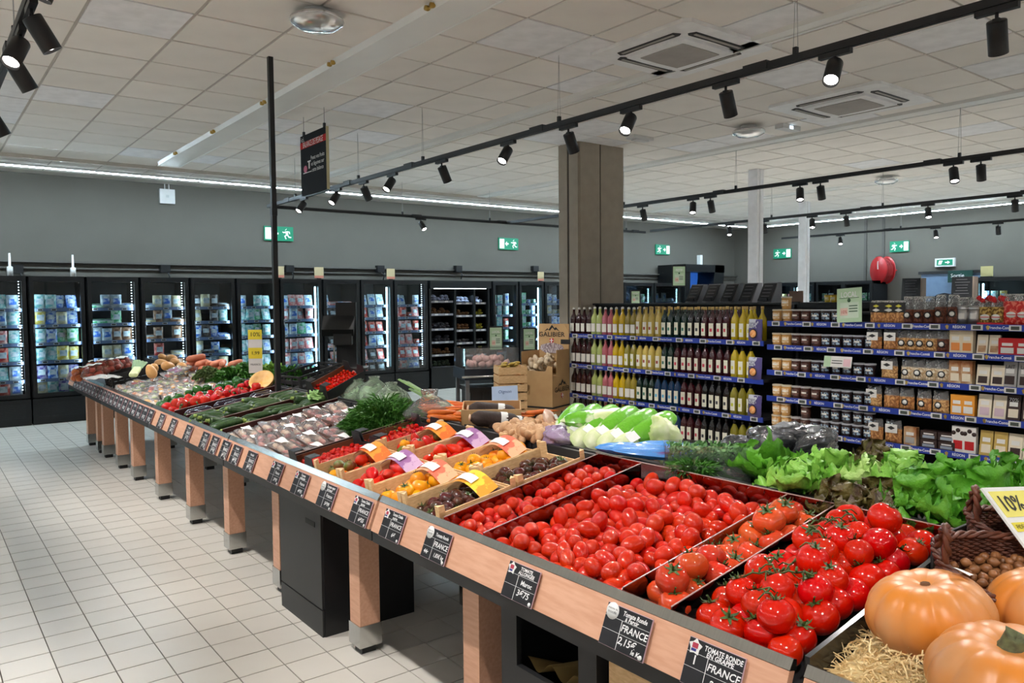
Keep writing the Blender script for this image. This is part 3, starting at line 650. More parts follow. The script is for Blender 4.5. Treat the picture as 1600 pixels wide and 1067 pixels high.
# ------------------------------------------------------------------ wooden crates of tomatoes
CL, CWD = .355, .268
side = MB().bb((0, 0, .004), (CL, .005, .085)).mesh('side_panel', crate_wood); endp = MB().bb((0, 0, .004), (.005, CWD, .06)).mesh('end_panel', crate_wood)
post = MB().prism([(0, 0, 0), (.026, 0, 0), (0, .026, 0)], (0, 0, .112)).mesh('corner_post', crate_wood); bot = MB().bb((0, 0, 0), (CL, CWD, .004)).mesh('bottom', crate_wood)
def crate(x, y, label, cardcol):
    t = thing('wooden_crate', label, 'crate', (x, y, zt(x, .748)), (0, TILT, 0), 'wooden tomato crates')
    put('bottom', bot, t)
    for yy in (0, CWD-.005): put('side_panel', side, t, (0, yy, 0))
    for xx in (0, CL-.005): put('end_panel', endp, t, (xx, 0, 0))
    for xx, yy, r in ((0, 0, 0), (CL, 0, pi/2), (CL, CWD, pi), (0, CWD, -pi/2)): put('corner_post', post, t, (xx, yy, 0), (0, 0, r))
    if cardcol:
        m = MB(); m.grid(lambda u, v: (CL*.55+.085*v, .01+u*(CWD-.02), .075+.045*math.sin(u*pi)+.02*v), 12, 3)
        c = m.build('printed_card', cardcol, t)
        m = MB(); m.grid(lambda u, v: (CL*.575+.04*v, CWD*.3+u*CWD*.4, .0775+.045*math.sin((.29+u*.42)*pi)+.009*v+.0075), 6, 2); m.build('print', paper, c)
    return t
def ad(n, c1, c2): return M('card_'+n, c1, .6, col2=c2, sc=16, sharp=(.48, .52))
adc = {'k': ad('yellow', lin(236, 200, 60), lin(226, 150, 40)), 'y': ad('pink', lin(232, 110, 84), lin(236, 170, 130)), 'p': ad('purple', lin(150, 100, 150), lin(196, 160, 190)), 'm': ad('orange', lin(232, 150, 50), lin(220, 110, 40))}
KUM = [rfruit(.023, .021, 0, 0, .15).mesh('dark_tomato', tkum), rfruit(.03, .024, 6, .06, .25, 24).mesh('dark_tomato', tkum)]
YEL = [rfruit(.036, .031, 6, .08, .25, 24).mesh('yellow_tomato', tyel), rfruit(.033, .03, 5, .06, .25, 20).mesh('yellow_tomato', tyel)]
PNT = [rfruit(.032, .032, 5, .05, .12, 20, 12, 1.0).mesh('pointed_tomato', tvine), rfruit(.03, .033, 5, .04, .12, 20, 12, .9).mesh('pointed_tomato', tvine)]
MIX = [rfruit(.03, .027, 0, 0, .15).mesh('mixed_tomato', tvine), rfruit(.032, .028, 6, .06, .2, 24).mesh('mixed_tomato', tbeef), rfruit(.03, .027, 0, 0, .12).mesh('mixed_tomato', tyel), rfruit(.031, .028, 5, .05, .2, 20).mesh('mixed_tomato', tgrn), rfruit(.024, .04, 0, 0, .05).mesh('mixed_tomato', tvine)]
kinds = [('k', KUM, 'dark_tomato', 'dark brown-red tomato', .024), ('y', YEL, 'yellow_tomato', 'ribbed yellow-orange tomato', .032), ('p', PNT, 'pointed_tomato', 'red heart-shaped tomato with a pointed tip', .032), ('m', MIX, 'mixed_tomato', 'mixed-colour tomato', .029)]
for row, xr in ((0, 1.497), (1, 1.86)):
    rn = 'front' if row == 0 else 'back'
    for c, (k, ms, nm, lab, r) in enumerate(kinds):
        y = 2.357+c*.2765
        crate(xr, y, 'pale wooden crate of %ses in the %s row' % (lab.replace(' with a pointed tip',''), rn), adc[k] if not (k == 'k' and row == 1) else None)
        up = .0 if k != 'p' else .008
        heap(nm, '%s in the %s row crate' % (lab, rn), 'tomato', '%ses in the %s crate' % (lab.replace(' with a pointed tip',''), rn), ms, xr+.012, xr+CL-.01, y+.012, y+CWD-.012, r*2.1, r*2.05, r, 2, .45 if k != 'k' else .25, base=lambda X: zt(X, .755), full=(k in 'p'), cal=.45 if k in 'ym' else (.3 if k == 'k' else 0), calz=r*.75)
# cherry tomatoes in black card boxes
CHT = [rfruit(.0125, .0125, 0, 0, .1, 10, 6).mesh('cherry_tomato', tvine)]
bxo, bxi = M('box_black', (.02, .02, .022), .5), M('box_inner', lin(120, 76, 50), .8)
def cardbox(x, y, label, L=.355, W=.285, rot=(0, TILT, 0), z=None):
    t = thing('card_box', label, 'cardboard box', (x, y, zt(x, .748) if z is None else z), rot, 'black cherry tomato boxes')
    MB().bb((0, 0, 0), (L, W, .004)).build('bottom', bxi, t)
    for a, b, ia, ib in (((0, 0, 0), (L, .003, .075), (0, .003, 0), (L, .005, .075)), ((0, W-.003, 0), (L, W, .075), (0, W-.005, 0), (L, W-.003, .075))): MB().bb(a, b).bb(ia, ib, 1).build('side_panel', [bxo, bxi], t)
    for xa, xb in ((0, .003), (L-.003, L)):
        MB().prism([(xa, 0, 0), (xa, W, 0), (xa, W, .115), (xa, W*.72, .115), (xa, W*.66, .07), (xa, W*.34, .07), (xa, W*.28, .115), (xa, 0, .115)], (xb-xa, 0, 0)).build('end_panel', bxo, t)
        for yy in (W*.02, W*.74): MB().bb((xa if xa else 0, yy, .112), (xa+.05 if xa == 0 else xb-.05+.05, yy+W*.24, .116)).build('corner_flap', bxo, t)
        MB().lathe([(.022, 0), (.022, .001), (0, .001)], 14, mt=Matrix.Rotation(-pi/2, 4, 'Y')).build('seal', M('seal_pink', lin(190, 120, 110), .6), t, (xa-.001, W*.5, .035))
    return t
for row, xr in ((0, 1.497), (1, 1.86)):
    y = 3.475
    cardbox(xr, y, 'black card box of cherry tomatoes, %s' % ('at the front edge' if row == 0 else 'behind the front one'))
    heap('cherry_tomato', 'tiny red cherry tomato in the %s black card box' % ('front' if row == 0 else 'back'), 'tomato', 'cherry tomatoes in black boxes', CHT, xr+.01, xr+.345, y+.01, y+.275, .026, .026, .0125, 2, .45, base=lambda X: zt(X, .772))
# ================================================================== OTHER PRODUCE
def ztb(X, base=.745): return base+SL*(3.1-X)          # tray floor of the far tables, mirrored slope
def col(n, a, b=None, r=.5, sc=14, **k): return M(n, lin(*a), r, col2=lin(*b) if b else None, sc=sc, **k)
# ---- courgettes
cg = col('courgette', (38, 62, 34), (60, 86, 44), .32, 60, val=.2, coat=.2); cgs = col('courgette_stem', (130, 150, 70), None, .6)
def longveg(L, r, bend, n=9, seg=10, tip=.5):
    m = MB(); pts = []; rs = []
    for i in range(n+1):
        u = i/n; pts.append((L*(u-.5), bend*math.sin(u*pi), 0)); rs.append(r*max(.05, (math.sin(min(1, u*4+.12)*pi/2)*math.sin(min(1, (1-u)*4+tip)*pi/2))))
    return m.tube(pts, rs, seg)
CGM = [longveg(.2, .024, .008).mesh('skin', cg), longveg(.18, .027, -.01).mesh('skin', cg)]
CGE = MB().lathe([(.015, 0), (.011, .006), (.012, .02), (.009, .022), (0, .022)], 6, mt=Matrix.Rotation(pi/2, 4, 'Y')).mesh('stem_end', cgs)
def heaplong(name, label, cat, group, make, xa, xb, ya, yb, nx, ny, layers, zf, rr, yaw=.25):
    for L in range(layers):
        for i in range(nx):
            for j in range(ny-L):
                if L and rnd.random() < .25: continue
                x = xa+(i+.5)*(xb-xa)/nx+rnd.uniform(-.02, .02); y = ya+(j+.5+L*.5)*(yb-ya)/ny+rnd.uniform(-.006, .006)
                make((x, y, zf(x)+rr*(1+1.6*L)), (0, TILT+rnd.uniform(-.08, .08), rnd.uniform(-yaw, yaw)+(pi if rnd.random() < .3 else 0)), label, group)
def courgette(loc, rot, label, group):
    t = thing('courgette', label, 'courgette', loc, rot, group); put('skin', rnd.choice(CGM), t); put('stem_end', CGE, t, (.095, 0, 0))
heaplong('courgette', 'dark green courgette in the compartment next to the wrapped trays', 'courgette', 'courgettes in the nearer compartment', courgette, 1.5, 2.24, 4.87, 5.22, 4, 6, 2, zt, .026)
heaplong('courgette', 'dark green courgette in the compartment next to the aubergines', 'courgette', 'courgettes in the farther compartment', courgette, 1.5, 2.24, 5.26, 5.62, 4, 6, 2, zt, .026)
darkdiv = M('divider_brown', (.06, .02, .018), .15, .4)
for y, nm in ((4.855, 'dark divider between the wrapped trays and the courgettes'), (5.24, 'dark divider between the two courgette compartments'), (5.65, 'dark divider between the courgettes and the aubergines'), (5.945, 'dark divider between the aubergines and the red peppers'), (3.78, 'dark divider between the cherry tomatoes and the wrapped trays')):
    o = MB().prism([(1.496, y, .75), (2.262, y, .877), (2.262, y, .955), (1.496, y, .825)], (0, .004, 0)).build('divider', darkdiv); tag(o, nm, 'divider', 'dark dividers')
    MB().prism([(1.496, y, .825), (2.262, y, .955), (2.262, y, .958), (1.496, y, .828)], (0, .004, 0)).build('bright_edge', MATS['edge_bright'], o)
# ---- aubergines
au = col('aubergine', (28, 12, 30), (36, 16, 36), .12, 10, coat=.5)
AUM = longveg(.2, .038, .01, 10, 12, .25).mesh('skin', au); AUC = MB().lathe([(.022, -.01), (.02, .004), (.008, .008), (.007, .03), (0, .03)], 7, mt=Matrix.Rotation(pi/2, 4, 'Y')).mesh('calyx_cap', stemg)
def aub(loc, rot, label, group):
    t = thing('aubergine', label, 'aubergine', loc, rot, group); put('skin', AUM, t); put('calyx_cap', AUC, t, (.085, 0, 0))
heaplong('aubergine', 'glossy black-purple aubergine beside the courgettes', 'aubergine', 'aubergines', aub, 1.5, 2.24, 5.67, 5.93, 3, 3, 1, zt, .038, .2)
# ---- peppers
def pepper(c):
    m = rfruit(.04, .045, 4, .16, .35, 20, 11, 0, -.12); return m.mesh('pepper_body', c)
pr = col('pepper_red', (178, 20, 16), (196, 30, 18), .14, 9, hue=.005, val=.12, coat=.4); pg = col('pepper_green', (36, 84, 30), (50, 104, 36), .16, 9, val=.15, coat=.4)
PR, PG = pepper(pr), pepper(pg); PST = MB().tube([(0, 0, .028), (.002, 0, .045), (.008, 0, .062)], [.009, .006, .008], 7).mesh('stalk', stemg)
def peppers(me, lab, grp, xa, xb, ya, yb, dx, dy, layers=2):
    for o in heap('bell_pepper', lab, 'pepper', grp, [me], xa, xb, ya, yb, dx, dy, .04, layers, .25, sc=(.85, 1.1)): put('stalk', PST, o)
peppers(PR, 'glossy red bell pepper in the red row beside the aubergines', 'red bell peppers', 1.5, 2.25, 5.97, 6.38, .078, .078)
peppers(PG, 'glossy green bell pepper in the green row beyond the red ones', 'green bell peppers', 1.5, 2.25, 6.40, 6.68, .078, .078)
# ---- wrapped trays with white labels
def wrapped(contents, trayc, w=.21, d=.135, h=.05, nl=5):
    """a shallow tray, lumps of food, a crumpled clear film and a white label: returns the four meshes"""
    r2 = random.Random(len(MATS)+nl)
    tr = MB(); tr.prism([(-w/2+.012, -d/2+.012, 0), (w/2-.012, -d/2+.012, 0), (w/2-.012, d/2-.012, 0), (-w/2+.012, d/2-.012, 0)], (0, 0, .003))
    for a, b in (((-w/2, -d/2), (w/2, -d/2)), ((w/2, -d/2), (w/2, d/2)), ((w/2, d/2), (-w/2, d/2)), ((-w/2, d/2), (-w/2, -d/2))):
        k = 1-.024/w
        tr.poly([(a[0]*k, a[1]*k, .002), (b[0]*k, b[1]*k, .002), (b[0], b[1], .022), (a[0], a[1], .022)])
    fo = []
    for i in range(nl):
        mt = Matrix.Rotation(r2.uniform(-.6, .6), 4, 'Z') @ Matrix.Diagonal((1.5, .75, .55, 1)); rr = r2.uniform(.024, .034)
        m = MB(); m.lathe([(rr*math.cos(a), rr*math.sin(a)) for a in [-pi/2+pi*q/6 for q in range(7)]], 10, (0, 0, 0), mt, 0, fn=lambda r, z, a: (r*(1+.12*math.sin(3*a+i)), z), cap=False)
        fo.append((m.mesh('food_piece', contents[i % len(contents)]), ((i % 3-1)*w*.27+r2.uniform(-.01, .01), (-.25 if i < 3 else .25)*d, .02)))
    fm = MB(); ph = r2.uniform(0, 6)
    def ff(u, v):
        e = 1-max(abs(2*u-1), abs(2*v-1))**4
        return ((u-.5)*w*1.03, (v-.5)*d*1.03, .022+e*(.028+.006*math.sin(u*11+ph)*math.sin(v*9+ph)))
    fm.grid(ff, 14, 10)
    lb = MB(); lb.grid(lambda u, v: (w*.02+u*w*.36, -d*.18+v*d*.42, .0535+.006*math.sin((.52+u*.36)*11+ph)*math.sin((.32+v*.42)*9+ph)), 5, 4)
    return tr.mesh('tray', trayc), fo, fm.mesh('film_wrap', film), lb.mesh('label', paper)
pinkm = col('food_pink', (216, 150, 134), (186, 84, 74), .35, 40); dkred = col('food_dark_red', (150, 60, 54), (120, 44, 42), .3, 40); cream = col('food_cream', (226, 200, 170), (210, 160, 130), .4, 30)
ftray = col('food_tray', (150, 118, 108), None, .4)
WP = [wrapped((pinkm, dkred, pinkm), ftray, nl=6), wrapped((dkred, cream, pinkm), ftray, nl=5), wrapped((pinkm, cream, cream), ftray, nl=6)]
def placepack(T, name, label, cat, group, loc, rot, lab=True, sc=1.):
    t = thing(name, label, cat, loc, rot, group); t.scale = (sc, sc, sc); put('tray', T[0], t)
    for me, p in T[1]: put('food_piece', me, t, p)
    f = put('film_wrap', T[2], t)
    if lab: put('label', T[3], t)
    return t
for i in range(5):
    for j in range(7):
        x, y = 1.565+i*.148, 3.865+j*.146
        T = rnd.choice(WP)
        placepack(T, 'wrapped_food_tray', 'film-wrapped tray of pinkish food, %s' % ('with a white label' if (i*7+j) % 3 else 'turned without a label'), 'food tray', 'film-wrapped pinkish trays', (x+rnd.uniform(-.01, .01), y, zt(x)+.008+rnd.uniform(0, .012)+.035*(j % 2)), (rnd.uniform(-.12, .12), TILT+rnd.uniform(-.1, .1), pi/2+rnd.uniform(-.35, .35)), (i*7+j) % 3 != 0, .9)
# ---- mixed wrapped vegetables on the far tables
vy, vw, vg, vp, vo, vr = col('veg_yellow', (240, 170, 50), (250, 190, 90), .35), col('veg_white', (226, 214, 190), (214, 196, 160), .5), col('veg_pale_green', (150, 176, 96), (200, 210, 150), .5, 25), col('veg_purple', (140, 90, 160), (190, 60, 130), .4, 25), col('veg_orange', (226, 140, 90), (236, 170, 120), .45), col('veg_red', (190, 40, 40), (200, 90, 80), .35)
vtray = col('tray_white', (214, 210, 206), None, .5)
MV = [('yellow and white', wrapped((vy, vw, vy), vtray, nl=6)), ('pale green', wrapped((vg, vw, vg), vtray, nl=6)), ('orange and red', wrapped((vo, vr, vy), vtray, nl=5)), ('cream', wrapped((vw, cream, vo), vtray, nl=6))]
for i in range(5):
    for j in range(9):
        x, y = 1.57+i*.148, 6.80+j*.165; nm, T = MV[(j+i*2+(rnd.random() < .3)) % 4]
        placepack(T, 'wrapped_vegetable_tray', 'wrapped tray of %s vegetables beyond the green peppers' % nm, 'vegetable tray', 'wrapped vegetable trays, '+nm, (x, y+rnd.uniform(-.015, .015), zt(x)+.012+.03*((i+j) % 2)), (rnd.uniform(-.15, .15), TILT+rnd.uniform(-.1, .1), rnd.uniform(-.4, .4)+pi/2), False, .95)
for k in range(7):
    x, y = 1.98+.06*k+rnd.uniform(-.01, .01), 7.72+.09*k; T = wrapped((vp, vp, vw), vtray, nl=6) if k == 0 else T
    placepack(T, 'garlic_pack', 'small purple and pink net-like vegetable pack on the far table', 'vegetable pack', 'purple vegetable packs', (x, y, .97+.006*k), (.2, -.2, .5+.2*k), False, .8)
# ---- onion nets
on_b, on_r = col('onion_brown', (206, 120, 62), (190, 96, 50), .35, 20, val=.1), col('onion_red', (168, 70, 56), (150, 54, 46), .35, 20, val=.1)
def onion(c): m = rfruit(.034, .031, 0, 0, -.25, 12, 8); return m.mesh('onion', c)
ONB, ONR = onion(on_b), onion(on_r); netm = clear('net_film', (1, .9, .84), .3, .3, .04, (.8, .4, .2), .6, 90)
def netbag(px, py, z, me, label, n=15, L=.15, rz=0.):
    p = onz(px, py, z); t = thing('onion_net', label, 'onion net', (p.x, p.y, z-.05), (0, TILT, rz), 'net bags of onions')
    for k in range(n):
        a = k*2.4; q = math.sqrt((k % 9+.5)/9); put('onion', me, t, (L*.75*q*math.cos(a), L*.55*q*math.sin(a), .01+.045*(k//9)*1.2), rrot(), rnd.uniform(.85, 1.1))
    m = MB(); m.lathe([(.02, -.03), (L*.7, -.02), (L, .02), (L*.8, .075), (L*.3, .105), (.02, .11)], 16, fn=lambda r, zz, a: (r*(1+.05*math.sin(5*a)), zz*(1 if zz < .05 else .9+.05*math.sin(3*a))), mt=Matrix.Diagonal((1, .8, 1, 1)), cap=False); m.build('net', netm, t)
    m = MB(); m.grid(lambda u, v: (-.06+.12*u, -.045+.09*v, .11+.008*math.sin(6*u)), 6, 3); m.build('label', M('net_label', (.8, .82, .74), .6), t)
netbag(130, 582, .93, ONB, 'net bag of brown onions hanging over the far left corner of the table'); netbag(152, 572, .98, ONB, 'net bag of pale brown onions at the back of the far table end')
netbag(150, 578, .96, ONR, 'net bag of reddish onions with a white label at the left', rz=.6); netbag(170, 570, 1.0, ONR, 'net bag of reddish onions in the middle of the onion heap', rz=.2); netbag(192, 566, .98, ONR, 'net bag of reddish onions at the right end of the onion heap', rz=1.)
o = tag(MB().grid(lambda u, v: (-.16+.32*u, -.1+.2*v, .03*math.sin(u*pi)*math.sin(v*pi)+.006*math.sin(u*20+v*9)), 16, 10).build('plastic_bag', clear('milky_bag', (.8, .8, .8), .4, .2, .6, (.75, .72, .66), .5), None, onz(160, 590, .9)), 'milky folded plastic bag below the onion nets', 'plastic bag')
# ---- black plastic crates
def pcrate(loc, rot, label, L=.56, W=.36, Hh=.16):
    t = thing('black_plastic_crate', label, 'plastic crate', loc, rot, 'black plastic crates')
    for k in range(6): MB().bb((0, k*W/6+.004, 0), (L, (k+1)*W/6-.004, .006)).build('bottom_slat', trayb, t)
    for yy in (0, W-.008):
        for z0, z1 in ((0, .03), (.05, .085), (.105, Hh)): MB().bb((0, yy, z0), (L, yy+.008, z1)).build('side_rail', trayb, t)
        for k in range(6): MB().bb((k*L/5.2, yy-.001, 0), (k*L/5.2+.02, yy+.009, Hh)).build('rib', trayb, t)
    for xx in (0, L-.008):
        for z0, z1 in ((0, .03), (.05, .085), (.105, Hh)): MB().bb((xx, 0, z0), (xx+.008, W, z1)).build('end_rail', trayb, t)
        for k in range(4): MB().bb((xx-.001, k*(W-.02)/3, 0), (xx+.009, k*(W-.02)/3+.02, Hh)).build('rib', trayb, t)
    return t
pcrate((1.55, 8.35, zt(1.55)+.005), (0, TILT, 0), 'empty black plastic crate beside the onion nets')
p = onz(445, 600, .98); pcrate((2.42, 5.85, .90), (.0, -.2, .2), 'black plastic crate tipped up beside the black pole', .42, .32, .12)
# ---- butternut / potatoes, sweet potatoes
bt = col('butternut', (222, 172, 112), (206, 150, 90), .45, 18, val=.08); sp = col('sweet_potato', (206, 128, 96), (190, 110, 80), .6, 22, val=.1)
BT = rfruit(.045, .07, 0, 0, .1, 14, 9, 0, .25).mesh('butternut', bt); SPT = longveg(.17, .03, .02).mesh('sweet_potato', sp)
for k, (px, py) in enumerate(((240, 575), (252, 568), (263, 572), (274, 566), (283, 573), (268, 560), (255, 560), (236, 580))):
    p = onz(px, py, 1.0); o = put('butternut_squash', BT, None, p, (1.2+.3*k, .4*k, k), 1.0); tag(o, 'pale orange butternut squash heaped beyond the wrapped vegetables', 'squash', 'butternut squashes')
for k in range(13):
    px, py = 305+(k % 6)*12+rnd.uniform(-3, 3), 571; p = onz(px, py, 1.0); p.z = .97+.05*(k//6); o = put('sweet_potato', SPT, None, p, (0, rnd.uniform(-.2, .2), rnd.uniform(-.6, .6)+.6), rnd.uniform(.9, 1.15)); tag(o, 'orange-brown sweet potato heaped at the far back of the tables', 'sweet potato', 'sweet potatoes')
# ---- green cobs, leeks
lk_w, lk_g = col('leek_white', (214, 222, 180), (190, 206, 140), .4, 12), col('leek_green', (90, 120, 70), (120, 150, 80), .45, 14, stretch=(1, 6, 6))
def leek(a, b, label, r=.017, group='leeks'):
    a, b = Vector(a), Vector(b); t = thing('leek', label, 'leek', a, group=group); d = b-a
    MB().tube([d*0, d*.02, d*.55], [r*.7, r, r*.95], 10).build('white_shaft', lk_w, t)
    s = Vector((-d.y, d.x, 0)).normalized()
    for k, q in enumerate((-1, 0, 1)): MB().grid(lambda u, v: d*(.5+.55*u)+s*((v-.5)*r*2.6*(1-.4*u)+q*.03*u)+Vector((0, 0, r*.6*math.cos((v-.5)*2.4)+q*q*.0+.01*u*k)), 8, 4).build('leaf', lk_g, t)
def xy(px, py, z): return onz(px, py, z)
leek(xy(712, 640, .98), xy(634, 600, 1.06), 'long leek with dark green top pointing up at the back of the carrots'); leek(xy(725, 648, .97), xy(668, 622, 1.0), 'leek lying just behind the loose carrots'); leek(xy(700, 640, .96), xy(650, 614, 1.0), 'leek half hidden by the bagged carrots')
for k in range(3): leek(xy(205+3*k, 586, .98), xy(216+3*k, 568, 1.05), 'short green leek propped on the black crate', .022, 'green leeks at the far end')
# ---- carrots
ca = col('carrot', (232, 122, 44), (214, 100, 34), .4, 30, hue=.006, val=.1); CAM_ = MB().tube([(0, 0, 0), (.02, 0, 0), (.1, .004, 0), (.19, .0, 0)], [.006, .016, .012, .002], 9).mesh('carrot', ca)
def carrots(n, px, py, dx, dy, z, label, group, yaw):
    for k in range(n):
        p = onz(px+rnd.uniform(-dx, dx), py+rnd.uniform(-dy, dy), z); o = put('carrot', CAM_, None, (p.x, p.y, z+rnd.uniform(-.02, .03)), (rnd.uniform(0, 6), rnd.uniform(-.15, .15), yaw+rnd.uniform(-.35, .35)), rnd.uniform(.9, 1.2)); tag(o, label, 'carrot', group)
carrots(26, 672, 644, 26, 10, .96, 'orange carrot bagged behind the dill', 'carrots behind the dill', -.7)
carrots(12, 725, 652, 18, 6, .95, 'loose orange carrot in front of the cardboard box', 'loose carrots', -.6); carrots(8, 800, 652, 25, 5, .95, 'orange carrot behind the black radishes', 'carrots behind the radishes', -.9)
o = MB().lathe([(.02, 0), (.13, .01), (.15, .05), (.09, .1), (.04, .13), (.05, .17), (.01, .16)], 18, fn=lambda r, z, a: (r*(1+.12*math.sin(4*a)+.05*math.sin(9*a)), z), mt=Matrix.Diagonal((1.2, .8, 1, 1)), cap=False).build('plastic_bag', film, None, xy(672, 655, .93)); tag(o, 'clear plastic bag gathered around the carrots', 'plastic bag')
# ---- dill bunch and other feathery greens
def fronds(n, R_, h, cmat, L=.11, wd=.0035, droop=.6, flat=1.):
    m = MB(); r2 = random.Random(n)
    for k in range(n):
        a = r2.uniform(0, 2*pi); q = math.sqrt(r2.random())*R_; b = Vector((q*math.cos(a), q*math.sin(a)*flat, h*(1-(q/R_)**2)*r2.uniform(.55, 1)))
        d = Vector((math.cos(a)*r2.uniform(.2, 1), math.sin(a)*r2.uniform(.2, 1), r2.uniform(-droop, .8))).normalized(); s = d.cross(Vector((r2.uniform(-1, 1), r2.uniform(-1, 1), r2.uniform(-1, 1)))).normalized(); l = L*r2.uniform(.4, 1)
        i = len(m.v); e = b+d*l-Vector((0, 0, .25*l))
        m.v += [tuple(b-s*wd), tuple(b+s*wd), tuple(b+d*l*.55+s*wd*1.8), tuple(e), tuple(b+d*l*.55-s*wd*1.8)]; m.face((i, i+1, i+2, i+3, i+4))
    return m
dillm = col('dill', (54, 104, 36), (80, 134, 50), .55, 20); parm = col('parsley', (44, 92, 30), (74, 126, 44), .5, 20)
def greens(px, py, z, label, cat, n, R_, h, mat, nm='herb_bunch', **k):
    p = onz(px, py, z); t = thing(nm, label, cat, (p.x, p.y, z-h*.6), (0, 0, rnd.uniform(0, 6))); fronds(n, R_, h, mat, **k).build('foliage', mat, t); fr = MB().tube([(0, 0, -.02), (.01, .01, h*.5)], [.03, .05], 10).build('stalks', stemg, t); return t
greens(602, 645, .96, 'large feathery bunch of dill beside the wrapped trays', 'herbs', 6000, .24, .21, dillm, L=.10, wd=.0022)
greens(590, 655, .93, 'lower feathery bunch of dill hanging towards the cherry tomatoes', 'herbs', 2400, .17, .1, dillm, L=.09, wd=.0022)
greens(365, 583, .98, 'bushy parsley bunch left of the yellow price flag', 'herbs', 1800, .22, .14, parm, L=.05, wd=.009)
greens(388, 576, 1.0, 'bushy parsley bunch beside the yellow price flag', 'herbs', 1500, .18, .14, parm, L=.05, wd=.009)
greens(325, 580, 1.0, 'grey-green broccoli head behind the wrapped vegetables', 'broccoli', 900, .12, .1, col('broccoli', (98, 118, 66), (70, 90, 50), .6, 30), 'broccoli_head', L=.03, wd=.008)
greens(452, 585, 1.0, 'dark leafy bunch behind the black pole', 'herbs', 1200, .2, .16, parm, L=.07, wd=.01)
greens(425, 578, 1.02, 'light green leafy bunch left of the black pole', 'herbs', 700, .14, .12, col('light_leaf', (110, 150, 60), (140, 176, 80), .5), L=.06, wd=.014)
# ---- leafy heads
def leafmesh(L, W, ruff, curl, cmat, seed):
    r2 = random.Random(seed); p1, p2 = r2.uniform(0, 6), r2.uniform(0, 6); m = MB()
    def f(u, v):
        s = v*2-1; w_ = W*math.sin(min(1, u*1.15+.08)*pi*.62)**.8*(1 if u < .85 else 1-.5*((u-.85)/.15)**2)
        a = curl*u*u
        x = L*u*math.cos(a*.8); z = L*.55*u*math.sin(a+.3)-.02*u+ruff*abs(s)**1.5*math.sin(s*3.6+u*9+p1)+ruff*.5*abs(s)*math.sin(u*15+p2)-.012*(1-abs(s))*u
        return (x, s*w_*.5, z+.25*abs(s)*abs(s)*W*.3)
    m.grid(f, 14, 14); return m.mesh('leaf', cmat)
def lset(nm, a, b, ruff, curl, L=.17, W=.13, r=.4):
    cm = col('lettuce_'+nm, a, b, r, 16, val=.12, bump=.7, bsc=38); return [leafmesh(L*q, W*q, ruff, curl, cm, k) for k, q in enumerate((1, .9, .8, .65))]
LG = lset('green', (74, 138, 34), (108, 168, 52), .012, 1.2); LB = lset('batavia', (98, 160, 50), (136, 188, 76), .022, 1.0); LP = lset('pale', (140, 182, 84), (176, 206, 120), .02, 1.1)
LR = lset('red_oak', (62, 40, 26), (92, 84, 40), .024, 1.0); LD = lset('big_green', (64, 132, 30), (96, 162, 46), .022, .8, .17, .14); LC = lset('cabbage', (120, 160, 90), (150, 186, 116), .008, 1.9, .14, .15); LE = lset('flat_green', (70, 136, 30), (96, 160, 44), .006, .55, .24, .16)
def head(px, py, z, ls, label, n=16, sc=1., base=-.05, name='lettuce', loc=None, tilt=(0, 0), flat=1.):
    p = loc or onz(px, py, z); t = thing(name, label, 'lettuce', (p[0], p[1], (p[2] if loc else z)+base), (tilt[0], tilt[1], rnd.uniform(0, 6)), 'leafy heads'); t.scale = (sc, sc, sc*flat)
    n = int(n*1.5)
    for k in range(n):
        me = ls[(k*4//n+rnd.choice((0, 0, 1))) % 4]; a = k*2.399+rnd.uniform(-.3, .3); up = -.25+1.2*(k/n)**1.1+rnd.uniform(-.25, .25)
        put('leaf', me, t, (.03*math.cos(a)*(1-k/n), .03*math.sin(a)*(1-k/n), .03*k/n), (rnd.uniform(-.55, .55), -up, a), rnd.uniform(.72, .98))
    return t
head(1190, 728, .97, LE, 'flat dark green loose-leaf lettuce behind the plum tomatoes', 12, .8, -.05); head(1230, 735, .97, LE, 'flat green lettuce lying right behind the beefsteak tomatoes', 12, .75, -.05); head(1245, 740, 1.0, LB, 'ruffled green batavia lettuce at the left of the lettuce row', 18, .95)
head(1290, 728, 1.0, LB, 'curly bright green lettuce in the middle of the lettuce row', 18, .9); head(1262, 742, .96, LP, 'pale-ribbed lettuce drooping over the tomato plate', 14, .8)
head(1330, 782, .96, LR, 'dark red oak-leaf lettuce right behind the vine tomatoes', 18, .85); head(1372, 780, .96, LR, 'dark red oak-leaf lettuce beside the large green lettuces', 18, .85); head(1300, 775, .95, LR, 'dark red oak-leaf lettuce at the end of the tomato plate', 16, .75)
head(1360, 738, 1.0, LP, 'pale green lettuce between the two dark red groups', 18, .9); head(1370, 712, 1.02, LR, 'dark red lettuce at the far side of the pale green lettuce', 14, .8); head(1415, 745, 1.0, LB, 'curly green lettuce at the left of the large lettuces', 18, .95)
for k, (px, py, nm) in enumerate(((1440, 770, 'large green lettuce with broad leaves behind the vine tomatoes'), (1480, 745, 'large green lettuce at the top of the right heap'), (1500, 790, 'large green lettuce hanging down towards the basket'), (1530, 765, 'large green lettuce left of the yellow price sheet'), (1575, 735, 'green lettuce behind the yellow price sheet'), (1540, 735, 'small green lettuce at the top of the right heap'))):
    head(px, py, .99+.01*(k % 2), LD, nm, 16, 1.0 if k < 4 else .85, -.07)
head(1615, 745, 1.0, LD, 'green lettuce cut off by the right edge of the photo', 16, 1.); head(1590, 760, .95, LP, 'pale green lettuce under the yellow price sheet', 14, .8)
head(494, 612, 1.0, LC, 'small pale green lettuce head beside the tipped black crate', 14, .62)
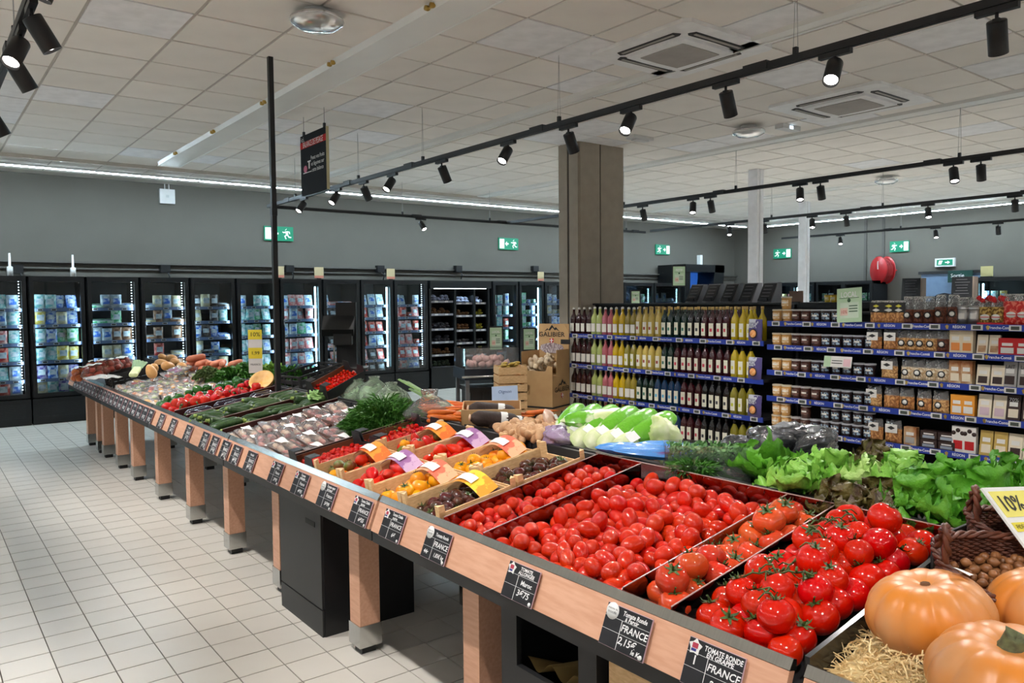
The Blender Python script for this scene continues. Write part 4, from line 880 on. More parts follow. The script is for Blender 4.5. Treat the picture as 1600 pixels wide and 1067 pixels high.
# ---- bagged greens
bagg = clear('bag_green_clear', (.86, .95, .86), .6, .15, .22, (.6, .75, .55), .7, 40)
def crumplebag(loc, size, label, mat, rot=(0, 0, 0), seed=1, cat='bag', name='plastic_bag', group=None, tuft=.0):
    m = MB(); p1 = seed*1.7
    def cf(u, v):
        a = u*2*pi; b = (v-.5)*pi; d = 1+.10*math.sin(3*a+p1+2*math.sin(3*b))+.09*(abs(math.sin(4.5*a+5*b+p1))-.5)+.07*(abs(math.sin(8*a-7*b+p1*2))-.5)
        return (size[0]/2*d*math.cos(b)**.7*math.cos(a), size[1]/2*d*math.cos(b)**.7*math.sin(a), size[2]/2*d*math.sin(b))
    m.grid(cf, 40, 20)
    if tuft:
        m.lathe([(.015, 0), (.012, .02), (.03, .05), (.035, .07)], 10, (0, 0, size[2]/2-.01), fn=lambda r, z, a: (r*(1+.4*math.sin(3*a)), z), cap=False)
    o = m.build(name, mat, None, loc, rot); return tag(o, label, cat, group)
def bagged(px, py, z, ls, label, size, n=12, sc=.8, rot=(0, 0, 0), seed=1):
    t = head(px, py, z, ls, label, n, sc, -.05, 'bagged_cabbage'); t['category'] = 'cabbage'; t['group'] = 'bagged greens'
    m = MB(); m.lathe([(.3, -.4), (.9, -.3), (1, .1), (.75, .6), (.25, .95), (.32, 1.1)], 18, fn=lambda r, z, a: (r*(1+.07*math.sin(4*a+seed)+.05*math.sin(9*a)), z), mt=Matrix.Diagonal((size/2, size/2, size/2, 1)), cap=False); m.build('bag', bagg, t)
GRY = lset('grey_cabbage', (120, 150, 116), (150, 176, 140), .008, 1.6, .15, .14)
bagged(560, 612, .98, GRY, 'grey-green leafy cabbage in a clear bag behind the tipped tomato box', .3, 14, .85, seed=2); bagged(585, 610, 1.0, GRY, 'grey-green leafy cabbage in a clear bag standing highest behind the dill', .31, 14, .85, seed=4)
bagged(612, 618, .98, lset('cauli_leaf', (196, 206, 180), (214, 220, 200), .012, 1.4, .12, .12), 'whitish cauliflower in a clear bag at the right of the bagged cabbages', .28, 14, .9, seed=5)
# tipped box of cherry tomatoes
t = cardbox(2.22, 4.9, 'black card box of cherry tomatoes tipped up beside the bagged cabbages', .34, .22, (.15, -.36, .2), .93)
for k in range(84):
    o = put('cherry_tomato', CHT[0], t, (.02+.0272*(k % 12)+.006*((k//12) % 2), .02+.03*(k//12), .03+rnd.uniform(0, .014)), rrot())
# ---- celery bags
cel = M('celery_bag', lin(104, 176, 46), .25, col2=lin(206, 220, 180), sc=9, sharp=(.58, .64), bump=.35, bsc=50, coat=.4)
celw = M('celery_stalk', lin(222, 226, 190), .35, col2=lin(190, 210, 130), sc=10, bump=.3, bsc=40)
def pillow(L, W, T, mat, seed=0, name='bag', nu=16, nv=10):
    m = MB(); p = seed*2.1
    for sg in (1, -1):
        m.grid(lambda u, v: (L*(u-.5)*(1+.02*math.sin(v*9+p))*math.sqrt(1-.42*(2*v-1)**2), sg*W*(v-.5)*math.sqrt(1-.42*(2*u-1)**2), sg*(T/2*(max(0, math.sin(u*pi))**.5)*(max(0, math.sin(v*pi))**.5)+.003*math.sin(u*23+p)*math.sin(v*17+p)*math.sin(u*pi)*math.sin(v*pi))), nu, nv)
    return m.mesh(name, mat)
CELB = [pillow(.27, .105, .075, cel, k) for k in range(3)]; CELW = pillow(.15, .1, .07, celw, 5, 'white_end')
for k in range(6):
    t = thing('celery_bag', 'bright green bag of celery, %s in the leaning row' % ['rightmost', 'fifth from the left', 'fourth from the left', 'third from the left', 'second from the left', 'leftmost'][k], 'celery bag', (2.53-.012*k, 2.33+k*.088, 1.025-.004*abs(k-2)), (.75-.05*k, -.42, .12*(k-2)), 'leaning green celery bags')
    put('bag', CELB[k % 3], t, (.04, 0, 0)); put('white_end', CELW, t, (-.1, 0, -.003)); MB().bb((-.10, -.025, .032), (-.05, .02, .034)).build('label', paper, t)
p = onz(945, 652, 1.05); t = thing('celery_bag', 'clear and green celery bag lying across the top of the leaning row', 'celery bag', p, (.1, -.06, -.55)); put('bag', pillow(.42, .12, .08, celw, 7), t); m = pillow(.2, .124, .084, cel, 4); put('green_end', m, t, (-.1, 0, .0))
crumplebag(onz(1035, 688, .98), (.22, .16, .12), 'pale green celery hearts in a clear bag right of the celery row', celw, (.3, 1.2, .4), 3, 'celery bag', 'celery_bag')
# ---- blue bags, parsley box, dark film
blue = M('blue_bag', lin(70, 140, 214), .25, col2=lin(120, 90, 150), sc=5, sharp=(.56, .62), bump=.6, bsc=30, coat=.4, stretch=(1, 6, 6))
for k, (px, py, L, yaw) in enumerate(((985, 702, .30, -.75), (1015, 706, .34, -.95), (1035, 700, .26, -.6))):
    p = onz(px, py, .98); o = put('blue_bag', pillow(L, .10, .055, blue, k+3, 'blue_bag'), None, p, (.15*k, .05, yaw)); tag(o, ['blue vegetable bag nearest the celery', 'long blue vegetable bag along the tomato plate', 'blue vegetable bag with a purple patch by the herb box'][k], 'vegetable bag', 'blue vegetable bags')
p = onz(1102, 712, .98); t = thing('herb_box', 'clear plastic box packed with curly green herbs', 'herb box', p, (0, 0, -.8)); hm = MB()
r2 = random.Random(5)
for k in range(1400):
    b = Vector((r2.uniform(-.14, .14), r2.uniform(-.055, .055), r2.uniform(-.045, .045))); d = Vector((r2.uniform(-1, 1), r2.uniform(-1, 1), r2.uniform(-1, 1))).normalized(); s = d.orthogonal().normalized(); i = len(hm.v); hm.v += [tuple(b), tuple(b+d*.012+s*.007), tuple(b+d*.02), tuple(b+d*.012-s*.007)]; hm.face((i, i+1, i+2, i+3))
hm.build('curly_herbs', col('curly_herb', (70, 120, 60), (110, 156, 90), .5, 20), t); MB().bb((-.16, -.07, -.06), (.16, -.068, .05)).bb((-.16, .068, -.06), (.16, .07, .05)).bb((-.16, -.07, -.06), (-.158, .07, .05)).bb((.158, -.07, -.06), (.16, .07, .05)).build('clear_box', acrylic, t)
o = MB().bb((-.2, -.09, -.035), (.2, .09, -.03)).bb((-.2, -.09, -.03), (.2, -.085, .02)).build('clear_tray', acrylic, None, onz(1085, 728, .955), (0, 0, -.85)); tag(o, 'empty clear tray in front of the herb box', 'tray')
greens(1085, 726, .965, 'thin green sprouts lying in the clear tray before the herb box', 'sprouts', 900, .09, .03, parm, 'sprouts', L=.05, wd=.002)
blk = M('dark_film', (.03, .032, .035), .15, col2=(.2, .21, .22), sc=9, sharp=(.55, .66), bump=.9, bsc=35, coat=.6)
for k, (px, py, s) in enumerate(((1165, 702, .22), (1205, 692, .26), (1240, 690, .28), (1275, 700, .22), (1190, 712, .2))):
    crumplebag(onz(px, py, .99), (s, s*.75, s*.45), ['crumpled dark film bag at the left of the dark bags', 'crumpled dark film bag, second of the dark bags', 'largest crumpled dark film bag behind the batavia lettuce', 'crumpled dark film bag at the right end of the dark bags', 'low crumpled dark film bag in front of the other dark bags'][k], blk, (.3*k, .2, k), k, 'bag', 'dark_film_bag', 'dark film bags')
# ---- ginger, radishes, purple net, box
gi = col('ginger', (206, 168, 128), (180, 138, 100), .65, 26)
def gingermesh(seed):
    r2 = random.Random(seed); m = MB()
    for k in range(6):
        c = (r2.uniform(-.05, .05), r2.uniform(-.03, .03), r2.uniform(-.012, .015)); rr = r2.uniform(.016, .026)
        m.lathe([(rr*math.cos(a), rr*math.sin(a)*1.1) for a in [-pi/2+pi*q/6 for q in range(7)]], 10, c, Matrix.Rotation(r2.uniform(0, 3), 4, (r2.random(), r2.random(), .3)) @ Matrix.Diagonal((1, 1, 1.6, 1)), cap=False)
    return m.mesh('ginger_root', gi)
GI = [gingermesh(k) for k in range(4)]
for k in range(26):
    p = onz(790+rnd.uniform(0, 88), 674+rnd.uniform(-7, 9)-.03*0, .965); o = put('ginger_root', GI[k % 4], None, (p.x, p.y, .955+rnd.uniform(0, .03)), rrot(False), rnd.uniform(.8, 1.2)); tag(o, 'knobbly beige ginger root in the heap beside the purple net', 'ginger', 'ginger roots')
p = onz(862, 660, .99); t = thing('ginger_bag', 'small clear printed bag of ginger standing above the ginger heap', 'bag', p, (1.1, .1, .7)); put('bag', pillow(.2, .15, .06, M('bag_brownprint', lin(190, 140, 110), .3, col2=lin(220, 190, 170), sc=9, bump=.4), 9), t); MB().bb((-.04, -.03, .031), (.04, .03, .033)).build('label', paper, t)
br = col('black_radish', (44, 32, 28), (60, 46, 40), .7, 22, bump=.3)
BR = longveg(.26, .042, .015, 11, 14, .35).mesh('root', br); BRE = MB().lathe([(.0, 0), (.018, .002), (.02, .008), (0, .012)], 10, mt=Matrix.Rotation(-pi/2, 4, 'Y')).mesh('cut_end', cream); BRB = MB().lathe([(.044, -.018), (.0445, .018)], 14, mt=Matrix.Rotation(pi/2, 4, 'Y'), cap=False).mesh('paper_band', paper)
for k, (px, py, z) in enumerate(((768, 642, 1.01), (772, 656, .985), (795, 662, .96))):
    t = thing('black_radish', ['uppermost long black root with a white paper band', 'long black root with white band lying below the first', 'third long black root half hidden beside the ginger'][k], 'root vegetable', onz(px, py, z), (0, .12, -.55+.1*k), 'long black roots'); put('root', BR, t); put('cut_end', BRE, t, (-.122, .002, 0)); put('paper_band', BRB, t, (.05, .013, 0))
pn = clear('purple_net', (.8, .7, .85), .5, .2, .45, (.6, .45, .72), .8, 60)
crumplebag(onz(872, 683, .96), (.26, .18, .1), 'crumpled purple net bag beside the celery', pn, (0, .1, .8), 6, 'net bag', 'purple_net_bag'); 
for k in range(10):
    p = onz(850+k*5, 684+rnd.uniform(-3, 3), .955); o = put('garlic_bulb', rfruit(.022, .022, 6, .08, -.4, 14, 8).mesh('garlic_bulb', vw) if k == 0 else o.data, None, p, rrot(), 1); tag(o, 'garlic bulb inside the purple net bag', 'garlic', 'garlic bulbs in the purple net')
p = onz(745, 655, .96); t = thing('cardboard_box', 'open brown cardboard box with a printed pepper, left of the black roots', 'cardboard box', (p.x+.1, p.y, .9), (.2, 0, -.65))
MB().bb((-.16, -.12, 0), (.16, -.115, .15)).build('front_flap', kraft, t); MB().bb((-.16, .115, 0), (.16, .12, .12)).build('back_panel', kraft, t); MB().bb((-.16, -.12, 0), (-.155, .12, .12)).build('side_panel', kraft, t); MB().bb((.155, -.12, 0), (.16, .12, .12)).build('side_panel', kraft, t); MB().bb((-.16, -.12, 0), (.16, .12, .005)).build('bottom', kraft, t)
MB().prism([(-.1, -.1205, .12), (-.075, -.1205, .1), (-.06, -.1205, .05), (-.045, -.1205, .035), (-.07, -.1205, .06), (-.09, -.1205, .09), (-.105, -.1205, .1)], (0, -.001, 0)).build('print', ink, t)
# ---- halved squash and yellow price flag
t = thing('halved_squash', 'halved pale squash beside the yellow price flag', 'squash', onz(408, 593, .99), (.5, -.6, 0)); m = MB(); m.lathe([(0, -.09), (.07, -.07), (.1, -.02), (.1, 0)], 18, cap=False); m.build('rind', bt, t); MB().lathe([(.1, 0), (.07, .002), (.06, -.02), (0, -.03)], 18, cap=False).build('cut_face', col('squash_flesh', (240, 200, 140), (226, 170, 90), .6), t)
p = onz(400, 590, .98); t = thing('price_flag', 'tall yellow and white price flag standing left of the black pole', 'price sign', p); u = Vector((math.cos(-.5), math.sin(-.5), 0)); t.matrix_world = frame(p, u, (0, -.02, 1))
MB().bb((-.055, .04, 0), (.055, .40, .004)).build('sheet', paper, t); MB().bb((-.055, .32, .004), (.055, .40, .005)).bb((-.055, .16, .004), (.055, .25, .005)).build('yellow_panel', M('flag_yellow', lin(240, 220, 60), .6), t)
text('10%', .05, ink, t, Matrix.Translation((0, .36, .006))); text('1,99', .04, ink, t, Matrix.Translation((0, .205, .006))); text('FRANCE', .022, ink, t, Matrix.Translation((0, .11, .006))); MB().bb((-.006, -.1, -.004), (.006, .05, 0)).build('stick', steel, t)
# ================================================================== PUMPKIN TABLE
pk = M('pumpkin_skin', lin(212, 128, 44), .38, col2=lin(200, 146, 100), sc=6, sharp=(.38, .7), bump=.25, bsc=9, det=6)
def pumpkin(px, py, z, rx, rz, label, stemtype, rz0, tilt=(0, 0)):
    p = onz(px, py, z); t = thing('pumpkin', label, 'pumpkin', p, (tilt[0], tilt[1], rz0), 'large orange pumpkins')
    m = MB(); ph = rnd.uniform(0, 6)
    def fn(r, z, a):
        q = abs(math.sin(5.5*a+ph)); k = 1-.075*(1-q**.5)*(.3+.7*r); zz = z*rz-(rz*.34*max(0, 1-r*1.5)**1.5 if z > 0 else 0)-.05*rz*(1-q**.55)*(z > 0)*r
        return r*rx*k*(1+.02*math.sin(2*a+ph)), zz
    m.lathe([(math.cos(-pi/2+pi*i/26), math.sin(-pi/2+pi*i/26)) for i in range(27)], 132, fn=fn, cap=False); m.build('skin', pk, t)
    if stemtype: MB().lathe([(.03, -.01), (.022, .008), (.019, .03), (.021, .036), (0, .036)], 10, (0, 0, rz*.62), fn=lambda r, zz, a: (r*(1+.22*math.sin(5*a)), zz+.008*math.sin(2*a)), mt=Matrix.Rotation(.3, 4, 'X')).build('stem', col('pumpkin_stem', (110, 116, 78), (84, 84, 60), .8, 60), t)
    else: MB().lathe([(.013, -.01), (.01, .008), (0, .009)], 9, (0, 0, rz*.66)).build('stem_scar', col('stem_scar', (110, 76, 50), None, .9), t)
    return t
pu = pumpkin(1452, 958, .90, .132, .092, 'largest orange pumpkin with a white sticker, behind the straw', 0, .2, (-.12, -.1))
MB().grid(lambda u, v: (.035+.042*u, -.082+.03*v, .083-.6*(math.hypot(.035+.042*u, -.082+.03*v)-.085)), 3, 3).build('sticker', paper, pu)
pumpkin(1575, 1066, .885, .142, .095, 'orange pumpkin with a grey-green stem stub in the bottom right corner', 1, 1., (-.05, -.12)); pumpkin(1650, 960, .90, .135, .1, 'orange pumpkin cut off by the right edge of the photo', 1, 2.)
strawm = col('wood_wool', (242, 222, 172), (226, 196, 140), .6, 30)
m = MB(); r2 = random.Random(3)
def ribbon(m, c, L, wd, dirn):
    s = Vector((r2.uniform(-1, 1), r2.uniform(-1, 1), r2.uniform(-.4, .4))).normalized(); n = 5; i0 = len(m.v); ph = r2.uniform(0, 6); k1 = r2.uniform(2, 6)
    up = Vector((0, 0, 1))
    for i in range(n+1):
        u = i/n-.5; p = Vector(c)+dirn*L*u+s*.012*math.sin(k1*u*2+ph)+up*.012*math.cos(k1*1.3*u+ph)
        q = (up*math.cos(ph+u*3)+s*math.sin(ph+u*3))*wd; m.v += [tuple(p-q), tuple(p+q)]
    for i in range(n): m.face((i0+2*i, i0+2*i+1, i0+2*i+3, i0+2*i+2))
for k in range(3600):
    x = r2.uniform(1.5, 2.15); y = r2.uniform(.25, .9); 
    top = zt(x)+.012+.055*math.exp(-((x-1.66)**2/.02+(y-.72)**2/.016))+.02
    a = r2.uniform(0, 2*pi); ribbon(m, (x, y, top*1.0-.03*r2.random()+.012*r2.random()), r2.uniform(.04, .1), .0017, Vector((math.cos(a), math.sin(a), r2.uniform(-.25, .3))))
o = m.build('wood_wool', strawm); tag(o, 'pale curly wood wool bedding under the pumpkins', 'wood wool', kind='stuff')
MB().prism([(1.5, .25, .75), (2.25, .25, .875), (2.25, .25, .89), (1.5, .25, .765)], (0, .65, 0)).build('bedding_base', strawm, o)
# wicker basket of hazelnuts
wk = M('wicker', lin(104, 58, 40), .45, col2=lin(76, 40, 28), sc=30, coat=.2)
def basket(c, A, B, Hh, rot, label):
    t = thing('wicker_basket', label, 'basket', c, (0, 0, rot), 'wicker baskets')
    def P(a, h, off=0.): k = .80+.2*h/Hh; return Vector(((A*k+off)*math.cos(a), (B*k+off)*math.sin(a), h+.03*(h/Hh)*math.cos(a)**2))
    rows = 15
    for i in range(rows):
        h = Hh*(i+.3)/rows; sg = 1 if i % 2 else -1
        MB().tube([P(2*pi*k/72, h, .003*sg*(1 if k % 2 else -1)) for k in range(72)], .0042, 5, closed=True).build('weave_strand', wk, t)
    for k in range(36): MB().tube([P(2*pi*k/36, 0), P(2*pi*k/36, Hh*.5), P(2*pi*k/36, Hh)], .0035, 5).build('stake', wk, t)
    for q in range(3): MB().tube([P(2*pi*k/96, Hh+.002+.004*math.sin(k*pi/4+q*2.1), .007*math.cos(k*pi/4+q*2.1)) for k in range(96)], .0055, 5, closed=True).build('rim_braid', wk, t)
    for a0 in (0, pi):
        for q in range(2):
            pts = []
            for k in range(19):
                u = k/18; a = a0+(u-.5)*.5; b = P(a, Hh); pts.append(b+Vector((0, 0, .085*math.sin(u*pi)))+Vector((.005*math.cos(k*1.2+q*pi), .005*math.sin(k*1.2+q*pi), .004*math.sin(k*1.2+q*pi))))
            MB().tube(pts, .0065, 6).build('handle', wk, t)
    MB().lathe([(0, 0), (A*.8, 0)], 30, (0, 0, .004), fn=lambda r, z, a: (r, z), mt=Matrix.Diagonal((1, B/A, 1, 1)), cap=False).build('bottom', wk, t)
    return t
bc = onz(1566, 922, .90); BR_ = Matrix.Rotation(.42, 3, RT) @ Matrix.Rotation(-.75, 3, 'Z')
bk = basket((bc.x, bc.y, .882), .172, .12, .085, 0, 'brown wicker basket of hazelnuts behind the pumpkins'); bk.rotation_euler = BR_.to_euler()
b2 = basket((bc.x+.27, bc.y+.05, .90), .15, .11, .09, 0, 'second brown wicker basket at the right edge behind the hazelnut one'); b2.rotation_euler = (Matrix.Rotation(.25, 3, RT) @ Matrix.Rotation(-.75, 3, 'Z')).to_euler()
hz = col('hazelnut', (150, 100, 60), (120, 76, 44), .35, 20, val=.15); HZ = rfruit(.011, .012, 0, 0, -.2, 12, 8).mesh('hazelnut', hz)
for k in range(80):
    a, q = k*2.399, math.sqrt((k % 48+.5)/48); o = put('hazelnut', HZ, None, Vector((bc.x, bc.y, .885))+BR_ @ Vector((.128*q*math.cos(a), .088*q*math.sin(a), .045+.014*(k//48)+rnd.uniform(0, .006))), rrot(), rnd.uniform(.85, 1.15)); tag(o, 'brown hazelnut in the wicker basket', 'hazelnut', 'hazelnuts in the wicker basket')
MB().lathe([(0, .035), (.13, .03)], 24, mt=Matrix.Diagonal((1, .7, 1, 1)), cap=False).build('basket_liner', hz, bk)
o = MB().bb((2.05, .16, .86), (2.32, .9, .87)).bb((2.05, .898, .87), (2.3, .905, .98)).build('riser_tray', trayb); tag(o, 'black riser under the wicker basket', 'tray')
# yellow and white price sheet
al = .72; s_ = 1.95/CF; tx = (ray(1700, 757)*2.18-ray(1534, 762)*1.95).normalized()
TL = CAM+ray(1534, 762)*1.95; dn = (RT*75-UP*125)*s_-FW*(75*s_*math.cos(al)/math.sin(al)); dn -= tx*dn.dot(tx); upv = (-dn).normalized()
t = thing('price_sheet', 'yellow and white price sheet leaning at the right edge', 'price sign', TL); Wd, Hd = .27, .38; t.matrix_world = frame(TL, tx, upv)
MB().bb((0, -Hd, -.006), (Wd, 0, 0)).build('sheet', paper, t); yl = M('sheet_yellow', lin(238, 226, 110), .6)
MB().bb((.012, -.085, 0), (Wd-.012, -.012, .001)).build('yellow_panel', yl, t); MB().bb((.02, -.31, 0), (Wd-.012, -.21, .001)).build('yellow_panel', yl, t); MB().bb((.012, -.125, 0), (.09, -.1, .001)).build('yellow_panel', M('sheet_yellow2', lin(232, 214, 60), .6), t)
text('10%', .06, ink, t, Matrix.Translation((.02, -.05, .002)), align='LEFT', bold=.001); text('À CAGNOTTER', .024, ink, t, Matrix.Translation((.135, -.052, .002)), align='LEFT'); text('FIDÉLITÉ', .016, ink, t, Matrix.Translation((.05, -.113, .002)))
text('COURGE', .03, ink, t, Matrix.Translation((.115, -.13, .002)), align='LEFT'); text('BUTTERNUT', .03, ink, t, Matrix.Translation((.115, -.168, .002)), align='LEFT'); text('0,99€', .07, ink, t, Matrix.Translation((.17, -.26, .002)), bold=.001)
MB().prism([(.03, -.15, 0), (.06, -.14, 0), (.08, -.165, 0), (.075, -.19, 0), (.04, -.185, 0)], (0, 0, .0015)).build('print', M('peach_print', lin(236, 170, 130), .6), t)
MB().bb((.012, -Hd+.012, 0), (Wd-.012, -.33, .001)).build('dark_panel', cardm, t)
# ================================================================== BOTTLE AND BISCUIT SHELVES
GX = 6.0
stripb = M('strip_blue', lin(34, 58, 150), .4); tagw = M('tag_white', lin(214, 214, 210), .4); tagd = M('tag_lcd', lin(70, 76, 70), .4); shelfm = M('shelf_dark', (.03, .03, .032), .5)
TAGM = MB().bb((-.004, -.038, -.019), (0, .038, .019)).mesh('price_tag', tagw); TAGL = MB().bb((-.006, -.026, -.012), (-.004, .026, .012)).mesh('tag_display', tagd)
def gondola(ya, yb, zs, label, ztop, nt):
    t = thing('shelf_unit', label, 'shelf unit', (GX, ya, 0), group='dark gondola shelf units'); W = yb-ya
    MB().bb((.46, 0, 0), (.5, W, ztop)).build('back_panel', M('gondola_back', (.012, .012, .013), .6), t)
    MB().bb((.02, 0, 0), (.5, W, .12)).build('base', shelfm, t)
    for y in (0, W-.03): MB().bb((.44, y, 0), (.5, y+.03, ztop)).build('upright', black, t)
    MB().bb((.4, 0, ztop), (.52, W, ztop+.02)).build('top_cap', black, t)
    for n, z in enumerate(zs):
        s = MB().bb((0, .004, z-.012), (.46, W-.004, z+.012)).build('shelf', shelfm, t)
        MB().bb((-.012, .004, z-.026), (0, W-.004, z+.02)).build('blue_strip', stripb, s)
        k = 0; y = W-.12
        while y > .08:
            c = put('price_tag', TAGM, s, (-.0125, y+rnd.uniform(-.03, .03), z-.003)); put('tag_display', TAGL, s, c.location)
            tx = ['Franche-Comté', 'RÉGION'][k % 2]
            if y > .25:
                text(tx, .028, chalk, s, frame((-.0135, y-.145, z-.003), (0, -1, 0), (0, 0, 1)), 'strip_lettering', bold=.0004, sx=.85)
                m = MB(); m.prism([(-.0135, y-.058, z-.018), (-.0135, y-.05, z+.004), (-.0135, y-.062, z+.014), (-.0135, y-.074, z+.006), (-.0135, y-.07, z-.018)], (.001, 0, 0)); m.build('lion_emblem', gold, s)
            y -= nt*rnd.uniform(.9, 1.1); k += 1
    return t
ZL = [1.205, .862, .52, .18]; ZR = [1.385, 1.178, .955, .725, .455, .18]
gondola(4.10, 6.72, ZL, 'dark shelf unit of syrup bottles in front of the pillar', 1.545, .3)
gondola(1.72, 4.07, ZR, 'dark shelf unit of jars, biscuits and chocolate at the right', 1.46, .27)
# bottles
def bottlemesh(swing):
    if swing: return MB().lathe([(.0, 0), (.038, 0), (.0415, .006), (.0415, .175), (.037, .2), (.02, .23), (.0145, .25), (.0145, .275), (.017, .278), (.017, .285), (0, .285)], 14, cap=False)
    return MB().lathe([(.0, 0), (.037, 0), (.0405, .006), (.0405, .175), (.037, .2), (.02, .235), (.0135, .252), (.0135, .285), (0, .285)], 14, cap=False)
def arclabel(r, z0, z1, half, mat, name='label'):
    m = MB(); m.grid(lambda u, v: (-r*math.cos((u-.5)*2*half), r*math.sin((u-.5)*2*half), z0+(z1-z0)*v), 8, 1); return m.mesh(name, mat)
def liq(n, a, r=.08, tr=.25): return M('liquid_'+n, lin(*a), r, col2=lin(*[int(c*.9) for c in a]), trans=tr, coat=.5, sc=5)
LQ = {'dkred': (58, 16, 18), 'pgreen': (196, 208, 122), 'pink': (206, 112, 122), 'yellow': (226, 190, 20), 'amber': (170, 150, 50), 'pyel': (222, 196, 96), 'dkgreen': (14, 44, 34), 'black': (18, 16, 18), 'red2': (66, 14, 22), 'yel2': (206, 182, 34), 'blue': (20, 60, 100), 'olive': (150, 140, 40)}
nmq = {'dkred': 'dark red', 'pgreen': 'pale green', 'pink': 'pink', 'yellow': 'bright yellow', 'amber': 'amber', 'pyel': 'creamy yellow', 'dkgreen': 'dark green', 'black': 'black', 'red2': 'deep red', 'yel2': 'golden yellow', 'blue': 'dark blue', 'olive': 'olive yellow'}
lbA = M('label_white', lin(226, 222, 212), .6); lbB = M('label_cream', lin(224, 220, 200), .6)
art = {k: M('art_'+k, lin(*c), .6) for k, c in dict(dkgreen=(50, 110, 90), black=(60, 60, 66), red2=(200, 60, 80), yel2=(214, 200, 70), blue=(90, 170, 210), pyel=(150, 60, 40), olive=(190, 190, 50)).items()}
BM = {}
for q, c in LQ.items():
    sw = q in ('dkred', 'pgreen', 'pink', 'yellow', 'amber'); BM[q] = (bottlemesh(sw).mesh('glass_body', liq(q, c)), sw)
LBA, LBB = arclabel(.0422, .035, .125, .85, lbA), arclabel(.0412, .035, .155, .62, lbB)
LFR = arclabel(.0420, .032, .128, .9, M('label_frame', (.1, .1, .1), .6), 'label_border')
AR = {k: arclabel(.0416, .075, .105, .3, m, 'label_print') for k, m in art.items()}
CAPW = MB().lathe([(.014, .285), (.016, .29), (.014, .305), (0, .308)], 10).tube([(-.018, 0, .262), (-.02, .0, .285), (0, 0, .312), (.02, 0, .285), (.018, 0, .262)], .0016, 4).mesh('swing_cap', M('cap_porcelain', (.7, .68, .62), .3))
CAPC = MB().lathe([(.0135, .282), (.015, .284), (.015, .31), (0, .311)], 10).mesh('cork_cap', M('cork', lin(190, 160, 96), .6))
CAPD = MB().lathe([(.0145, .25), (.0145, .3), (0, .302)], 10).mesh('sleeve_cap', blackg)
rows = [['dkred']*4+['pgreen']*2+['pink']*2+['yellow']*2+['amber']*2+['pyel']*4+['dkgreen']*4+['black']*2+['red2']*4+['yel2']*3,
        ['dkred']*4+['pgreen']*2+['pink']*2+['yellow']*2+['olive']*2+['pyel']*4+['dkgreen']*2+['red2']*8+['yel2']*3,
        ['dkred']*4+['pgreen']*2+['pink']*2+['yellow']*2+['amber']*2+['dkgreen']*3+['blue']*4+['red2']*3+['black']*4+['olive']*3,
        ['dkred']*4+['pgreen']*2+['pink']*2+['yellow']*2+['olive']*2+['dkgreen']*3+['blue']*4+['red2']*3+['black']*4+['olive']*3]
shn = ['top', 'second', 'third', 'lowest visible']
protoB = {}
for r_, (row, z) in enumerate(zip(rows, ZL)):
    for i, q in enumerate(row):
        y = 6.66-i*(2.38/28); lab = '%s syrup bottle with a pale label on the %s bottle shelf' % (nmq[q], shn[r_]); g = '%s syrup bottles, %s shelf' % (nmq[q], shn[r_])
        loc = (GX+.05+rnd.uniform(0, .012), y+rnd.uniform(-.004, .004), z+.012); rot = (0, 0, rnd.uniform(-.15, .15)); sc = rnd.uniform(.985, 1.02)
        key = (q, r_ == 0)
        if key not in protoB:
            me, sw = BM[q]; t = thing('syrup_bottle', lab, 'bottle', loc, rot, g); put('glass_body', me, t)
            if sw: put('label_border', LFR, t); put('label', LBA, t, (-.0004, 0, 0)); put('swing_cap', CAPW, t)
            else:
                put('label', LBB, t); put('cork_cap' if r_ == 0 else 'sleeve_cap', CAPC if r_ == 0 else CAPD, t)
                if q in AR: put('label_print', AR[q], t)
            protoB[key] = t
        else: t = dup(protoB[key], loc, rot, lab, g)
        t.scale = (1, 1, sc)
# top-row second rank seen between the front bottles (caps only show)
for i in range(10, 29):
    q = rows[0][i]
    if (q, True) in protoB: dup(protoB[(q, True)], (GX+.17, 6.62-i*(2.38/28), ZL[0]+.012), (0, 0, 0), 'syrup bottle with a cork standing in the second rank of the top shelf', 'second-rank syrup bottles')
# ---- jars
def jar(c1, lid, lab, r=.0435, h=.098):
    t = MB().lathe([(0, 0), (r*.86, 0), (r*.9, .004), (r, h), (0, h)], 14, cap=False).mesh('jar_body', c1)
    l = MB().lathe([(r*1.03, h-.002), (r*1.05, h), (r*1.05, h+.009), (r*.98, h+.011), (0, h+.011)], 14, cap=False).mesh('lid', lid)
    lb = arclabel(r*.985, h*.28, h*.8, .9, lab); l2 = arclabel(r*.99, h*.52, h*.66, .55, lbA, 'label_print'); return t, l, lb, l2
jb = {'caramel': jar(M('jar_caramel', lin(196, 146, 84), .25, coat=.4), M('lid_pale', lin(210, 196, 170), .4), M('jl_tan', lin(206, 170, 120), .5, col2=lin(230, 210, 180), sc=90, sharp=(.5, .55))),
      'cocoa': jar(M('jar_cocoa', lin(70, 42, 34), .25, coat=.4), M('lid_clear', lin(176, 170, 168), .3), M('jl_brown', lin(110, 76, 66), .5, col2=lin(60, 40, 36), sc=90, sharp=(.5, .55))),
      'blue': jar(M('jar_dark', lin(44, 34, 36), .25, coat=.4), M('lid_clear2', lin(166, 168, 174), .3), M('jl_blue', lin(150, 176, 196), .5, col2=lin(60, 50, 56), sc=70, sharp=(.45, .5)))}
protoJ = {}
jn = {'caramel': 'tan spread jar', 'cocoa': 'brown spread jar', 'blue': 'dark jar with pale blue label'}
rn = ['top', 'second', 'third', 'fourth', 'fifth', 'lowest']
